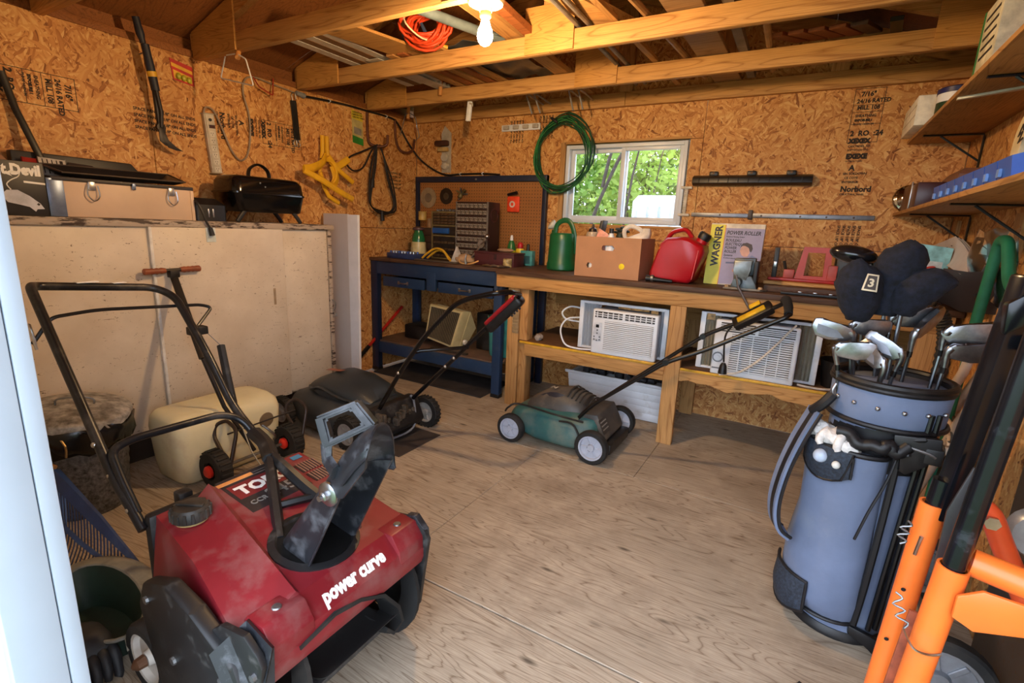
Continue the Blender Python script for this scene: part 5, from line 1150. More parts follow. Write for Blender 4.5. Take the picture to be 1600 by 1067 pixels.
# cross tube and gusset to the right
obj('cross_tube', otube(B(), V(.322, ny+.02, .742), V(.60, ny-.05, .722), .024), ORG, t, 50)
bm = B(); pr(bm, [(.30, .70), (.30, .66), (.33, .645), (.48, .690), (.48, .712), (.33, .722)], .008, zplane(ny-.026), .002); obj('gusset_plate', bm, ORG, t)
bm = B(); pr(bm, [(.30, .715), (.30, .70), (.50, .715), (.50, .735), (.36, .745)], .008, zplane(ny+.05), .002); obj('gusset_plate', bm, ORG, t)
sp_ = obj('rust_bar', bx(B(), (0, 0, 0), (.026, .006, .40), .001, Matrix.Translation((.264, 1.095, .40)) @ R(.06, 'Y')), mat('rust_flat', (142, 72, 46), .75, var=.2, scale=40), t)
OR2 = ORG
bm = B(); tb(bm, fillet([(.335, 1.30, .765), (.395, 1.30, .755), (.42, 1.30, .70), (.50, 1.29, .54)], .03, 4), .02, 14); ra = obj('rear_arm', bm, mat('stand_orange_red', (222, 82, 38), .36, var=.05), t, 50)
bm = B(); lt(bm, [(.014, -.03), (.014, -.022), (.008, -.022), (.008, .022), (.014, .022), (.014, .03)], 6, T(.397, 1.30, .735) @ R(PI/2, 'X')); obj('bolt', bm, STEEL, ra)
bm = B(); tb(bm, [(.50, 1.29, .54), (.53, 1.285, .50)], .017, 12); obj('arm_end', bm, STEEL, ra)
bm = B(); lt(bm, [(.05, 0), (.055, .01), (.055, .03), (.04, .04), (0, .04)], 20, T(.50, 1.34, .70) @ R(-PI/2, 'X')); obj('caster', bm, mat('caster_grey', (150, 152, 156), .35, .4), t)
obj('foot_rail', b2(B(), (.20, .80, 0), (.29, 1.45, .05), .008), ORG, t)
def clip(p, q, side):
    d = (q-p); pts = [p]
    for i in range(1, 6): pts.append(p.lerp(q, i/6)+side*(.008 if i % 2 else -.008))
    pts.append(q); return tb(B(), pts, .0019, 6, 3)
c0 = nP(.57)
o = clip(V(.231, 1.065, .645), V(.250, 1.045, .590), V(1, 0, .3)); obj('spring_clip', o, DULLSTEEL, t)
obj('spring_clip', tb(B(), [V(.250, 1.045, .590), V(.262, 1.015, .578), c0+V(.0, -.027, .0), c0+V(.018, -.020, .004)], .0022, 6, 4), STEEL, t)
obj('spring_clip', clip(V(.236, 1.12, .765), V(.232, 1.12, .715), V(1, 0, 0)), DULLSTEEL, t)
obj('spring_clip', tb(B(), [V(.262, fy-.024, .738), V(.258, fy-.025, .698)], .003, 6), STEEL, t)
for p in ((.255, fy-.0225, .618), (.248, fy-.0225, .50)): obj('pin_hole', sp(B(), p, (.004, .001, .004), n=8, m=6), mat('hole_black', (8, 8, 8), .9), t)
obj('pin_hole', sp(B(), (.375, ny-.004, .731), (.004, .002, .004), n=8, m=6), mat('hole_black', (8, 8, 8), .9), t)
# ================================================================ right wall leaners
t = thing('lawn_chair', 'folded cream tubular lawn chair with brown seat behind the golf bag', 'chair', (.6, 2.45, 0))
CRM = mat('chair_cream', (214, 196, 178), .4, var=.05, dust=(176, 150, 124), dustamt=.12)
for px in (.585, .635):
    obj('frame_tube', tb(B(), fillet([(px, 2.49, .99), (px, 2.475, .825), (px, 2.72, .597), (px, 2.90, .02)], .08, 5), .017, 12), CRM, t)
    obj('frame_tube', tb(B(), fillet([(px-.01, 2.085, .96), (px-.01, 2.107, .833), (px-.01, 2.336, .675), (px-.01, 2.84, .02)], .08, 5), .017, 12), CRM, t)
obj('arm_rest', tb(B(), fillet([(.61, 2.49, .985), (.61, 2.32, .955), (.61, 2.085, .955)], .04, 4), .018, 12), CRM, t)
obj('link_tube', tb(B(), [(.575, 2.86, .30), (.575, 2.42, .50)], .012, 10, flat=(.010, .018)), CRM, t)
obj('link_tube', tb(B(), [(.57, 2.72, .597), (.57, 2.45, .60), (.57, 2.38, .53)], .010, 10), CRM, t)
bm = B(); lo(bm, [[(.605, 2.66, .60), (.60, 2.36, .58), (.60, 2.42, .32), (.605, 2.74, .28)], [(.615, 2.66, .60), (.61, 2.36, .58), (.61, 2.42, .32), (.615, 2.74, .28)]]); obj('seat', bm, mat('seat_brown', (66, 54, 46), .6), t)
for y, z in ((2.45, .49), (2.40, .565)):
    bm = B(); tb(bm, [(.565, y+.04*math.cos(a), z+.02*math.sin(a)) for a in [i*PI/4 for i in range(8)]], .004, 6, 2, True); obj('rivet_ring', bm, DULLSTEEL, t)
GRN = mat('green_foam', (22, 108, 78), .6, var=.1)
t = thing('mower_handle', 'green padded bent handle leaning on the right wall', 'handle', (.6, 2.5, .0))
obj('padding', tb(B(), fillet([(.60, 2.575, .98), (.60, 2.545, 1.20), (.60, 2.53, 1.30), (.60, 2.44, 1.30), (.60, 2.33, 1.165), (.60, 2.18, 1.11)], .035, 5), .019, 14), GRN, t)
obj('shaft', tb(B(), [(.60, 2.575, .98), (.60, 2.64, .02)], .013, 10), GRN, t)
bm = B(); tb(bm, [(.60, 2.18, 1.11), (.615, 2.10, 1.02), (.62, 2.16, .95)], .014, 10, 3); obj('end_cap', bm, BLACKPL, t)
t = thing('ribbed_hose', 'dark ribbed hose standing behind the golf clubs', 'hose', (.45, 2.3, 0))
bm = B(); P_ = smooth_path([(.40, 2.30, 1.06), (.445, 2.30, 1.02), (.47, 2.30, .90), (.47, 2.32, .60), (.46, 2.34, .03)], 16); tb(bm, P_, [(.026 if i % 2 else .022) for i in range(len(P_))], 12); obj('tube', bm, mat('hose_black', (34, 34, 34), .6), t, 20)
BRN = mat('brown_panel', (74, 60, 50), .38, var=.08, scale=4, dust=(140, 104, 70), dustamt=.10, dscale=60)
one('door_leaf', b2(B(), (.600, .98, 0), (.640, 1.835, 1.0), .003), BRN, 'smooth dark brown panel leaning on the right wall behind the orange stand', 'panel', (.62, 1.4, 0))
one('rubber_scrap', jit(pr(B(), [(.08, 1.40), (.16, 1.50), (.25, 1.46), (.18, 1.36)], .01, None, .002), .002), RUBBER, 'dark rubber offcut on the floor in front of the golf bag', 'scrap', (.16, 1.43, 0))
# ================================================================ the lamp
t = thing('ceiling_lamp', 'bare glowing light bulb in a white porcelain holder under the truss', 'lamp', (-1.21, 1.80, 2.13))
PORC = mat('porcelain', (236, 230, 220), .25, var=.02)
obj('lamp_base', lt(B(), [(.0, 0), (.070, 0), (.072, -.012), (.066, -.026), (.040, -.034), (.026, -.038), (.024, -.052), (.0, -.052)], 32, T(-1.21, 1.80, 2.129), cap=False), PORC, t, 40)
obj('socket', lt(B(), [(.0, 0), (.021, 0), (.022, -.022), (.019, -.026), (0, -.026)], 24, T(-1.21, 1.80, 2.082), cap=False), mat('socket_tan', (196, 150, 96), .5), t, 40)
obj('bulb', lt(B(), [(.0, .0), (.014, 0), (.0145, -.012), (.019, -.030), (.0275, -.050), (.0305, -.068), (.0275, -.086), (.018, -.098), (.008, -.103), (0, -.104)], 28, T(-1.21, 1.80, 2.062), cap=False), emis('bulb_glow', (1, .64, .31), BULB_STRENGTH), t, 60)
# ================================================================ things on the left wall
def wall_l(y, z, off=0): return (XL+off, y, z)
t = thing('lopping_shears', 'long black lopping shears with yellow bands hung on the left wall', 'shears', (XL+.05, 1.52, 1.61))
x = XL+.07
NV = mat('grip_navy', (24, 28, 44), .55)
obj('grip', tb(B(), [(x, 1.468, 2.235), (x, 1.478, 2.18), (x, 1.490, 2.12)], [.017, .019, .014], 12, 3), NV, t)
obj('grip', tb(B(), [(x+.012, 1.492, 2.115), (x+.012, 1.505, 2.02), (x+.012, 1.520, 1.90)], [.019, .021, .020], 12, 3), NV, t)
obj('nail', tb(B(), [(XL-.004, 1.530, 1.725), (x+.02, 1.530, 1.73)], .003, 6), DULLSTEEL, t); obj('nail', tb(B(), [(XL-.004, 1.50, 2.08), (x+.02, 1.50, 2.085)], .003, 6), DULLSTEEL, t)
obj('band', tb(B(), [(x+.012, 1.509, 1.99), (x+.012, 1.513, 1.965)], .0225, 12), YELW, t)
IRN = mat('tool_iron', (38, 34, 34), .45, .4, var=.2)
obj('handle_bar', tb(B(), [(x, 1.52, 1.90), (x, 1.524, 1.78), (x, 1.53, 1.70)], .012, 10), IRN, t)
obj('handle_bar', tb(B(), [(x+.015, 1.522, 1.90), (x+.015, 1.535, 1.80), (x+.012, 1.530, 1.72)], .010, 10), IRN, t)
obj('pivot', lt(B(), [(.022, -.01), (.024, 0), (.022, .012), (0, .014)], 12, T(x, 1.530, 1.72) @ R(PI/2, 'Y')), IRN, t)
obj('blade', pr(B(), [(1.515, 1.72), (1.545, 1.715), (1.562, 1.66), (1.60, 1.628), (1.635, 1.612), (1.60, 1.612), (1.56, 1.622), (1.53, 1.66)], .006, Matrix(((0, 0, 1, x), (1, 0, 0, 0), (0, 1, 0, 0), (0, 0, 0, 1))), .001), IRN, t)
obj('blade', pr(B(), [(1.515, 1.72), (1.54, 1.72), (1.535, 1.67), (1.540, 1.645), (1.555, 1.64), (1.545, 1.628), (1.515, 1.65)], .006, Matrix(((0, 0, 1, x+.008), (1, 0, 0, 0), (0, 1, 0, 0), (0, 0, 0, 1))), .001), IRN, t)
one('pry_bar', tb(B(), [(XL+.02, .93, 1.85), (XL+.03, .955, 1.70), (-3.10, .995, 1.50), (-3.08, 1.0, 1.242)], .012, 8, flat=(.008, .015)), BLACKPAINT, 'black flat bar leaning on the left wall above the vacuum box', 'bar', (-3.1, .98, 1.24))
t = thing('hanging_card', 'small red and yellow carded package pinned on the left wall', 'package', (XL, 1.70, 2.05))
LW = Matrix(((0, 0, 1, XL+.001), (1, 0, 0, 0), (0, 1, 0, 0), (0, 0, 0, 1)))    # local xy -> y, z; z -> +x
obj('card', pr(B(), [(1.645, 2.105), (1.765, 2.085), (1.768, 1.985), (1.655, 1.998)], .003, LW), mat('card_red', (176, 38, 34), .5), t)
obj('card_print', pr(B(), [(1.650, 2.085), (1.762, 2.062), (1.762, 2.045), (1.652, 2.066)], .0035, LW), mat('card_yellow', (210, 160, 40), .5), t)
obj('card_print', pr(B(), [(1.658, 2.050), (1.756, 2.030), (1.757, 1.995), (1.662, 2.006)], .0035, LW), mat('card_yellow', (210, 160, 40), .5), t)
for k in range(3): bm = B(); sp(bm, (XL+.012, 1.682+k*.028, 2.020-k*.005), (.010, .013, .017), n=10, m=8); obj('blister', bm, mat('blister_lime', (168, 166, 50), .3), t)
t = thing('wire_hanger', 'bent white wire frame hung from a wooden peg by the left wall', 'hanger', (-2.773, 1.775, 2.111))
obj('wire', tb(B(), fillet([(-2.878, 1.775, 2.11), (-2.935, 1.775, 2.008), (-2.649, 1.775, 1.943), (-2.699, 1.775, 2.077), (-2.773, 1.775, 2.111), (-2.865, 1.775, 2.115)], .015, 4), .0035, 8), WHITEPL, t)
t = thing('peg', 'short wooden peg under the truss holding the white wire frame', 'peg', (-2.794, 1.79, 2.136))
obj('dowel', tb(B(), [(-2.794, 1.80, 2.136), (-2.762, 1.77, 2.089)], .013, 10), mat('dowel_wood', (196, 138, 78), .6), t)
for px, py, pz, l_ in ((-2.44, 3.085, 2.25, 'pale wooden peg under the truss near the flashing strips'), (-3.06, 3.44, 2.20, 'short wooden peg in the far left corner above the wire hooks')):
    one('peg', tb(B(), [(px, py, pz+.03), (px, py-.01, pz-.08)], .014, 12), mat('dowel_wood', (196, 138, 78), .6), l_, 'peg', (px, py, pz))
t = thing('wire_hanger', 'bare grey wire hook hanging in the far left corner', 'hanger', (-3.06, 3.43, 2.16))
obj('wire', tb(B(), fillet([(-3.09, 3.37, 1.985), (-3.06, 3.40, 2.15), (-3.05, 3.44, 2.17), (-3.04, 3.50, 2.15), (-3.02, 3.53, 1.99), (-3.06, 3.52, 1.965)], .02, 4), .0035, 8), DULLSTEEL, t)
t = thing('power_strip', 'beige power strip with six outlets hung on the left wall', 'power strip', (XL, 1.83, 1.68))
PS = mat('strip_beige', (188, 178, 160), .45)
def rotL(y, z, a): return Matrix(((0, 0, 1, XL), (1, 0, 0, y), (0, 1, 0, z), (0, 0, 0, 1))) @ R(a)
MP = rotL(1.832, 1.685, .075)
ca = obj('case', bx(B(), (0, 0, .018), (.058, .335, .034), .006, MP), PS, t)
for k in range(6):
    o = obj('outlet', bx(B(), (0, .055-.040*k, .0355), (.030, .030, .002), .001, MP), mat('outlet_cream', (204, 196, 180), .4), ca)
    for dx, dy in ((-.006, .004), (.006, .004), (0, -.007)): obj('slot', bx(B(), (dx, .055-.040*k+dy, .037), (.0025, .007, .001), 0, MP), mat('slot_dark', (40, 34, 28), .7), ca)
obj('switch', bx(B(), (.006, .095, .036), (.034, .018, .006), .002, MP), mat('switch_dark', (60, 26, 22), .4), ca)
obj('breaker', lt(B(), [(.009, 0), (.008, .006), (0, .007)], 12, MP @ T(0, .132, .035)), BLACKPL, ca)
obj('cord', tb(B(), [(XL+.015, 1.80, 1.85), (XL+.015, 1.815, 1.885), (XL+.014, 1.860, 1.875), (XL+.014, 1.905, 1.78), (XL+.014, 1.95, 1.67), (XL+.014, 2.00, 1.615), (XL+.014, 2.05, 1.645), (XL+.014, 2.08, 1.75), (XL+.014, 2.085, 1.89), (XL+.014, 2.055, 2.02), (XL+.014, 2.075, 2.10), (XL+.014, 2.14, 2.128), (XL+.014, 2.24, 2.12), (XL+.014, 2.42, 2.105)], .0055, 8, 5), mat('cord_grey', (140, 122, 102), .5), t)
t = thing('wall_hook', 'thin red wire bracket hooked on the left wall', 'hook', (XL, 2.2, 2.1))
obj('wire', tb(B(), fillet([(XL+.01, 2.128, 2.135), (XL+.05, 2.14, 2.072), (XL+.05, 2.235, 2.04), (XL+.02, 2.265, 2.15)], .01, 3), .004, 8), mat('red_wire', (150, 40, 26), .5), t)
t = thing('rubber_strap', 'bundle of black rubber straps hanging on the left wall', 'strap', (XL+.02, 2.42, 2.05))
for k in range(3): obj('strap', tb(B(), [(XL+.012+k*.009, 2.402+k*.006, 2.05), (XL+.012+k*.009, 2.412+k*.006, 1.92), (XL+.012+k*.009, 2.418+k*.007, 1.80)], .006, 6, 2, flat=(.004, .011)), BLACKPL, t)
for k in (0, 2): obj('strap_hook', tb(B(), [(XL+.02, 2.408+k*.006, 1.805), (XL+.02, 2.395+k*.012, 1.775), (XL+.02, 2.410+k*.012, 1.755), (XL+.02, 2.422+k*.012, 1.772), (XL+.02, 2.418+k*.006, 1.80)], .003, 6, 3), DULLSTEEL, t)
obj('strap_hook', tb(B(), [(XL+.02, 2.405, 2.05), (XL+.02, 2.40, 2.09), (XL+.02, 2.425, 2.10), (XL+.02, 2.43, 2.06)], .003, 6, 3), DULLSTEEL, t)
t = thing('extension_cord', 'dark extension cord clipped along the top of the left wall into the corner', 'cord', (XL, 2.9, 2.12))
obj('plug', tb(B(), [(XL+.02, 2.435, 2.105), (XL+.02, 2.50, 2.098)], [.014, .018, .016], 10), mat('plug_clear', (120, 124, 128), .3), t)
obj('cable', tb(B(), [(XL+.016, 2.50, 2.098), (XL+.016, 2.70, 2.112), (XL+.012, 2.90, 2.122), (XL+.012, 3.10, 2.122), (XL+.012, 3.30, 2.122), (XL+.015, 3.42, 2.10), (XL+.02, 3.55, 1.96), (XL+.06, YB-.02, 1.83), (-2.98, YB-.014, 1.74), (-2.84, YB-.014, 1.695), (-2.68, YB-.014, 1.70), (-2.45, YB-.014, 1.70), (-2.28, YB-.03, 1.688)], .008, 8, 4), BLACKPL, t)
for y, z in ((2.72, 2.114), (3.30, 2.122)): obj('cable_clip', tb(B(), [(XL+.002, y, z-.012), (XL+.026, y, z), (XL+.002, y, z+.012)], .004, 6, 2), WHITEPL, t)
for xx in (-2.69, -2.46): obj('cable_clip', tb(B(), [(xx, YB-.002, 1.69), (xx, YB-.026, 1.70), (xx, YB-.002, 1.712)], .004, 6, 2), WHITEPL, t)
t = thing('hanging_card', 'tall yellow and green carded package pinned on the left wall', 'package', (XL, 2.99, 1.98))
obj('card', pr(B(), [(2.934, 2.105), (3.045, 2.085), (3.050, 1.855), (2.942, 1.868)], .003, LW), mat('card_cream', (180, 168, 110), .5), t)
obj('card_print', pr(B(), [(2.934, 2.106), (3.045, 2.086), (3.046, 2.03), (2.936, 2.042)], .0036, LW), mat('card_yellow2', (206, 186, 50), .5), t)
obj('card_print', pr(B(), [(2.940, 1.92), (3.048, 1.905), (3.050, 1.854), (2.942, 1.867)], .0036, LW), mat('card_green', (40, 120, 44), .5), t)
obj('card_print', pr(B(), [(2.955, 1.985), (3.03, 1.975), (3.03, 1.925), (2.955, 1.935)], .0036, LW), mat('card_grey', (130, 126, 118), .5), t)
for k in range(3): text('GARDEN TWINE'[:9+k], .016, LW @ T(2.942, 2.085-k*.018, .0038), INK, t, bold=.02)
# yellow plastic sawhorse brackets
YP = mat('bracket_yellow', (226, 172, 30), .45, var=.05, dust=(180, 140, 60), dustamt=.15)
t = thing('sawhorse_bracket', 'yellow plastic branching bracket hung on the left wall above the grill', 'bracket', (XL+.05, 2.6, 1.65))
X5 = XL+.05
for dy in (-.020, .020): obj('channel', tb(B(), [(X5, 2.632+dy, 1.86), (X5, 2.630+dy, 1.76), (X5, 2.63+dy*1.5, 1.70)], .016, 8, 2, flat=(.014, .016)), YP, t)
obj('arm', tb(B(), [(X5+.02, 2.62, 1.72), (X5+.06, 2.55, 1.66), (X5+.09, 2.44, 1.615), (X5+.10, 2.365, 1.60)], .02, 8, 4, flat=(.012, .030)), YP, t)
obj('arm', tb(B(), [(X5+.01, 2.65, 1.72), (X5+.01, 2.72, 1.66), (X5+.02, 2.80, 1.705), (X5+.02, 2.83, 1.725)], .02, 8, 4, flat=(.012, .026)), YP, t)
obj('arm', tb(B(), [(X5+.02, 2.64, 1.72), (X5+.03, 2.72, 1.64), (X5+.03, 2.86, 1.56)], .02, 8, 4, flat=(.012, .018)), YP, t)
obj('leg_socket', tb(B(), [(X5+.10, 2.365, 1.595), (X5+.11, 2.50, 1.545), (X5+.11, 2.66, 1.475), (X5+.11, 2.78, 1.43)], .02, 8, flat=(.012, .022)), YP, t)
obj('leg_socket', tb(B(), [(X5+.05, 2.54, 1.60), (X5+.05, 2.57, 1.50), (X5+.06, 2.60, 1.44), (X5+.06, 2.69, 1.395)], .02, 8, flat=(.012, .016)), YP, t)
obj('web', tb(B(), [(X5+.02, 2.68, 1.66), (X5+.02, 2.705, 1.58), (X5+.02, 2.68, 1.52)], .02, 8, 3, flat=(.006, .03)), YP, t)
bm = B(); n_ = 18; tb(bm, [(X5+.03, 2.63+.075*math.cos(2*PI*i/n_), 1.61+.085*math.sin(2*PI*i/n_)) for i in range(n_)], .012, 6, 1, True, flat=(.008, .014)); obj('ring', bm, YP, t)
# hooks with a hanging cord
HK = mat('hook_rust', (92, 52, 34), .55, .3, var=.2)
t = thing('wall_hook', 'large brown J hook on the left wall carrying looped cords', 'hook', (XL, 3.1, 1.95))
obj('hook', tb(B(), [(XL+.014, 3.086, 2.11), (XL+.014, 3.088, 1.93), (XL+.03, 3.105, 1.875), (XL+.09, 3.15, 1.862), (XL+.12, 3.19, 1.885), (XL+.12, 3.20, 1.955)], .011, 10, 5), HK, t)
t = thing('cord_coil', 'dark power cord looped long and thin over the brown J hook', 'cord', (XL+.05, 3.15, 1.6))
CB = mat('cord_black', (26, 24, 26), .5)
for k, (w_, zb) in enumerate(((0, 1.335), (.03, 1.35), (-.02, 1.36))):
    obj('loop', tb(B(), [(XL+.07, 3.13, 1.875), (XL+.06, 3.10-w_, 1.70), (XL+.055, 3.06-w_*.4, 1.48), (XL+.06, 3.07, 1.39), (XL+.07, 3.17, zb), (XL+.06, 3.30+w_, 1.36), (XL+.06, 3.335+w_*.5, 1.44), (XL+.065, 3.27+w_, 1.62), (XL+.07, 3.20, 1.80), (XL+.07, 3.16, 1.88)], .0065, 8, 5), CB, t)
obj('loop', tb(B(), [(XL+.07, 3.13, 1.87), (XL+.05, 2.98, 1.80), (XL+.05, 2.86, 1.745), (XL+.05, 2.83, 1.69), (XL+.05, 2.90, 1.65), (XL+.05, 3.0, 1.69), (XL+.06, 3.08, 1.82), (XL+.07, 3.14, 1.875)], .0065, 8, 5), CB, t)
obj('plug', tb(B(), [(XL+.06, 3.085, 1.60), (XL+.06, 3.08, 1.54)], [.016, .018, .014], 10), CB, t)
obj('plug', tb(B(), [(XL+.07, 3.175, 1.36), (XL+.07, 3.18, 1.28)], [.014, .018, .010], 10), CB, t)
t = thing('wall_hook', 'round brown hook near the corner of the left wall', 'hook', (XL, 3.48, 1.98))
obj('hook', tb(B(), [(XL+.014, 3.400, 2.12), (XL+.014, 3.405, 1.98), (XL+.02, 3.44, 1.89), (XL+.05, 3.50, 1.865), (XL+.07, 3.56, 1.90), (XL+.07, 3.58, 1.985)], .010, 10, 5), HK, t)
# ================================================================ on top of the cream cabinet
ZC = 1.239
t = thing('vacuum_box', 'black retail box with white lettering and a hand vacuum picture on the cabinet', 'box', (-2.9, .78, ZC))
BXD = mat('box_black', (30, 27, 28), .45); BXS = mat('box_side', (46, 42, 42), .5)
obj('carton', b2(B(), (-3.02, .60, ZC), (-2.815, .908, ZC+.215), .002), BXD, t)
FX = Matrix(((0, 0, 1, -2.8145), (1, 0, 0, 0), (0, 1, 0, 0), (0, 0, 0, 1)))    # face looking to +x
text('Dirt Devil', .056, FX @ T(.896, 1.402, 0), WINK, t, bold=.055, squash=.80, align='RIGHT')
for i in range(1): obj('print_band', pr(B(), [(.838, 1.378), (.906, 1.374), (.906, 1.366), (.838, 1.370)], .0006, FX), WINK, t)
obj('print_vacuum', pr(B(), [(.762, 1.318), (.782, 1.338), (.815, 1.340), (.850, 1.318), (.880, 1.290), (.892, 1.268), (.868, 1.266), (.862, 1.256), (.845, 1.274), (.815, 1.282), (.780, 1.290)], .0006, FX), mat('print_pale', (190, 192, 204), .5), t)
obj('print_vacuum', pr(B(), [(.868, 1.286), (.874, 1.292), (.880, 1.286), (.874, 1.280)], .0009, FX), BXD, t)
obj('print_cord', tb(B(), [(-2.8144, .795, 1.340), (-2.8144, .785, 1.360), (-2.8144, .800, 1.378), (-2.8144, .822, 1.392), (-2.8144, .828, 1.408), (-2.8144, .812, 1.412), (-2.8144, .80, 1.405)], .0022, 6, 4), WINK, t)
obj('print_arrow', pr(B(), [(.782, 1.402), (.806, 1.418), (.800, 1.400), (.806, 1.392)], .0008, FX), WINK, t)
t = thing('tool_chest', 'long pale wooden chest with metal corners and two wire latches on the cabinet', 'chest', (-2.95, 1.22, ZC))
CHW = mat('chest_wood', (196, 168, 142), .5, var=.06, scale=3); METB = mat('corner_blue_steel', (110, 124, 150), .35, .6)
obj('body', b2(B(), (-3.10, .930, ZC), (-2.815, 1.502, ZC+.155), .004), CHW, t)
obj('lid_edge', b2(B(), (-3.10, .925, ZC+.150), (-2.812, 1.506, ZC+.168), .004), mat('lid_dark', (46, 40, 38), .5), t)
obj('corner_plate', b2(B(), (-2.818, .912, ZC), (-2.808, .966, ZC+.152), .003), METB, t)
obj('corner_plate', b2(B(), (-3.10, .908, ZC), (-2.81, .930, ZC+.160), .003), METB, t)
obj('corner_plate', b2(B(), (-2.818, 1.488, ZC), (-2.811, 1.504, ZC+.150), .002), CHW, t)
for y in (1.066, 1.396):
    l_ = obj('latch', b2(B(), (-2.816, y-.014, ZC+.118), (-2.806, y+.014, ZC+.156), .003), STEEL, t)
    obj('latch_wire', tb(B(), [(-2.806, y-.014, ZC+.145), (-2.800, y-.022, ZC+.10), (-2.800, y, ZC+.072), (-2.800, y+.022, ZC+.095), (-2.804, y+.020, ZC+.14)], .0028, 6, 3), STEEL, l_)
obj('clasp', bx(B(), (-2.806, 1.231, ZC+.148), (.006, .016, .03), .003), METB, t)
t = thing('metal_tray', 'thin black open tray tilted on top of the pale wooden chest', 'tray', (-2.95, 1.28, ZC+.17))
TRY = mat('tray_black', (28, 27, 30), .35, .3); 
obj('pan', lo(B(), [[(-3.05, 1.03, 1.425), (-2.87, 1.03, 1.412), (-2.87, 1.44, 1.412), (-3.05, 1.44, 1.425)], [(-3.08, .98, 1.468), (-2.85, .98, 1.424), (-2.85, 1.49, 1.428), (-3.08, 1.52, 1.474)], [(-3.07, .99, 1.468), (-2.86, .99, 1.426), (-2.86, 1.48, 1.430), (-3.07, 1.51, 1.474)], [(-3.045, 1.035, 1.430), (-2.875, 1.035, 1.417), (-2.875, 1.435, 1.417), (-3.045, 1.435, 1.430)]]), TRY, t)
obj('rim', tb(B(), [(-3.08, .98, 1.470), (-2.85, .98, 1.427), (-2.85, 1.49, 1.431), (-3.08, 1.52, 1.476)], .004, 6, 1, True), mat('tray_rim', (84, 74, 66), .4, .5), t)
t = thing('long_case', 'long flat black case standing behind the chest against the left wall', 'case', (-3.14, 1.15, ZC))
obj('shell', pr(B(), [(.90, 1.24), (1.42, 1.24), (1.42, 1.455), (1.37, 1.515), (.90, 1.520)], .05, Matrix(((0, 0, 1, -3.17), (1, 0, 0, 0), (0, 1, 0, 0), (0, 0, 0, 1))), .006), BLACKPL, t)
MPk = frame((-3.085, 1.02, 1.455), (0, 1, -.06), z=(.9, 0, .4))
t = thing('parts_package', 'red printed package leaning in front of the long black case', 'package', (-3.09, .95, ZC+.17))
obj('pack', bx(B(), (-.07, -.01, 0), (.05, .085, .012), .002, MPk), mat('pack_red', (150, 40, 34), .4), t)
text('18', .045, MPk @ T(-.09, -.03, .007), WINK, t, bold=.04)
t = thing('parts_package', 'white package with black printed bars in front of the long black case', 'package', (-3.09, 1.03, ZC+.17))
obj('pack', bx(B(), (.01, 0, .004), (.10, .085, .012), .002, MPk), mat('pack_white', (196, 190, 182), .4), t)
for k in range(5): obj('pack_print', bx(B(), (-.025+k*.017, 0, .0105), (.004 if k != 4 else .012, .07, .0006), 0, MPk), INK, t)
t = thing('parts_package', 'dark package with a pale square label in front of the long black case', 'package', (-3.09, 1.14, ZC+.17))
obj('pack', bx(B(), (.12, .0, .0), (.10, .08, .010), .002, MPk), mat('pack_dark', (54, 46, 44), .4), t); obj('pack_print', bx(B(), (.135, .0, .006), (.05, .05, .0006), 0, MPk), mat('pack_white', (196, 190, 182), .4), t)
one('wooden_plane', lo(B(), [[(-3.10, .70, 1.455), (-3.0, .70, 1.455), (-3.0, .86, 1.455), (-3.10, .86, 1.455)], [(-3.10, .70, 1.53), (-3.02, .70, 1.53), (-3.02, .80, 1.535), (-3.10, .80, 1.535)]]), mat('curved_wood', (126, 84, 50), .5), 'curved brown wooden block on top of the vacuum box', 'block', (-3.05, .78, 1.455))
t = thing('portable_grill', 'black portable table grill with arched handle and splayed legs on the cabinet', 'grill', (-2.95, 1.97, ZC))
GB = mat('grill_enamel', (14, 14, 17), .14, var=.1)
def rb(z, dx, dy, n=5): return [(x, y, z) for x, y in rr(.25+dx, .475+dy, .05, n, -2.955, 1.975)]
obj('bowl', lo(B(), [rb(1.298, -.05, -.05), rb(1.305, -.03, -.03), rb(1.395, 0, 0), rb(1.402, .008, .008)]), GB, t, 50)
ld = obj('lid', lo(B(), [rb(1.402, .012, .012), rb(1.410, .012, .012), rb(1.412, 0, 0), rb(1.47, -.012, -.012), rb(1.495, -.04, -.04), rb(1.503, -.09, -.09)]), GB, t, 50)
obj('handle', tb(B(), [(-2.955, 1.905, 1.495), (-2.955, 1.915, 1.545), (-2.955, 1.955, 1.575), (-2.955, 1.995, 1.575), (-2.955, 2.035, 1.545), (-2.955, 2.045, 1.495)], .010, 10, 4, flat=(.018, .007)), BLACKPL, ld)
for y, z in ((1.90, 1.465), (1.93, 1.445)): obj('rivet', sp(B(), (-2.834, y, z), .005, n=8, m=6), STEEL, ld)
for x in (-3.05, -2.86):
    for y, s in ((1.78, -1), (2.16, 1)): obj('leg', tb(B(), [(x, y-s*.03, 1.305), (x, y, 1.27), (x+.0, y+s*.02, ZC+.003)], .012, 8, flat=(.010, .014)), BLACKPL, t)
t = thing('rotary_tool_case', 'small dark hinged case with chrome clips between chest and grill', 'case', (-2.92, 1.6, ZC))
obj('shell', lo(B(), [[(x, y, ZC) for x, y in rr(.19, .17, .02, 3, -2.93, 1.605)], [(x, y, ZC+.085) for x, y in rr(.19, .17, .02, 3, -2.93, 1.605)], [(x, y, ZC+.12) for x, y in rr(.15, .14, .02, 3, -2.95, 1.59)]]), BLACKPL, t)
for y in (1.585, 1.61): obj('clip', b2(B(), (-2.838, y-.004, ZC+.02), (-2.830, y+.004, ZC+.065), .002), STEEL, t)
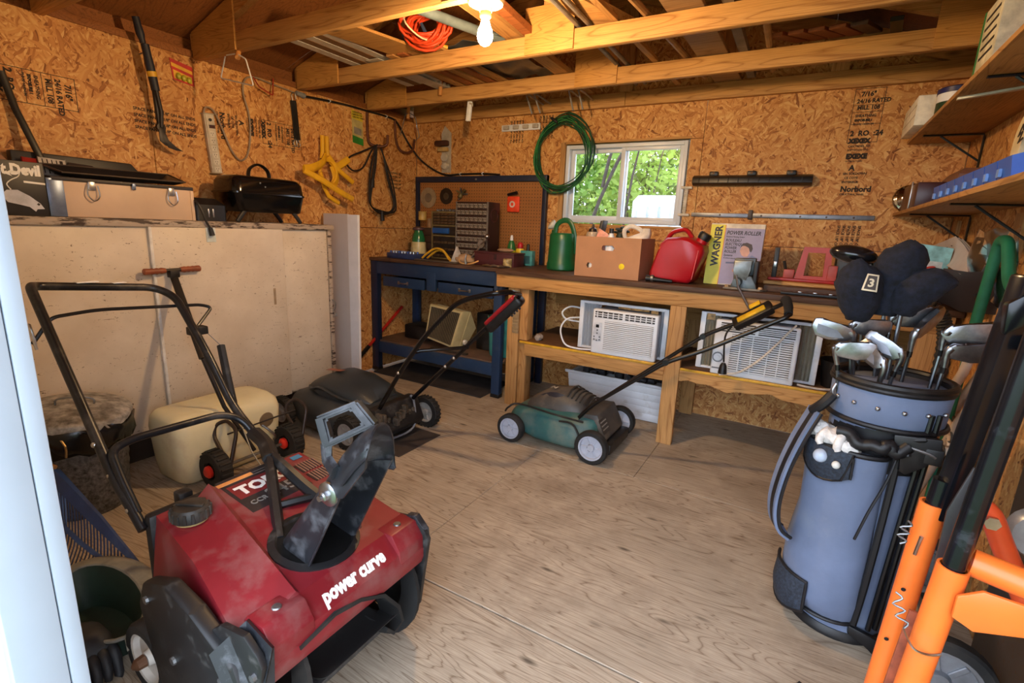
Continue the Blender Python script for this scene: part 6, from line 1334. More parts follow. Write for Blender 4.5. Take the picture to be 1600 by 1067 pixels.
obj('lid_plate', lo(B(), [[(-2.84, 1.55, ZC+.088), (-2.84, 1.64, ZC+.080), (-2.92, 1.64, ZC+.118), (-2.92, 1.55, ZC+.124)], [(-2.842, 1.55, ZC+.083), (-2.842, 1.64, ZC+.075), (-2.922, 1.64, ZC+.113), (-2.922, 1.55, ZC+.119)]]), mat('case_brown', (110, 78, 50), .4), t)
t = thing('charger_cable', 'short black power cord hanging over the front of the cream cabinet', 'cord', (-2.80, 1.53, 1.2))
obj('wire', tb(B(), [(-2.87, 1.52, 1.33), (-2.80, 1.505, 1.34), (-2.777, 1.520, 1.29), (-2.772, 1.535, 1.235), (-2.772, 1.555, 1.20)], .006, 8, 4), CB, t)
obj('plug', tb(B(), [(-2.772, 1.552, 1.205), (-2.772, 1.56, 1.165)], [.011, .014, .010], 10), CB, t)
# ================================================================ on the back wall
t = thing('hose_loop', 'large coil of thin green garden hose hung left of the window', 'hose', (-1.75, YB-.04, 1.84))
HG = mat('hose_green', (18, 74, 50), .4, var=.2); HG2 = mat('wire_green', (50, 120, 66), .4, var=.2)
rn = random.Random(21)
for k in range(16):
    cxx = -1.72+rn.uniform(-.02, .02); czz = 1.825+rn.uniform(-.028, .022); ra = .215+rn.uniform(-.022, .022); rb_ = .245+rn.uniform(-.022, .02); tl = rn.uniform(-.14, .02); ph = rn.uniform(0, 6)
    pts = []
    for i in range(28):
        a = 2*PI*i/28; u = ra*math.cos(a)+.010*math.sin(3*a+ph); v = rb_*math.sin(a)+.008*math.sin(2*a+ph)
        sq = 1-.0*max(0, v)
        pts.append((cxx+u*math.cos(tl)-v*math.sin(tl), YB-.03-.006*(k % 5)-.006*math.sin(a+ph), czz+v*math.cos(tl)+u*math.sin(tl)+max(0, .12-abs(u))*.15*(v > 0)))
    obj('turn', tb(B(), pts, .0042, 6, 1, True), HG if k % 4 else HG2, t, 60)
obj('tie', tb(B(), [(-1.83, YB-.015, 2.085), (-1.81, YB-.075, 2.08), (-1.77, YB-.07, 2.055), (-1.80, YB-.01, 2.05)], .010, 8, 3, True), CB, t)
obj('nail', tb(B(), [(-1.80, YB-.001, 2.075), (-1.80, YB-.09, 2.085)], .003, 6), DULLSTEEL, t)
t = thing('tool_holder', 'white plastic tool holder strip screwed high on the back wall', 'holder', (-2.1, YB, 2.05))
obj('rail', b2(B(), (-2.285, YB-.018, 2.020), (-1.938, YB, 2.068), .004, T(0, 0, 0)), WHITEPL, t)
for k in range(4): obj('clip', bx(B(), (-2.235+k*.088, YB-.028, 2.044), (.05, .022, .030), .006), mat('clip_grey', (176, 168, 158), .5), t)
t = thing('white_bracket', 'white plastic bracket hanging down from the last roof truss', 'bracket', (-2.23, 3.13, 2.13))
obj('plate', pr(B(), [(-2.262, 2.000), (-2.225, 1.998), (-2.212, 2.128), (-2.246, 2.130)], .02, zplane(3.16), .004), WHITEPL, t); obj('lever', tb(B(), [(-2.222, 3.135, 2.115), (-2.195, 3.13, 2.105), (-2.198, 3.13, 2.09)], .006, 8), mat('clip_grey', (176, 168, 158), .5), t)
t = thing('hanging_card', 'white packaged fitting with dark parts hung on the back wall left corner', 'package', (-2.86, YB, 1.9))
obj('card', pr(B(), [(-2.905, 2.04), (-2.87, 2.10), (-2.80, 2.04), (-2.80, 1.715), (-2.90, 1.715)], .003, zplane(YB)), mat('card_white', (172, 164, 150), .5), t)
obj('part', bx(B(), (-2.88, YB-.03, 1.955), (.13, .05, .045), .01), mat('fitting_brown', (66, 38, 28), .5), t)
obj('part', bx(B(), (-2.87, YB-.025, 1.905), (.10, .04, .035), .008), mat('fitting_tan', (176, 148, 96), .5), t)
obj('part', lt(B(), [(.03, 0), (.035, .02), (.03, .03), (0, .03)], 14, T(-2.86, YB-.002, 1.84) @ R(PI/2, 'X')), mat('fitting_white', (190, 184, 172), .5), t)
bm = B(); sp(bm, (-2.85, YB-.02, 1.77), (.045, .02, .03)); obj('part', jit(bm, .004), mat('fitting_white', (190, 184, 172), .5), t)
t = thing('tool_rack', 'long black plastic tool rack fixed to the back wall right of the window', 'rack', (-.39, YB, 1.64))
BR_ = mat('rack_black', (20, 19, 20), .4)
obj('rail', pr(B(), [(0, 0), (.0, .058), (-.02, .062), (-.06, .045), (-.066, .01), (-.03, -.005)], .70, Matrix(((0, 0, 1, -.745), (1, 0, 0, YB), (0, 1, 0, 1.600), (0, 0, 0, 1))) @ R(.0), .003), BR_, t)
for xx in (-.62, -.39, -.165): tab = obj('tab', bx(B(), (xx, YB-.012, 1.672), (.055, .022, .03), .006), BR_, t); obj('tab_hole', lt(B(), [(.008, 0), (.0, .001)], 10, T(xx, YB-.0235, 1.676) @ R(PI/2, 'X')), mat('hole_brown', (96, 70, 44), .7), tab)
for k in range(11): obj('slot', bx(B(), (-.70+k*.060, YB-.064, 1.628), (.004, .006, .03), .001), mat('slot_black', (8, 8, 8), .6), t)
t = thing('magnetic_bar', 'long grey steel strip fixed to the back wall above the red gas can', 'strip', (-.2, YB, 1.42))
GS = mat('strip_grey', (126, 130, 138), .4, .6)
obj('strip', b2(B(), (-.735, YB-.012, 1.395), (-.365, YB, 1.422), .002), GS, t); obj('strip', b2(B(), (-.350, YB-.012, 1.397), (.302, YB, 1.425), .002), GS, t)
obj('lug', b2(B(), (-.378, YB-.02, 1.385), (-.352, YB, 1.445), .003), mat('lug_dark', (70, 60, 54), .5, .4), t)
for xx in (-.55, -.30, -.08, .06, .2): obj('screw', lt(B(), [(.006, 0), (.005, .002), (0, .0025)], 8, T(xx, YB-.012, 1.41) @ R(PI/2, 'X')), mat('lug_dark', (70, 60, 54), .5, .4), t)
t = thing('thermometer', 'cream ribbed plastic thermometer holder fixed beside the window', 'thermometer', (-.79, YB, 1.5))
TH = mat('thermo_cream', (204, 196, 180), .5)
obj('backplate', b2(B(), (-.797, YB-.010, 1.41), (-.775, YB, 1.585), .003), TH, t)
for z in (1.405, 1.585): obj('end_tab', bx(B(), (-.785, YB-.012, z), (.075, .022, .018), .004), TH, t)
for k in range(12): obj('rib', bx(B(), (-.786, YB-.014, 1.43+k*.0125), (.028, .012, .005), .001), TH, t)
for k, (xa, xb) in enumerate(((-1.905, -1.862), (-1.843, -1.795), (-1.575, -1.542), (-1.505, -1.470))):
    one('metal_rod', tb(B(), [(xa, 3.655, 2.19), (xa, 3.42, 2.205), (xa+.002, 3.38, 2.195), (xb, 3.40, 2.072)], .006, 8), mat('rod_grey', (150, 150, 152), .4, .5), ['thin grey rod hanging by the back wall, leftmost of four', 'thin grey rod hanging by the back wall, second from the left', 'thin grey rod hanging by the back wall above the hose coil', 'thin grey rod hanging by the back wall, nearest the window'][k], 'rod', (xa, 3.38, 2.2), 'thin rods hanging by the back wall')
# ================================================================ on the navy workbench
ZB = .981
t = thing('parts_organizer', 'olive small parts organizer with drawers and a blue tray on the navy workbench', 'organizer', (-2.70, 3.50, ZB))
OL = mat('olive_steel', (112, 98, 62), .5, .1); DRW = mat('drawer_smoke', (74, 58, 44), .25, var=.25, scale=30); DKD = mat('drawer_dark', (38, 32, 30), .3, var=.3, scale=30)
x0, x1, y0, z0, z1 = -2.835, -2.565, 3.47, ZB, ZB+.40
obj('frame', b2(B(), (x0, y0+.004, z0), (x1, y0+.14, z1), .003), DKD, t)
for xx in (x0, x1-.014): obj('side', b2(B(), (xx, y0-.004, z0), (xx+.014, y0+.14, z1), .002), OL, t)
for z in (z0, z0+.19, z0+.275, z1-.014): obj('shelf', b2(B(), (x0+.014, y0-.003, z), (x1-.014, y0+.02, z+.012), .001), OL, t)
p_ = None
for c in range(3):
    for r in range(4):
        if p_ is None:
            p_ = obj('drawer', b2(B(), (x0+.018, y0-.008, z0+.292), (x0+.094, y0+.004, z0+.312), .002), DRW, t); px_, pz_ = 0, 0
        else: inst(p_, 'drawer', T(c*.080, 0, r*.0245), t)
for c in range(3):
    for r in range(3): inst(p_, 'drawer', T(c*.080, 0, -.272+r*.055), t)
obj('drawer', b2(B(), (x0+.02, y0-.016, z0+.215), (x1-.08, y0+.01, z0+.262), .004), mat('tray_blue', (30, 76, 140), .4), t, label='wide blue tray')
bm = B(); rn = random.Random(9)
for i in range(10): bx(bm, (x0+.03+.022*i, y0+.05, z1+.008), (.016, .03, rn.uniform(.01, .025)), .003)
tag(obj('loose_parts', jit(bm, .003), DULLSTEEL, t), kind='stuff')
t = thing('parts_organizer', 'tall black organizer with rows of clear drawers of screws on the navy workbench', 'organizer', (-2.36, 3.50, ZB))
x0, x1, y0, z0, z1 = -2.495, -2.185, 3.36, ZB, ZB+.475
obj('case', b2(B(), (x0, y0+.006, z0), (x1, y0+.17, z1), .004), mat('organizer_maroon', (42, 22, 22), .45), t)
obj('edge', b2(B(), (x1-.012, y0-.004, z0), (x1-.002, y0+.01, z1), .001), mat('edge_grey', (120, 116, 112), .4, .4), t); obj('edge', b2(B(), (x0, y0-.004, z0), (x0+.008, y0+.01, z1), .001), mat('edge_grey', (120, 116, 112), .4, .4), t)
CLR = mat('clear_drawer', (88, 80, 72), .15, var=.7, scale=70)
p_ = None; rn = random.Random(3)
for c in range(7):
    for r in range(9):
        if p_ is None:
            p_ = obj('drawer', lo(B(), [[(x0+.012, y0+.006, z0+.012), (x0+.050, y0+.006, z0+.012), (x0+.050, y0+.006, z0+.050), (x0+.012, y0+.006, z0+.050)], [(x0+.013, y0-.004, z0+.014), (x0+.049, y0-.004, z0+.014), (x0+.049, y0-.012, z0+.042), (x0+.013, y0-.012, z0+.042)]]), CLR, t)
            l_ = obj('drawer_lip', b2(B(), (x0+.018, y0-.016, z0+.040), (x0+.044, y0-.010, z0+.046), .001), mat('lip_pale', (150, 144, 136), .2), p_)
        else:
            d_ = inst(p_, 'drawer', T(c*.0415, 0, r*.0515), t); inst(l_, 'drawer_lip', Matrix(), d_)
obj('side_rim', tb(B(), [(x1+.001, y0+.085+.05*math.cos(2*PI*i/16), z1-.10+.05*math.sin(2*PI*i/16)) for i in range(16)], .003, 5, 1, True), mat('rim_maroon', (70, 28, 30), .4), t)
t = thing('lantern', 'green topped jar lantern with a cream base on the navy workbench', 'lantern', (-2.85, 3.30, ZB+.03))
obj('jar', lt(B(), [(.062, 0), (.066, .01), (.060, .09), (.058, .095)], 20, T(-2.85, 3.32, ZB+.045)), mat('jar_cream', (190, 176, 130), .4), t)
obj('hood', lt(B(), [(.056, 0), (.054, .03), (.044, .065), (.036, .085), (.036, .095)], 20, T(-2.85, 3.32, ZB+.14)), mat('jar_green', (28, 96, 56), .2), t)
obj('cap', lt(B(), [(.046, 0), (.050, .006), (.046, .022), (.02, .030), (0, .030)], 20, T(-2.85, 3.32, ZB+.235)), mat('cap_plum', (72, 50, 54), .5), t)
t = thing('socket_tray', 'blue metal socket tray full of chrome sockets at the left of the navy workbench', 'tray', (-2.93, 3.22, ZB))
obj('tray', b2(B(), (-3.06, 3.16, ZB), (-2.765, 3.38, ZB+.044), .004), mat('tray_steelblue', (50, 66, 110), .4, .3), t)
for i in range(9):
    for j in range(2):
        bl_ = (i+j) % 3 == 0
        one('socket', lt(B(), [(.010, 0), (.010, .016), (.006, .016), (.006, .008), (0, .008)], 10, T(-3.04+i*.031, 3.19+j*.05, ZB+.044)), mat('socket_blue', (60, 80, 140), .3, .4) if bl_ else STEEL, 'small blue socket standing in the blue socket tray' if bl_ else 'small chrome socket standing in the blue socket tray', 'socket', (-3.04+i*.031, 3.19+j*.05, ZB+.044), 'blue sockets in the tray' if bl_ else 'chrome sockets in the tray')
one('steel_rule', b2(B(), (-2.74, 3.135, ZB), (-2.32, 3.165, ZB+.012), .002), mat('rule_steel', (120, 116, 112), .35, .8), 'long flat steel bar at the front edge of the navy workbench', 'bar', (-2.53, 3.15, ZB))
t = thing('cord_bundle', 'yellow bent extension cord on the navy workbench', 'cord', (-2.62, 3.28, ZB))
obj('cable', tb(B(), [(-2.76, 3.26, ZB+.012), (-2.72, 3.27, ZB+.05), (-2.64, 3.28, ZB+.095), (-2.56, 3.28, ZB+.085), (-2.49, 3.27, ZB+.02), (-2.46, 3.25, ZB+.010)], .009, 8, 4), YELW, t); obj('cable', tb(B(), [(-2.74, 3.30, ZB+.012), (-2.65, 3.31, ZB+.075), (-2.57, 3.31, ZB+.07), (-2.50, 3.30, ZB+.012)], .009, 8, 4), YELW, t)
t = thing('shop_rag', 'crumpled pale cloth and hat shaped rag on the navy workbench', 'rag', (-2.36, 3.27, ZB))
bm = B(); bmesh.ops.create_icosphere(bm, subdivisions=3, radius=1)
rn = random.Random(12)
for v in bm.verts: v.co = Vector((-2.34+v.co.x*.085, 3.28+v.co.y*.06, ZB+.03+max(-.028, v.co.z*.040)))
obj('cloth', jit(bm, .006, 3), mat('rag_tan', (170, 140, 108), .9), t, 80)
obj('cloth', lo(B(), [[(-2.45, 3.24, ZB), (-2.37, 3.24, ZB), (-2.36, 3.30, ZB), (-2.44, 3.30, ZB)], [(-2.435, 3.245, ZB+.05), (-2.385, 3.245, ZB+.06), (-2.38, 3.28, ZB+.06), (-2.43, 3.28, ZB+.05)], [(-2.405, 3.25, ZB+.125), (-2.395, 3.25, ZB+.125), (-2.395, 3.26, ZB+.125), (-2.405, 3.26, ZB+.125)]]), mat('rag_pale', (186, 182, 176), .9), t, 80)
obj('string', tb(B(), [(-2.34, 3.20, ZB+.03), (-2.30, 3.17, ZB+.008), (-2.22, 3.18, ZB+.006), (-2.17, 3.22, ZB+.03)], .006, 6, 4), mat('string_tan', (196, 150, 90), .8), t)
one('clamp_screw', tb(B(), [(-2.24, 3.155, ZB+.006), (-2.245, 3.15, ZB+.04), (-2.24, 3.155, ZB+.075)], [.011, .008, .006], 8), STEEL, 'small shiny clamp standing at the front of the navy workbench', 'clamp', (-2.24, 3.155, ZB))
t = thing('hand_drill', 'chrome hand drill leaning on the tall black organizer', 'drill', (-2.2, 3.28, ZB))
obj('frame', tb(B(), [(-2.27, 3.27, ZB+.05), (-2.20, 3.28, ZB+.13), (-2.15, 3.29, ZB+.20)], .008, 8), STEEL, t)
obj('gear', lt(B(), [(.030, -.004), (.030, .004)], 18, T(-2.185, 3.27, ZB+.155) @ R(PI/2, 'X')), STEEL, t); obj('crank', tb(B(), [(-2.185, 3.262, ZB+.155), (-2.13, 3.26, ZB+.19), (-2.13, 3.24, ZB+.19)], .006, 6), STEEL, t); obj('handle', sp(B(), (-2.145, 3.29, ZB+.215), .018), STEEL, t)
t = thing('tool_box', 'maroon metal tool box with small tools on the navy workbench', 'tool box', (-2.05, 3.30, ZB))
MAR = mat('maroon_paint', (74, 34, 38), .45, var=.1)
obj('box', b2(B(), (-2.21, 3.22, ZB), (-1.86, 3.38, ZB+.10), .004), MAR, t); obj('lid_lip', b2(B(), (-2.215, 3.215, ZB+.092), (-1.855, 3.385, ZB+.104), .003), MAR, t)
obj('hasp', b2(B(), (-2.03, 3.212, ZB+.05), (-2.01, 3.22, ZB+.09), .001), mat('hasp_dark', (60, 40, 40), .4, .4), t)
one('work_cushion', sp(B(), (-2.00, 3.33, ZB+.118), (.075, .035, .016)), mat('loaf_tan', (150, 118, 92), .8), 'oval tan pad lying on the maroon tool box', 'pad', (-2.0, 3.33, ZB+.105))
for k, (xx, yy, a) in enumerate(((-1.98, 3.14, .2), (-1.93, 3.16, -.5), (-1.89, 3.13, 1.0), (-2.03, 3.13, -.2))):
    one('pliers', tb(B(), [(xx-.05*math.cos(a), yy-.05*math.sin(a), ZB+.007), (xx, yy, ZB+.012), (xx+.05*math.cos(a), yy+.05*math.sin(a), ZB+.007)], [.005, .010, .006], 8), STEEL, ['small shiny pliers at the front corner, second from the left', 'small shiny pliers crossing the middle of the front corner', 'small shiny pliers nearest the timber bench', 'small shiny pliers leftmost at the front corner of the workbench'][k], 'pliers', (xx, yy, ZB), 'small pliers at the bench corner')
one('screw_jar', lt(B(), [(.032, 0), (.034, .01), (.034, .06), (.028, .066), (0, .066)], 16, T(-1.90, 3.20, ZB)), mat('jar_straw', (150, 132, 90), .25, var=.4, scale=40), 'small glass jar of brass screws in front of the maroon tool box', 'jar', (-1.90, 3.2, ZB))
t = thing('glue_bottle', 'green and yellow glue bottle with white nozzle behind the tool box', 'bottle', (-2.03, 3.46, ZB))
obj('bottle', lt(B(), [(.034, 0), (.036, .01), (.036, .10), (.028, .14), (.016, .17), (0, .17)], 18, T(-2.03, 3.47, ZB+.02)), mat('bottle_green', (36, 104, 52), .3), t)
obj('label', lt(B(), [(.0365, .03), (.0365, .095)], 18, T(-2.03, 3.47, ZB+.02), cap=False), mat('label_lime', (186, 186, 40), .4), t); obj('nozzle', lt(B(), [(.014, 0), (.012, .03), (.008, .045), (0, .046)], 12, T(-2.03, 3.47, ZB+.185)), WHITEPL, t)
t = thing('spray_bottle', 'round yellow bottle with a red cap behind the tool box', 'bottle', (-1.95, 3.47, ZB))
obj('bottle', lt(B(), [(.030, 0), (.034, .015), (.034, .09), (.026, .115), (0, .118)], 18, T(-1.955, 3.48, ZB+.02)), mat('bottle_navy', (50, 50, 90), .3), t)
obj('label', lt(B(), [(.0348, .05), (.0348, .095), (.028, .112)], 18, T(-1.955, 3.48, ZB+.02), cap=False), mat('label_yellow', (220, 190, 40), .4), t)
obj('cap', lt(B(), [(.022, 0), (.024, .01), (.022, .03), (.012, .044), (0, .045)], 16, T(-1.955, 3.48, ZB+.135)), mat('cap_red', (170, 24, 34), .35), t)
t = thing('oil_can', 'square turquoise oil tin with a black spout at the end of the navy workbench', 'tin', (-1.88, 3.46, ZB))
obj('tin', bx(B(), (-1.885, 3.48, ZB+.062), (.105, .06, .115), .006), mat('tin_turquoise', (70, 140, 140), .35, var=.2, scale=20), t); obj('spout', lt(B(), [(.014, 0), (.012, .04), (.008, .05), (0, .05)], 12, T(-1.885, 3.48, ZB+.12)), BLACKPL, t)
obj('tin_label', bx(B(), (-1.885, 3.4495, ZB+.05), (.07, .001, .06), 0), mat('tin_label', (50, 90, 96), .4), t)
for k, (xx, zz, c_, l_) in enumerate(((-3.01, 1.36, (178, 148, 80), 'small yellow can on top of the dark boxes in the corner'), (-2.91, 1.30, (150, 118, 84), 'small jar with a brown lid on top of the dark boxes'))):
    one('paint_can', lt(B(), [(.036, 0), (.038, .004), (.036, .008), (.036, .07), (.038, .074), (.034, .078), (0, .078)], 18, T(xx, 3.56, zz-.06)), mat('can_%d' % k, c_, .4), l_, 'can', (xx, 3.56, zz-.06))
t = thing('drawer_stack', 'dark stack of small drawers beside the lantern on the navy workbench', 'organizer', (-2.93, 3.56, ZB))
obj('case', b2(B(), (-3.06, 3.50, ZB), (-2.845, 3.62, ZB+.255), .004), DKD, t)
for r in range(4): obj('drawer', b2(B(), (-3.05, 3.492, ZB+.015+r*.06), (-2.855, 3.502, ZB+.066+r*.06), .002), mat('drawer_brown', (58, 42, 36), .4), t)
# pegboard tools
t = thing('sanding_disc', 'round tan sanding disc hung on the pegboard', 'disc', (-2.97, YB-.03, 1.505))
obj('disc', lt(B(), [(.088, 0), (.088, .006), (0, .006)], 32, T(-3.03, YB-.024, 1.50) @ R(PI/2, 'X')), mat('disc_tan', (142, 122, 92), .7), t); obj('centre', lt(B(), [(.04, 0), (.034, .008), (.012, .009), (0, .004)], 20, T(-3.03, YB-.030, 1.50) @ R(PI/2, 'X')), mat('disc_mid', (112, 96, 76), .6), t)
t = thing('round_saw', 'dark round saw blade hung on the pegboard beside the tan disc', 'blade', (-2.80, YB-.03, 1.51))
obj('disc', lt(B(), [(.070, 0), (.070, .003), (.008, .003)], 32, T(-2.83, YB-.024, 1.515) @ R(PI/2, 'X')), mat('blade_dark', (52, 44, 38), .4, .5), t); obj('centre', lt(B(), [(.03, 0), (.028, .004), (0, .004)], 20, T(-2.83, YB-.027, 1.515) @ R(PI/2, 'X')), mat('blade_hub', (88, 76, 60), .4, .5), t)
t = thing('key_ring', 'bunch of small tools and wire hung on the pegboard above the organizers', 'tools', (-2.65, YB-.03, 1.53))
rn = random.Random(31)
for k in range(7): a = rn.uniform(0, 6.28); obj('tool', tb(B(), [(-2.65, YB-.04, 1.53), (-2.65+.06*math.cos(a), YB-.045-.004*k, 1.53+.05*math.sin(a))], [.006, .009, .004], 6), [DULLSTEEL, DKD, mat('tool_olive', (96, 86, 50), .5)][k % 3], t)
obj('tool', sp(B(), (-2.66, YB-.05, 1.515), .022), mat('tool_olive', (96, 86, 50), .5), t)
t = thing('tape_measure', 'orange red tape measure card hung on the pegboard with a dark clip', 'tape', (-2.12, YB-.03, 1.46))
obj('body', bx(B(), (-2.135, YB-.035, 1.455), (.115, .022, .125), .012), mat('tape_orange', (226, 72, 38), .4), t); obj('ring', lt(B(), [(.026, 0), (.026, .003), (.014, .003), (.014, 0)], 18, T(-2.14, YB-.047, 1.455) @ R(PI/2, 'X'), cap=False), mat('ring_pale', (206, 196, 190), .4), t)
obj('clip', tb(B(), [(-2.19, YB-.04, 1.53), (-2.10, YB-.045, 1.545)], [.010, .014, .016], 8), BLACKPL, t)
# ================================================================ on the timber bench
ZT2 = .985
GRC = mat('can_green', (16, 88, 50), .35, var=.06)
t = thing('watering_can', 'green plastic watering can with white rose at the left of the timber bench', 'watering can', (-1.53, 3.35, ZT2))
obj('body', lt(B(), [(.0, .0), (.098, 0), (.106, .008), (.106, .05), (.101, .06), (.096, .20), (.094, .25), (.085, .262), (.02, .262), (0, .262)], 28, T(-1.535, 3.35, ZT2), cap=False), GRC, t, 40)
obj('handle', tb(B(), [(-1.60, 3.35, ZT2+.255), (-1.585, 3.35, ZT2+.32), (-1.53, 3.35, ZT2+.352), (-1.48, 3.35, ZT2+.33), (-1.445, 3.35, ZT2+.24), (-1.43, 3.35, ZT2+.12)], .014, 10, 4, flat=(.018, .010)), GRC, t)
obj('spout', tb(B(), [(-1.61, 3.40, ZT2+.06), (-1.66, 3.44, ZT2+.16), (-1.645, 3.42, ZT2+.28)], [.022, .018, .014], 10, 3), GRC, t)
obj('rose', lt(B(), [(.012, -.03), (.036, .0), (.040, .012), (.030, .020), (0, .022)], 18, T(-1.648, 3.40, ZT2+.315) @ R(-.9, 'Y') @ R(.5, 'X')), mat('rose_white', (206, 204, 196), .5), t)
CBD = mat('cardboard', (172, 126, 92), .75, var=.04, scale=6)
t = thing('cardboard_box', 'open cardboard box with hand holes full of garden bottles on the bench', 'box', (-1.09, 3.2, ZT2))
x0, x1, y0, y1, z0, z1 = -1.302, -.878, 3.05, 3.36, ZT2, ZT2+.252
def wall_holes(bm, w, h, holes, th, M, res=48):
    """board w x h (local xy) with elliptical holes, thickness th"""
    nx = res; ny = int(res*h/w); keep = {}
    def inside(u, v): return any(((u-cx)/a)**p+((v-cy)/b_)**p < 1 for cx, cy, a, b_, p in holes)
    vs = {}
    def vert(i, j, k):
        if (i, j, k) not in vs: vs[(i, j, k)] = bm.verts.new(M @ Vector((w*i/nx, h*j/ny, th*k)))
        return vs[(i, j, k)]
    cells = {(i, j) for i in range(nx) for j in range(ny) if not inside(w*(i+.5)/nx, h*(j+.5)/ny)}
    for i, j in cells:
        for k in (0, 1): bm.faces.new([vert(i, j, k), vert(i+1, j, k), vert(i+1, j+1, k), vert(i, j+1, k)][::(1 if k else -1)])
        for di, dj, e in ((-1, 0, ((i, j), (i, j+1))), (1, 0, ((i+1, j), (i+1, j+1))), (0, -1, ((i, j), (i+1, j))), (0, 1, ((i, j+1), (i+1, j+1)))):
            if (i+di, j+dj) not in cells: bm.faces.new((vert(*e[0], 0), vert(*e[1], 0), vert(*e[1], 1), vert(*e[0], 1)))
    return bm
obj('side', wall_holes(B(), x1-x0, z1-z0, [(.215, .185, .040, .016, 4), (.100, .072, .017, .018, 2)], .005, T(x0, y0+.005, z0) @ YX, 84), CBD, t, 20)
obj('side', b2(B(), (x1-.005, y0+.005, z0), (x1, y1, z1)), CBD, t); obj('side', b2(B(), (x0, y0+.005, z0), (x0+.005, y1, z1)), CBD, t); obj('side', b2(B(), (x0, y1-.005, z0), (x1, y1, z1)), CBD, t); obj('bottom', b2(B(), (x0+.005, y0+.005, z0), (x1-.005, y1-.005, z0+.005)), CBD, t)
obj('sticker', lt(B(), [(.018, 0), (.018, .0012), (0, .0012)], 24, T(-.989, y0, ZT2+.078) @ R(PI/2, 'X')), mat('sticker_yellow', (232, 206, 24), .4), t)
def bottle(label, x, y, z, r, h, col, capc, cat='bottle'):
    t = thing('bottle', label, cat, (x, y, z)); obj('bottle_body', lt(B(), [(r*.95, 0), (r, .01), (r, h*.7), (r*.45, h*.88), (r*.4, h*.9), (0, h*.9)], 18, T(x, y, z)), mat(label[:12], col, .35), t)
    obj('cap', lt(B(), [(r*.45, 0), (r*.45, h*.1), (0, h*.1)], 14, T(x, y, z+h*.9)), mat(label[:12]+'cap', capc, .4), t); return t
bottle('white bottle showing through the hand hole of the cardboard box', -1.085, 3.090, ZT2+.006, .032, .30, (206, 214, 226), (30, 30, 34))
bottle('white jar showing through the round hole of the cardboard box', -1.195, 3.082, ZT2+.006, .024, .13, (222, 222, 222), (190, 190, 190))
t = thing('oil_lamp', 'small glass jar with a dark metal top poking out of the cardboard box', 'jar', (-1.25, 3.18, ZT2+.2))
obj('glass', lt(B(), [(.04, 0), (.042, .07), (.036, .085), (0, .086)], 18, T(-1.245, 3.18, ZT2+.195)), mat('jar_clear_tan', (176, 160, 140), .25), t); obj('top', lt(B(), [(.030, 0), (.024, .02), (.010, .028), (.006, .05), (0, .05)], 14, T(-1.245, 3.18, ZT2+.28)), mat('jar_top', (60, 50, 46), .4, .6), t)
obj('stem', lt(B(), [(.038, 0), (.038, .19)], 14, T(-1.245, 3.18, ZT2+.006)), mat('jar_clear_tan', (176, 160, 140), .25), t)
one('black_board', bx(B(), (-1.185, 3.16, ZT2+.21), (.012, .10, .30), .003, None) if False else pr(B(), [(-1.235, ZT2+.05), (-1.220, ZT2+.05), (-1.168, ZT2+.355), (-1.186, ZT2+.352)], .09, zplane(3.24), .002), BLACKPL, 'thin black board leaning out of the cardboard box', 'board', (-1.2, 3.2, ZT2+.05))
t = thing('picture_tin', 'pinkish picture packet leaning in the cardboard box', 'packet', (-1.15, 3.12, ZT2+.15))
obj('pack', pr(B(), [(-1.225, ZT2+.10), (-1.12, ZT2+.09), (-1.105, ZT2+.265), (-1.175, ZT2+.305)], .012, zplane(3.115), .002), mat('packet_pink', (186, 128, 112), .5, var=.35, scale=18), t)
t = thing('plant_clump', 'dark green clump of foliage in the cardboard box', 'foliage', (-1.08, 3.22, ZT2+.25))
bm = B(); rn = random.Random(14)
for i in range(26): sp(bm, (-1.075+rn.gauss(0, .035), 3.22+rn.gauss(0, .025), ZT2+.265+rn.uniform(-.03, .055)), (.024, .012, .007), R(rn.uniform(0, 6)) @ R(rn.uniform(-1, 1), 'X'), 8, 6)
tag(obj('leaves', bm, mat('leaf_dark', (40, 46, 34), .6, var=.4, scale=30), t), kind='stuff'); obj('stem', tb(B(), [(-1.08, 3.22, ZT2+.006), (-1.075, 3.22, ZT2+.28)], .02, 8), mat('leaf_dark', (40, 46, 34), .6), t)
t = thing('white_jug', 'white plastic jug with a loop handle in the cardboard box', 'jug', (-.95, 3.2, ZT2))
obj('body', lo(B(), [[(x, y, z) for x, y in rr(.15, .12, .04, 4, -.955, 3.22)] for z in (ZT2+.006, ZT2+.25)]+[[(x, y, ZT2+.285) for x, y in rr(.07, .07, .03, 4, -.905, 3.22)], [(x, y, ZT2+.315) for x, y in rr(.045, .045, .02, 4, -.90, 3.22)]]), mat('jug_white', (214, 206, 196), .4), t, 50)
obj('handle', tb(B(), [(-1.03, 3.20, ZT2+.25), (-1.035, 3.19, ZT2+.30), (-.99, 3.19, ZT2+.325), (-.93, 3.20, ZT2+.30), (-.915, 3.21, ZT2+.26)], .014, 10, 4), mat('jug_white', (214, 206, 196), .4), t)
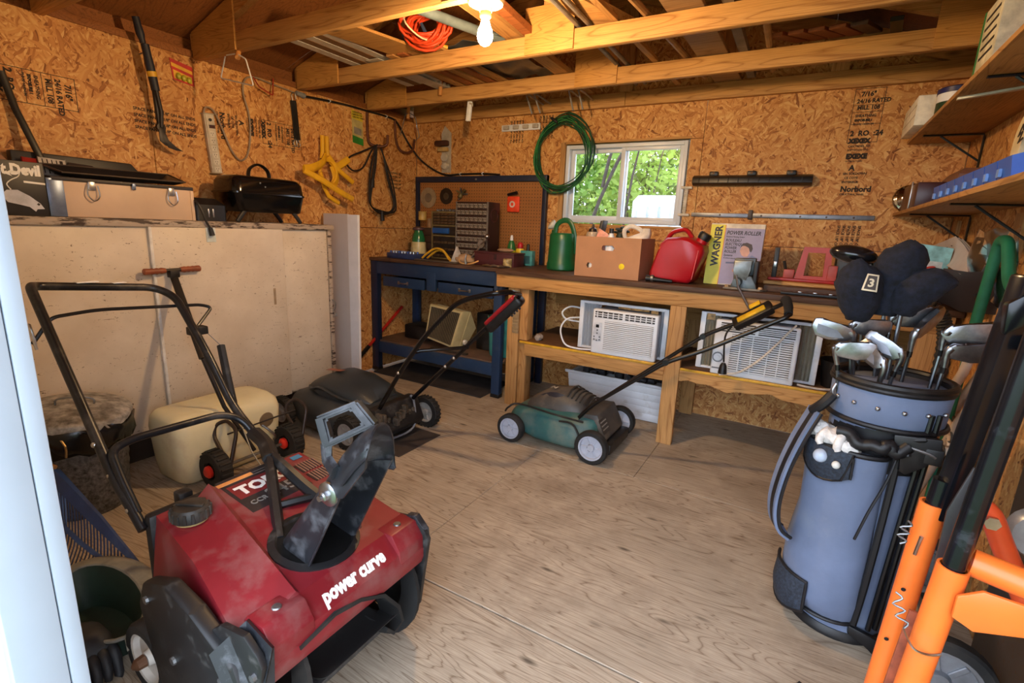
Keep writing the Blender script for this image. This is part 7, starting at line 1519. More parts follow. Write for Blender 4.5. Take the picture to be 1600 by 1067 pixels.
# red gas can
GRD = mat('gas_red', (172, 16, 28), .32, var=.05, scale=5)
t = thing('gas_can', 'red plastic gas can with black cap beside the cardboard box', 'gas can', (-.69, 3.22, ZT2))
bm = B(); ys = (3.10, 3.115, 3.22, 3.325, 3.34)
out = [(-.825, .0), (-.60, 0), (-.575, .02), (-.525, .19), (-.535, .225), (-.61, .268), (-.655, .275), (-.75, .265), (-.785, .23), (-.835, .05)]
lo(bm, [[(-.69+(x+.69)*k, y, ZT2+.14+(z-.14)*k) for x, z in out] for y, k in ((3.10, .86), (3.118, .97), (3.15, 1.0), (3.30, 1.0), (3.332, .97), (3.35, .86))]); bmesh.ops.bevel(bm, geom=[e for e in bm.edges if len(e.link_faces) == 2 and e.calc_face_angle(0) > .5], offset=.012, segments=2, affect='EDGES')
obj('body', bm, GRD, t, 45)
obj('handle', tb(B(), fillet([(-.775, 3.225, ZT2+.24), (-.745, 3.225, ZT2+.300), (-.66, 3.225, ZT2+.322), (-.62, 3.225, ZT2+.27)], .03, 4), .018, 10, flat=(.022, .014)), GRD, t)
obj('neck', lt(B(), [(.034, 0), (.034, .03)], 18, T(-.572, 3.225, ZT2+.235) @ R(.45, 'Y')), GRD, t); obj('cap', lt(B(), [(.036, 0), (.038, .03), (.032, .042), (0, .043)], 18, T(-.560, 3.225, ZT2+.262) @ R(.45, 'Y')), BLACKPL, t)
obj('seam', tb(B(), [(-.575, 3.098, ZT2+.03), (-.555, 3.098, ZT2+.20)], .0025, 6), mat('seam_pink', (206, 90, 90), .4), t); obj('sticker', lt(B(), [(.010, 0), (.010, .0015), (0, .0015)], 14, T(-.775, 3.108, ZT2+.20) @ R(PI/2, 'X')), mat('sticker_amber', (222, 160, 30), .4), t)
t = thing('pour_spout', 'black ribbed pouring spout lying under the red gas can', 'spout', (-.78, 3.06, ZT2))
obj('spout', tb(B(), [(-.83, 3.055, ZT2+.020), (-.80, 3.055, ZT2+.020), (-.76, 3.06, ZT2+.016), (-.68, 3.075, ZT2+.012)], [.020, .018, .014, .010], 12), BLACKPL, t); obj('collar', lt(B(), [(.0215, 0), (.0215, .014)], 14, T(-.80, 3.055, ZT2+.022) @ R(PI/2, 'Y')), DULLSTEEL, t)
# paint roller box
t = thing('paint_roller_box', 'yellow and lilac power roller carton with a printed painter standing on the bench', 'box', (-.39, 3.28, ZT2))
LIL = mat('box_lilac', (150, 142, 172), .45, var=.03); YLW = mat('box_yellow', (214, 204, 46), .45, var=.03); CRW = mat('box_cream', (212, 204, 190), .5)
lean = math.atan(.05/.37)
MBX = T(-.532, 3.255, ZT2+.002) @ R(-lean, 'X') @ YX    # local x right, y up, z toward the viewer
obj('carton', bx(B(), (.148, .182, -.03), (.296, .364, .06), .002, MBX), CRW, t)
obj('print', bx(B(), (.040, .178, .0004), (.080, .356, .0012), 0, MBX), YLW, t); obj('print', bx(B(), (.188, .172, .0004), (.214, .330, .0012), 0, MBX), LIL, t); obj('print', bx(B(), (.082, .178, .0006), (.004, .356, .0012), 0, MBX), mat('print_orange', (206, 110, 50), .5), t)
text('WAGNER', .056, MBX @ T(.064, .110, .0014) @ R(PI/2), mat('print_black', (24, 22, 24), .5), t, bold=.04, squash=.98)
obj('print_mark', pr(B(), [(.030, .152), (.056, .152), (.043, .172)], .001, MBX @ T(-.006, .022, .0012)), mat('print_black', (24, 22, 24), .5), t)
for s, sz, yy in (('POWER ROLLER', .031, .300), ('Powered Painting System', .012, .283), ('ROULEAU', .023, .258), ('ELECTRIQUE', .023, .236), ('POWER', .023, .214), ('ROLLER', .023, .192), ('Systeme', .018, .172), ('de peinture sous pression', .010, .158)):
    text(s, sz, MBX @ T(.092, yy, .0012), mat('print_black', (24, 22, 24), .5), t, bold=.025, shear=.2, squash=.82)
# printed painter (flat print): hair, face, shirt, arm, roller
PRN = lambda nm, poly, col, zz: obj(nm, pr(B(), poly, .0005, MBX @ T(0, 0, zz)), mat('print_'+nm+str(col[0]), col, .5), t)
PRN('print_shirt', [(.225, .16), (.245, .185), (.275, .17), (.290, .10), (.285, .06), (.235, .05), (.228, .10), (.215, .13)], (112, 122, 160), .0011)
PRN('print_face', [(.178, .205), (.182, .228), (.195, .238), (.215, .236), (.228, .218), (.232, .195), (.222, .175), (.205, .172), (.190, .182)], (196, 150, 132), .0014)
PRN('print_hair', [(.176, .222), (.186, .248), (.210, .256), (.238, .246), (.246, .222), (.240, .200), (.232, .206), (.224, .226), (.205, .236), (.19, .238)], (58, 42, 38), .0018)
PRN('print_arm', [(.150, .085), (.155, .10), (.185, .105), (.225, .12), (.230, .10), (.19, .088), (.165, .078)], (196, 150, 132), .0014)
PRN('print_roller', [(.110, .128), (.165, .130), (.165, .140), (.110, .138)], (90, 96, 130), .0014)
obj('sale_tag', bx(B(), (.222, .135, .0026), (.088, .052, .001), 0, MBX), mat('tag_sale', (206, 62, 40), .5), t)
text('FREE ROLL', .016, MBX @ T(.184, .142, .0033), WINK, t, bold=.04); text('$3.49', .015, MBX @ T(.190, .118, .0033), WINK, t, bold=.04)
# bench vise
VS = mat('vise_grey', (84, 90, 92), .42, .5, var=.2, scale=14); 
t = thing('bench_vise', 'grey steel bench vise with long hanging lever at the front of the bench', 'vise', (-.29, 3.08, ZT2))
obj('base', pr(B(), [(-.355, ZT2), (-.215, ZT2), (-.225, ZT2+.035), (-.25, ZT2+.08), (-.33, ZT2+.08), (-.35, ZT2+.03)], .12, zplane(3.16), .006), VS, t)
obj('base_plate', pr(B(), [(-.39, 3.035), (-.20, 3.035), (-.17, 3.10), (-.20, 3.17), (-.38, 3.17)], .012, T(0, 0, ZT2), .003), mat('vise_plate', (128, 116, 100), .5, .3), t)
obj('fixed_jaw', pr(B(), [(-.345, ZT2+.07), (-.255, ZT2+.07), (-.245, ZT2+.10), (-.245, ZT2+.175), (-.355, ZT2+.170), (-.355, ZT2+.10)], .06, zplane(3.17), .006), VS, t)
obj('moving_jaw', pr(B(), [(-.34, ZT2+.05), (-.27, ZT2+.05), (-.262, ZT2+.11), (-.255, ZT2+.165), (-.35, ZT2+.160), (-.348, ZT2+.11)], .045, zplane(3.085), .006), mat('vise_light', (126, 132, 132), .4, .5, var=.2), t)
obj('side_plate', bx(B(), (-.235, 3.10, ZT2+.085), (.02, .11, .15), .004, None), mat('vise_dark', (34, 34, 36), .5, .3), t)
obj('screw', tb(B(), [(-.315, 3.10, ZT2+.05), (-.318, 3.02, ZT2+.045), (-.318, 2.985, ZT2+.044)], [.026, .024, .022], 14), VS, t)
obj('lever', tb(B(), [(-.325, 2.99, ZT2+.085), (-.305, 2.985, ZT2+.02), (-.225, 2.975, ZT2-.105)], .0065, 8), STEEL, t); obj('lever_ball', sp(B(), (-.223, 2.975, ZT2-.11), .011), STEEL, t)
for xx in (-.385, -.185): obj('bolt', lt(B(), [(.013, 0), (.011, .012), (0, .013)], 8, T(xx+.015*(1 if xx < -.3 else -1), 3.045, ZT2+.012)), mat('bolt_tan', (176, 146, 110), .5, .3), t)
# boards and mitre box
one('long_plank', b2(B(), (-.20, 3.20, ZT2+.034), (.42, 3.46, ZT2+.052), .003), FIR, 'pale plank lying on the bench under the orange mitre box', 'plank', (.1, 3.33, ZT2+.034))
one('dark_board', b2(B(), (-.19, 3.12, ZT2), (.46, 3.44, ZT2+.033), .003), DARKWOOD, 'dark brown board lying on the bench under the pale plank', 'board', (.1, 3.25, ZT2))
one('saw_guide', b2(B(), (-.10, 3.03, ZT2), (.45, 3.085, ZT2+.014), .003), mat('guide_black', (24, 23, 24), .4, .3), 'long flat black steel guide at the front edge of the bench', 'guide', (.2, 3.06, ZT2))
for k in range(4): one('metal_scrap', b2(B(), (-.02+k*.07, 3.045, ZT2+.014), (.0+k*.07, 3.065, ZT2+.020), .002), STEEL, ['bright metal chip on the black guide, leftmost of four', 'bright metal chip on the black guide, second from the left', 'bright metal chip on the black guide, third from the left', 'bright metal chip on the black guide, nearest the golf covers'][k], 'metal chip', (-.02+k*.07, 3.05, ZT2+.014), 'metal chips on the black guide')
ORR = mat('mitre_orange', (176, 48, 18), .4, var=.06)
t = thing('mitre_box', 'orange plastic tool with an upright frame handle on the pale plank', 'mitre box', (.02, 3.33, ZT2+.053)); zm = ZT2+.053
def qframe(y, th):
    bm = B(); o = [(-.055, 0), (.125, 0), (.110, .195), (-.025, .195)]; i = [(-.008, .035), (.085, .035), (.082, .165), (-.002, .165)]
    ov = [[bm.verts.new((x, yy, zm+z)) for x, z in o] for yy in (y, y+th)]; iv = [[bm.verts.new((x, yy, zm+z)) for x, z in i] for yy in (y, y+th)]
    for j in range(4):
        k = (j+1) % 4
        bm.faces.new((ov[0][j], ov[0][k], iv[0][k], iv[0][j])); bm.faces.new((ov[1][k], ov[1][j], iv[1][j], iv[1][k])); bm.faces.new((ov[0][j], ov[1][j], ov[1][k], ov[0][k])); bm.faces.new((iv[0][k], iv[1][k], iv[1][j], iv[0][j]))
    bmesh.ops.bevel(bm, geom=[e for e in bm.edges if e.calc_face_angle(0) > .5], offset=.004, segments=2, affect='EDGES'); return bm
obj('frame', qframe(3.30, .045), ORR, t); obj('base', b2(B(), (-.185, 3.27, zm), (.175, 3.40, zm+.016), .004), mat('mitre_red', (158, 28, 20), .4), t)
obj('block', b2(B(), (-.11, 3.29, zm+.016), (-.055, 3.38, zm+.065), .004), mat('mitre_pink', (170, 74, 66), .5), t); obj('block', b2(B(), (.105, 3.29, zm+.016), (.15, 3.36, zm+.10), .004), mat('mitre_pink', (170, 74, 66), .5), t)
obj('clamp_post', bx(B(), (-.158, 3.31, zm+.10), (.026, .02, .17), .003, T(0, 0, 0)), BLACKPL, t); obj('clamp_screw', bx(B(), (-.158, 3.297, zm+.09), (.018, .006, .03), .002), STEEL, t)
obj('saw_handle', tb(B(), [(-.10, 3.30, zm+.06), (-.115, 3.31, zm+.11)], .008, 8), BLACKPL, t)
one('tool_case', b2(B(), (.135, 3.30, ZT2+.054), (.36, 3.46, ZT2+.215), .02), BLACKPL, 'black case at the right end of the bench behind the golf covers', 'case', (.24, 3.38, ZT2+.054))
# ================================================================ shelves on the right wall
SX = .385
for nm, zz, l_, ye in (('shelf_board', 1.815, 'upper plywood shelf on the right wall', .95), ('shelf_board', 1.424, 'lower plywood shelf on the right wall', .95)):
    t = thing('wall_shelf', l_, 'shelf', (.52, 2.3, zz))
    obj('board', b2(B(), (SX, ye, zz), (XR-.002, YB-.003, zz+.018), .002), PLY_Y, t)
    for y in (3.40, 2.30, 1.40) if zz > 1.6 else (3.30, 2.42, 1.40):
        br = obj('bracket', tb(B(), [(SX+.03, y, zz-.004), (XR-.008, y, zz-.006), (XR-.006, y, zz-.02), (XR-.006, y, zz-.20)], .006, 6, flat=(.012, .004)), mat('bracket_grey', (46, 52, 56), .45, .5), t)
        obj('brace', tb(B(), [(SX+.10, y, zz-.008), (XR-.008, y, zz-.13)], .005, 6), mat('bracket_grey', (46, 52, 56), .45, .5), br)
t_ = thing('light_strip', 'pale strip fixed under the upper shelf', 'strip', (.5, 2.55, 1.81))
obj('strip', pr(B(), [(SX+.01, 2.58), (XR-.01, 2.40), (XR-.01, 2.44), (SX+.01, 2.60)], .008, T(0, 0, 1.8065)), mat('strip_pale', (196, 196, 178), .5), t_)
zs = 1.443
t = thing('metal_bowl', 'shiny domed metal lamp reflector at the far end of the lower shelf', 'bowl', (.43, 3.55, zs))
obj('dish', lt(B(), [(.074, -.02), (.076, -.006), (.070, .004), (.064, .004), (.052, .020), (.03, .034), (0, .040)], 28, T(.435, 3.60, zs+.076) @ R(PI/2-.15, 'X') @ R(.1, 'Y'), cap=False), mat('chrome', (190, 186, 180), .08, 1, var=.05), t, 60)
t = thing('wood_tin', 'wood grained square canister beside the shiny reflector on the lower shelf', 'canister', (.46, 3.36, zs))
obj('box', b2(B(), (.395, 3.26, zs), (.52, 3.50, zs+.125), .005), wood('canister_wood', (96, 58, 34), (48, 26, 16), 'z', 2, .35, False), t); obj('rim', b2(B(), (.392, 3.235, zs), (.398, 3.262, zs+.130), .002), STEEL, t)
obj('box', b2(B(), (.395, 3.08, zs), (.52, 3.235, zs+.115), .005), mat('tin_maroon', (60, 26, 26), .35), t, label='maroon half')
one('brown_chest', lo(B(), [[(.50, 2.88, zs), (.64, 2.88, zs), (.64, 3.20, zs), (.50, 3.20, zs)], [(.50, 2.88, zs+.13), (.64, 2.88, zs+.13), (.64, 3.20, zs+.13), (.50, 3.20, zs+.13)], [(.52, 2.90, zs+.155), (.63, 2.90, zs+.155), (.63, 3.18, zs+.155), (.52, 3.18, zs+.155)]]), mat('chest_brown', (112, 76, 58), .5), 'small brown box with chamfered lid at the back of the lower shelf', 'box', (.57, 3.0, zs))
BLU = mat('bin_blue', (30, 84, 178), .4, var=.04)
t = thing('bolt_bins', 'row of bright blue open parts bins along the lower shelf', 'bins', (.46, 2.3, zs))
for k in range(8):
    ya = 2.62-k*.115
    obj('bin', lo(B(), [[(.395, ya, zs), (.57, ya, zs), (.57, ya-.108, zs), (.395, ya-.108, zs)], [(.388, ya, zs+.050), (.57, ya, zs+.105), (.57, ya-.108, zs+.105), (.388, ya-.108, zs+.050)], [(.394, ya-.004, zs+.050), (.566, ya-.004, zs+.104), (.566, ya-.104, zs+.104), (.394, ya-.104, zs+.050)], [(.40, ya-.006, zs+.006), (.565, ya-.006, zs+.006), (.565, ya-.102, zs+.006), (.40, ya-.102, zs+.006)]]), BLU, t)
    obj('bin_label', b2(B(), (.3855, ya-.04, zs+.006), (.3925, ya-.02, zs+.026)), mat('bin_light', (110, 150, 214), .4), t)
one('white_cup', lt(B(), [(.055, 0), (.06, .07), (.064, .075), (.060, .082), (0, .082)], 20, T(.60, 2.70, zs)), mat('cup_white', (206, 198, 184), .5), 'round white lidded tub behind the blue bins', 'tub', (.60, 2.7, zs))
one('mauve_crate', lo(B(), [[(.575, 1.98, zs), (.65, 1.98, zs), (.65, 2.30, zs), (.575, 2.30, zs)], [(.56, 1.98, zs+.15), (.655, 1.98, zs+.15), (.655, 2.26, zs+.19), (.56, 2.26, zs+.19)]]), mat('mauve', (146, 118, 118), .7), 'mauve painted wooden box behind the blue bins', 'box', (.61, 2.1, zs))
one('pale_lath', tb(B(), [(.60, 2.62, zs+.004), (.62, 2.36, zs+.20)], .01, 4, flat=(.006, .02)), mat('lath_pale', (196, 168, 130), .6), 'pale lath leaning behind the blue bins', 'lath', (.6, 2.6, zs))
t = thing('welcome_sign', 'cream arched welcome plaque with a yellow top edge hanging under the upper shelf', 'sign', (.55, 2.2, 1.66))
o = []; i_ = []
for k in range(13):
    a = PI*k/12; o.append((2.14+.20*math.cos(a), 1.60+.135*math.sin(a))); i_.append((2.14+.115*math.cos(a), 1.59+.062*math.sin(a)))
MS = Matrix(((0, 0, -1, .525), (1, 0, 0, 0), (0, 1, 0, 0), (0, 0, 0, 1)))
obj('plaque', pr(B(), [(2.34, 1.55)]+o+[(1.94, 1.55), (2.02, 1.55)]+list(reversed(i_))+[(2.26, 1.55)], .016, MS @ T(0, 0, -.016), .003), mat('sign_cream', (220, 204, 162), .6, var=.06), t)
obj('edge', tb(B(), [(.533, y, z+.004) for y, z in o], .006, 6), mat('sign_yellow', (206, 168, 50), .5), t)
for k, ch_ in enumerate('Welcome'):
    a = PI*(.90-k*.115); y = 2.14+.155*-math.cos(a); z = 1.60+.092*math.sin(a)
    M_ = Matrix(((0, 0, -1, .524), (-1, 0, 0, 2.14-.155*math.cos(a)*-1*-1), (0, 1, 0, z-.018), (0, 0, 0, 1)))
    M_ = T(.5238, 2.14-.155*math.cos(a)*1.0, z-.018) @ Matrix(((0, 0, -1, 0), (-1, 0, 0, 0), (0, 1, 0, 0), (0, 0, 0, 1)))
    text(ch_, .055, T(.5238, 2.14+.155*-math.cos(PI-a)*-1, z-.016) @ Matrix(((0, 0, -1, 0), (-1, 0, 0, 0), (0, 1, 0, 0), (0, 0, 0, 1))) @ R(a-PI/2 if False else (PI/2-(PI-a))*-.8), mat('print_black', (24, 22, 24), .5), t, bold=.02, align='CENTER')
obj('hook', tb(B(), [(.535, 2.24, 1.814), (.535, 2.24, 1.75), (.535, 2.245, 1.735)], .005, 6), BLACKPL, t)
# papers, file box, plastic bag under the lower shelf
t = thing('file_box', 'black open document box with papers against the right wall', 'box', (.61, 2.75, 1.0))
FB = mat('file_black', (38, 36, 42), .4)
P0, P1, P2 = (.575, 3.16), (.598, 2.80), (.652, 2.50)
bm = B(); solid_sheet(bm, [[(P0[0], P0[1], 1.01), (P1[0], P1[1], 1.0), (P2[0], P2[1], 1.03)], [(P0[0], P0[1], 1.165), (P1[0], P1[1], 1.168), (P2[0], P2[1], 1.20)]], .003); obj('front', bm, FB, t, 10)
obj('bottom', lo(B(), [[(.58, 3.15, 1.01), (.60, 2.80, 1.002), (.652, 2.51, 1.03), (.656, 3.15, 1.01)], [(.58, 3.15, 1.015), (.60, 2.80, 1.007), (.652, 2.51, 1.035), (.656, 3.15, 1.015)]]), FB, t)
PAP = mat('paper_white', (206, 200, 200), .7, var=.03)
c00, c01, c10, c11 = V(0.575, 4.13, 1.205), V(0.6, 3.222, 1.319), V(0.585, 2.901, 1.154), V(0.62, 2.892, 1.152)
for k in range(3):
    dk = V(.010*k, -.020*k, -.006*k); rows = []
    for i in range(7):
        u = i/6; l_ = c00.lerp(c10, u); r_ = c01.lerp(c11, u); bow = .018*math.sin(PI*u)
        rows.append([l_.lerp(r_, j/5)+dk+V(bow, 0, bow*.6) for j in range(6)])
    t = tag(obj('paper_sheet', solid_sheet(B(), rows, .0006), PAP, None, 60, None, tuple(c10)), ['white printed paper sheet, foremost in the black document box', 'white paper sheet just behind the printed one in the black document box', 'white paper sheet rearmost of three in the black document box'][k], 'paper', 'papers in the document box')
    if k == 0: t0_ = t
for k in range(7): p_ = c00.lerp(c10, .22).lerp(c01.lerp(c11, .22), .2+.1*k)+V(.006, -.006, .008); obj('print_line', bx(B(), tuple(p_), (.003, .016, .003)), INK, t0_)
t = thing('leaflet', 'turquoise and white leaflet with a red curl beside the fur covers', 'leaflet', (.48, 3.2, 1.1))
obj('sheet', pr(B(), [(.40, 1.12), (.60, 1.09), (.61, 1.26), (.41, 1.285)], .002, zplane(3.25)), mat('leaflet_teal', (134, 190, 196), .5, var=.2, scale=20), t); obj('picture', pr(B(), [(.46, 1.13), (.58, 1.11), (.58, 1.19), (.47, 1.20)], .0022, zplane(3.2495)), mat('leaflet_white', (206, 214, 216), .5), t)
obj('curl', tb(B(), [(.46, 3.24, 1.10), (.50, 3.235, 1.15), (.55, 3.235, 1.165), (.52, 3.235, 1.12), (.47, 3.235, 1.10)], .005, 6, 4, True), mat('leaflet_red', (196, 50, 34), .5), t); obj('rest', b2(B(), (.40, 3.22, ZT2), (.61, 3.30, 1.09), .003), FB, t)
t = thing('plastic_bag', 'clear crinkled plastic sleeve standing in the black document box', 'bag', (.62, 2.7, 1.1))
CLP = glass('clear_sleeve', (.86, .86, .88), .12, .5)
rows = []
rn = random.Random(5)
for i in range(9): rows.append([(.606+.010*math.sin(j*1.7+i*.9)+.03*(j/6), 2.90-.075*j+.0*i, 1.06+.035*i+.01*math.sin(j*2+i)) for j in range(7)])
obj('sleeve', solid_sheet(B(), rows, .001), CLP, t, 80); rows = [[(x+.025, y, z-.02) for x, y, z in r] for r in rows]; obj('sleeve', solid_sheet(B(), rows, .001), CLP, t, 80)
obj('card', b2(B(), (.640, 2.58, 1.04), (.644, 2.80, 1.25)), mat('sleeve_card', (190, 160, 134), .6), t)
# upper shelf
zu = 1.834
t = thing('white_crate', 'white painted wooden box at the far end of the upper shelf', 'box', (.42, 3.5, zu))
obj('box', b2(B(), (.345, 3.22, zu), (.50, 3.62, zu+.135), .004), mat('crate_white', (226, 222, 208), .6), t)
for z in (.045, .09): obj('groove', b2(B(), (.3440, 3.22, zu+z), (.3455, 3.62, zu+z+.003)), mat('crate_line', (170, 160, 140), .7), t)
t = thing('coffee_can', 'green and white can with a blue lid on the upper shelf', 'can', (.47, 3.0, zu))
obj('can', lt(B(), [(.075, 0), (.075, .05)], 24, T(.465, 3.02, zu), cap=True), mat('can_darkgreen', (24, 60, 40), .4), t); obj('band', lt(B(), [(.0755, .05), (.0755, .085)], 24, T(.465, 3.02, zu)), WHITEPL, t); obj('lid', lt(B(), [(.078, .085), (.078, .105), (.07, .11), (0, .11)], 24, T(.465, 3.02, zu)), mat('lid_navy', (26, 32, 84), .4), t)
t = thing('seed_box', 'green edged carton standing near the front of the upper shelf', 'box', (.46, 2.4, zu))
obj('carton', b2(B(), (.40, 2.22, zu), (.52, 2.44, zu+.21), .003), mat('carton_cream', (196, 190, 166), .5, var=.15, scale=20), t); obj('edge', b2(B(), (.398, 2.425, zu), (.402, 2.442, zu+.21)), mat('carton_green', (40, 120, 60), .5), t)
for k in range(5): obj('print_line', b2(B(), (.3985, 2.25, zu+.05+k*.03), (.4005, 2.40, zu+.058+k*.03)), INK, t)
one('black_fixture', jit(sp(sp(B(), (.41, 2.28, zu+.25), (.05, .06, .035)), (.41, 2.22, zu+.23), (.04, .05, .03)), .006), BLACKPL, 'black knobbly fitting on top of the green edged carton', 'fitting', (.41, 2.25, zu+.21))
# ================================================================ stored in the roof
def plank(name, label, p, q, w, h, m, cat='board', grp=None, roll=0):
    p, q = Vector(p), Vector(q); d = q-p; M = Matrix.Translation((p+q)/2) @ frame((0, 0, 0), d, z=(0, 0, 1)) @ R(roll, 'X')
    o = obj(name, bx(B(), (0, 0, 0), (d.length, w, h), .002, M, 1), m, None, 35, None, tuple(p)); return tag(o, label, cat, grp)
for k, (px, l_) in enumerate(((-.25, 'brown board stored over the last truss, leftmost of five'), (-.16, 'brown board stored over the last truss, second of five'), (-.075, 'brown board stored over the last truss, middle of five'), (.01, 'brown board stored over the last truss, fourth of five'), (.095, 'brown board stored over the last truss, rightmost of five'))):
    plank('stored_board', l_, (px-.05, 2.98, 2.243), (px+.04, 3.62, 2.40), .068, .018, [DARKWOOD, FIR_Y][0] if k in (4,) else wood('red_board', (168, 100, 56), (110, 60, 32), 'x', 1, .6, False), 'board', 'brown boards stored on the right')
plank('stored_board', 'black painted board stored beside the brown boards', (.185, 2.98, 2.243), (.235, 3.62, 2.345), .05, .02, BLACKPAINT)
plank('stored_board', 'wide pale board stored above the right trusses', (-.62, 2.3, 2.236), (-.60, 3.66, 2.238), .16, .02, wood('grey_board', (176, 140, 100), (130, 96, 62), 'x', 1, .7, False))
plank('stored_board', 'grey weathered lath stored beside the wide pale board', (-.44, 2.35, 2.236), (-.46, 3.6, 2.238), .045, .03, mat('lath_grey', (116, 104, 92), .7))
for k, (xa, xb, r_, c_, l_) in enumerate(((-1.10, -1.16, .012, 'grey', 'thin grey conduit stored just right of the middle gusset'), (-1.05, -1.10, .012, 'grey', 'second thin grey conduit stored right of the middle gusset'), (-.84, -.72, .016, 'tan', 'round tan pole stored across the trusses'), (-.30, -.34, .017, 'tan', 'short tan dowel standing beside the brown boards'))):
    one('stored_pole', tb(B(), [(xa, 1.75, 2.238), (xb, 3.55, 2.24)], r_, 10), mat('pole_'+c_, (128, 124, 120) if c_ == 'grey' else (158, 120, 80), .5, .3 if c_ == 'grey' else 0), l_, 'pole', (xa, 1.75, 2.238))
plank('stored_board', 'narrow pale stick stored beside the round tan pole', (-.95, 2.1, 2.236), (-.90, 3.62, 2.237), .035, .02, FIR_Y)
plank('stored_board', 'short pine offcut resting on the truss right of the middle gusset', (-1.13, 2.20, 2.29), (-.93, 2.62, 2.245), .15, .04, FIR, roll=.05)
plank('stored_board', 'long pine board stored left of the middle gusset', (-1.47, 1.95, 2.25), (-1.52, 3.60, 2.238), .09, .03, FIR_Y)
plank('stored_board', 'second pine board stored left of the middle gusset', (-1.36, 1.95, 2.255), (-1.40, 2.62, 2.24), .05, .03, wood('red_board', (168, 100, 56), (110, 60, 32), 'x', 1, .6, False))
plank('stored_board', 'broad plywood offcut stored left beside the orange cord', (-2.28, 1.95, 2.24), (-2.14, 2.62, 2.24), .22, .015, PLY)
for k in range(5): plank('stored_board', ['thin brown strip stored behind the pale peg, leftmost of five', 'thin brown strip stored behind the pale peg, second of five', 'thin brown strip stored behind the pale peg, middle of five', 'thin brown strip stored behind the pale peg, fourth of five', 'thin brown strip stored behind the pale peg, rightmost of five'][k], (-2.30+k*.085, 2.42, 2.233), (-2.28+k*.085, 3.50, 2.233), .055, .016, wood('red_board', (168, 100, 56), (110, 60, 32), 'x', 1, .6, False) if k % 2 else FIR_Y, 'board', 'thin strips stored behind the peg')
FL = mat('flashing_white', (186, 186, 184), .4, .2, var=.08)
t = thing('vent_strip', 'white folded vent strip stored on the trusses behind the bulb', 'strip', (-2.46, 3.0, 2.24))
obj('strip', b2(B(), (-2.50, 2.43, 2.226), (-2.40, 3.50, 2.230)), FL, t)
for k in range(12): obj('fin', bx(B(), (-2.45, 2.60+k*.05, 2.245), (.075, .022, .028), .003), FL, t)
for k in range(5):
    M_ = Matrix(((1, 0, 0, -2.66+k*.058), (0, 0, 1, 1.98), (0, 1, 0, 2.226+k*.003), (0, 0, 0, 1)))
    one('siding_strip', pr(B(), [(0, 0), (.06, 0), (.06, .004), (.005, .004), (.005, .03), (0, .03)], 1.0, M_), FL if k % 2 == 0 else mat('strip_brown', (104, 74, 48), .6), ['white angle strip stored over the trusses, nearest the left wall', 'brown angle strip stored over the trusses, nearest the left wall', 'white angle strip stored over the trusses between two brown ones', 'brown angle strip stored over the trusses, farther from the left wall', 'white angle strip stored over the trusses, farthest from the left wall'][k], 'strip', (-2.66+k*.058, 1.98, 2.226), 'angle strips stored over the trusses')
t = thing('plastic_sheet', 'wrinkled translucent grey plastic sheet sagging over the last truss', 'sheet', (-1.85, 3.0, 2.26))
rows = []
for i in range(9): rows.append([(-2.06+.058*i-.01*math.sin(j), 2.50+.085*j, 2.262+.014*math.sin(i*1.9+j*.6)-.022*math.exp(-((j-7.6)/1.2)**2)*0+.02*math.sin(j*.9)) for j in range(10)])
obj('sheet', solid_sheet(B(), rows, .0015), mat('poly_grey', (84, 88, 90), .3, var=.2), t, 70)
one('grey_pipe', tb(B(), [(-1.86, 1.83, 2.275), (-1.62, 2.58, 2.27)], .024, 14), mat('pipe_grey', (108, 122, 128), .4), 'grey plastic pipe stored over the truss beside the orange cord', 'pipe', (-1.86, 1.83, 2.275))
one('pipe_ring', lt(B(), [(.027, 0), (.029, .01), (.029, .05), (.027, .06)], 16, Matrix.Translation((-1.855, 1.845, 2.275)) @ V(.24, .75, -.005).to_track_quat('Z', 'Y').to_matrix().to_4x4(), cap=False), mat('ring_cyan', (140, 200, 206), .4), 'pale blue band round the end of the grey pipe', 'band', (-1.855, 1.845, 2.275))
t = thing('cord_coil', 'bundle of orange extension cord tied and stuffed over the truss', 'cord', (-1.95, 2.2, 2.28))
OC = mat('cord_orange', (206, 66, 30), .5, var=.08)
rn = random.Random(17); pc = V(-1.945, 2.33, 2.295)
for k in range(15):
    a0 = rn.uniform(-.35, .35); b0 = rn.uniform(-.3, .3); ra = rn.uniform(.085, .125); rb_ = rn.uniform(.055, .10)
    M_ = Matrix.Translation(pc+V(rn.uniform(-.025, .025), rn.uniform(-.03, .03), rn.uniform(-.012, .018))) @ R(.35+a0, 'Z') @ R(PI/2-.25+b0, 'X')
    obj('turn', tb(B(), [M_ @ V(ra*math.cos(2*PI*i/16), rb_*math.sin(2*PI*i/16), .012*math.sin(4*PI*i/16+k)) for i in range(16)], .0075, 7, 1, True), OC, t, 60)
obj('tie', tb(B(), [pc+V(-.05, -.12, .05), pc+V(-.02, -.14, -.02), pc+V(.02, -.06, -.07), pc+V(.05, .04, -.06)], .004, 6, 4), mat('tie_cream', (216, 200, 170), .6), t)
obj('plug', tb(B(), [pc+V(-.15, -.02, -.02), pc+V(-.09, .02, -.035)], [.016, .02, .014], 10), mat('plug_blue', (44, 60, 90), .5), t); obj('plug', tb(B(), [pc+V(-.02, -.02, .02), pc+V(.01, .0, -.05)], [.008, .012], 8), mat('plug_blue', (44, 60, 90), .5), t)
obj('tail', tb(B(), [pc+V(-.07, .06, -.04), pc+V(.02, .16, -.05)], .010, 8), YELW, t)
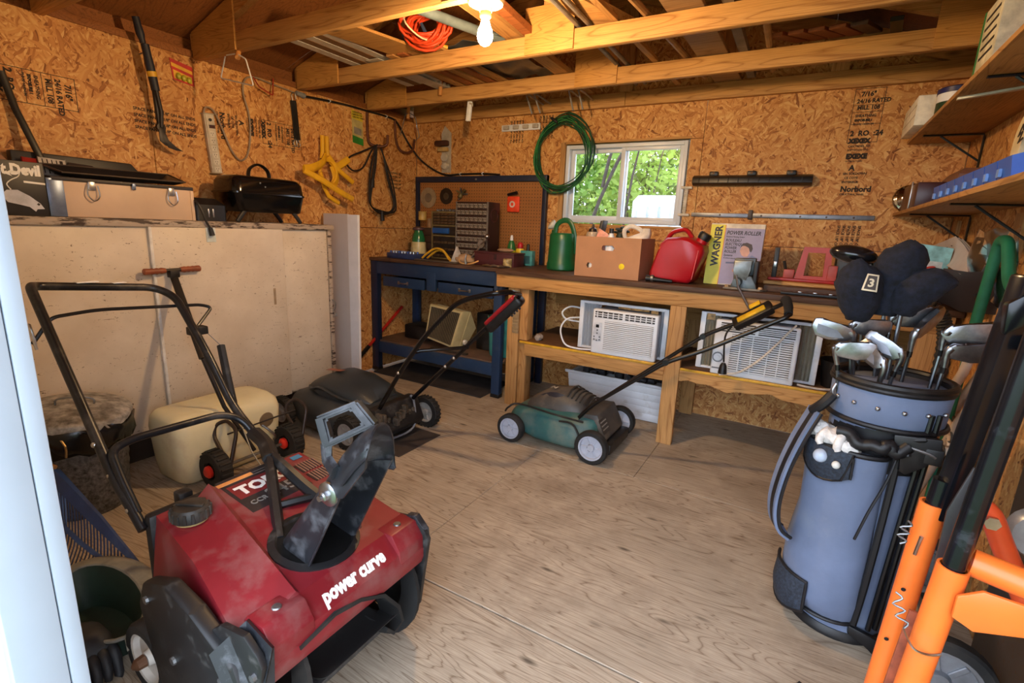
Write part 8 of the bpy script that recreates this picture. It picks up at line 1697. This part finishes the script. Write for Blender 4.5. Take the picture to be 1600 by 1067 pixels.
# ================================================================ outside the window
LF = []
for k, c in enumerate(((116, 146, 66), (156, 178, 88), (96, 124, 58), (178, 194, 110))):
    b = NB('leaf_%d' % k); b.fin(b.ramp(b.noise(b.co(), 1.2, 2), [(.3, sh(c, .75)), (.7, sh(c, 1.2))]), .55)
    tr = b.n('BsdfTranslucent'); tr.inputs[0].default_value = lin(sh(c, 1.1)); mx = b.n('MixShader'); mx.inputs[0].default_value = .4
    b.l(b.b.outputs[0], mx.inputs[1]); b.l(tr.outputs[0], mx.inputs[2]); b.l(mx.outputs[0], b.t.nodes['Material Output'].inputs[0]); LF.append(b.m)
BARK = mat('bark', (86, 76, 66), .85, var=.3, scale=20, bump=.4)
def shrub(label, x, y, h, w, n, seed, m, lean=0, grp='leafy shrubs outside the window'):
    rn = random.Random(seed); t = thing('shrub', label, 'shrub', (x, y, -.11), 0, grp)
    bm = B(); tips = []
    for k in range(7):
        a = rn.uniform(0, 6.28); sx = rn.uniform(.1, w*.5)
        P_ = [V(x+rn.uniform(-.1, .1), y+rn.uniform(-.1, .1), -.11), V(x+sx*.4*math.cos(a)+lean*h*.4, y+sx*.4*math.sin(a), h*.45), V(x+sx*math.cos(a)+lean*h, y+sx*math.sin(a), h*rn.uniform(.8, 1.0))]
        tb(bm, P_, [.016, .013, .010, .006], 6, 4); tips += smooth_path(P_, 6)
        for q in range(4):
            p = P_[1].lerp(P_[2], rn.random()); tb(bm, [p, p+V(rn.uniform(-.3, .3), rn.uniform(-.2, .2), rn.uniform(.1, .5))], [.006, .004], 5)
    obj('branches', bm, BARK, t)
    bm = B(); s_ = []
    for i in range(n):
        p = rn.choice(tips[2:]); c = p+V(rn.gauss(0, w*.22), rn.gauss(0, w*.18), rn.gauss(0, .24))
        if c.z < 0: continue
        L = rn.uniform(.07, .14); d = V(rn.gauss(0, 1), rn.gauss(0, 1), rn.gauss(-.2, .6)).normalized(); u = d.cross(V(rn.gauss(0, 1), rn.gauss(0, 1), rn.gauss(0, 1))).normalized()
        vs = [bm.verts.new(q) for q in (c, c+d*L*.5+u*L*.28, c+d*L, c+d*L*.5-u*L*.28)]; bm.faces.new(vs)
    tag(obj('foliage', bm, m, t, 0), kind='stuff'); return t
SP = 'leafy green shrub growing in the thicket outside the window'
DESC = ['bushy green shrub close outside the left window pane', 'bushy green shrub close outside the right window pane']
for k, (x, y, h, w_, n) in enumerate(((-3.0, 6.2, 2.7, 1.3, 4200), (-2.0, 6.6, 2.6, 1.3, 3600), (-4.0, 7.0, 3.2, 1.5, 4200), (-1.2, 7.4, 2.9, 1.4, 3000), (-4.9, 8.0, 3.4, 1.6, 3600), (-3.2, 8.2, 3.8, 1.7, 4600), (-2.0, 8.8, 4.0, 1.7, 4600), (-5.4, 9.6, 4.4, 1.9, 3600), (-3.9, 10.2, 4.8, 2.1, 4600), (-.6, 8.8, 3.6, 1.6, 2600), (-2.6, 11.0, 5.2, 2.3, 4600), (-6.3, 10.5, 4.6, 2.1, 2600), (-1.0, 11.0, 5.0, 2.1, 3000))):
    shrub(DESC[k] if k < 2 else SP, x, y, h, w_, n, 100+k, LF[(0, 1, 3, 2, 1, 3, 0, 1, 2, 0, 1, 3, 0)[k]], grp=None if k < 2 else 'leafy shrubs outside the window')
t = thing('tree', 'slim forked tree with dark bare stems outside the right window pane', 'tree', (-2.2, 5.6, -.11))
TB_ = mat('bark_dark', (58, 50, 46), .85, var=.3, scale=20)
obj('trunk', tb(B(), [(-2.35, 5.6, -.11), (-2.25, 5.6, 1.2), (-2.02, 5.6, 1.9), (-1.80, 5.6, 2.3), (-1.55, 5.6, 2.6)], [.024, .022, .020, .016, .010], 8, 4), TB_, t)
obj('branch', tb(B(), [(-2.12, 5.6, 1.75), (-2.02, 5.6, 2.2), (-1.80, 5.6, 2.5)], [.02, .012, .008], 8, 3), TB_, t); obj('branch', tb(B(), [(-1.95, 5.75, -.11), (-1.86, 5.7, 1.5), (-1.72, 5.7, 2.4)], [.018, .014, .008], 8, 3), TB_, t)
t = thing('white_tank', 'white ribbed tank standing among the bushes outside the window', 'tank', (-1.36, 5.3, 0))
obj('shell', lo(B(), [[(x, y, -.11) for x, y in rr(.46, .6, .08, 4, -1.36, 5.31)], [(x, y, 1.57) for x, y in rr(.46, .6, .08, 4, -1.36, 5.31)], [(x, y, 1.63) for x, y in rr(.38, .52, .08, 4, -1.36, 5.31)]]), mat('tank_white', (206, 214, 222), .5), t)
for k in range(4): obj('rib', tb(B(), [(-1.53+.115*k, 5.008, -.05), (-1.53+.115*k, 5.008, 1.52)], .012, 6), mat('tank_rib', (180, 190, 200), .5), t)
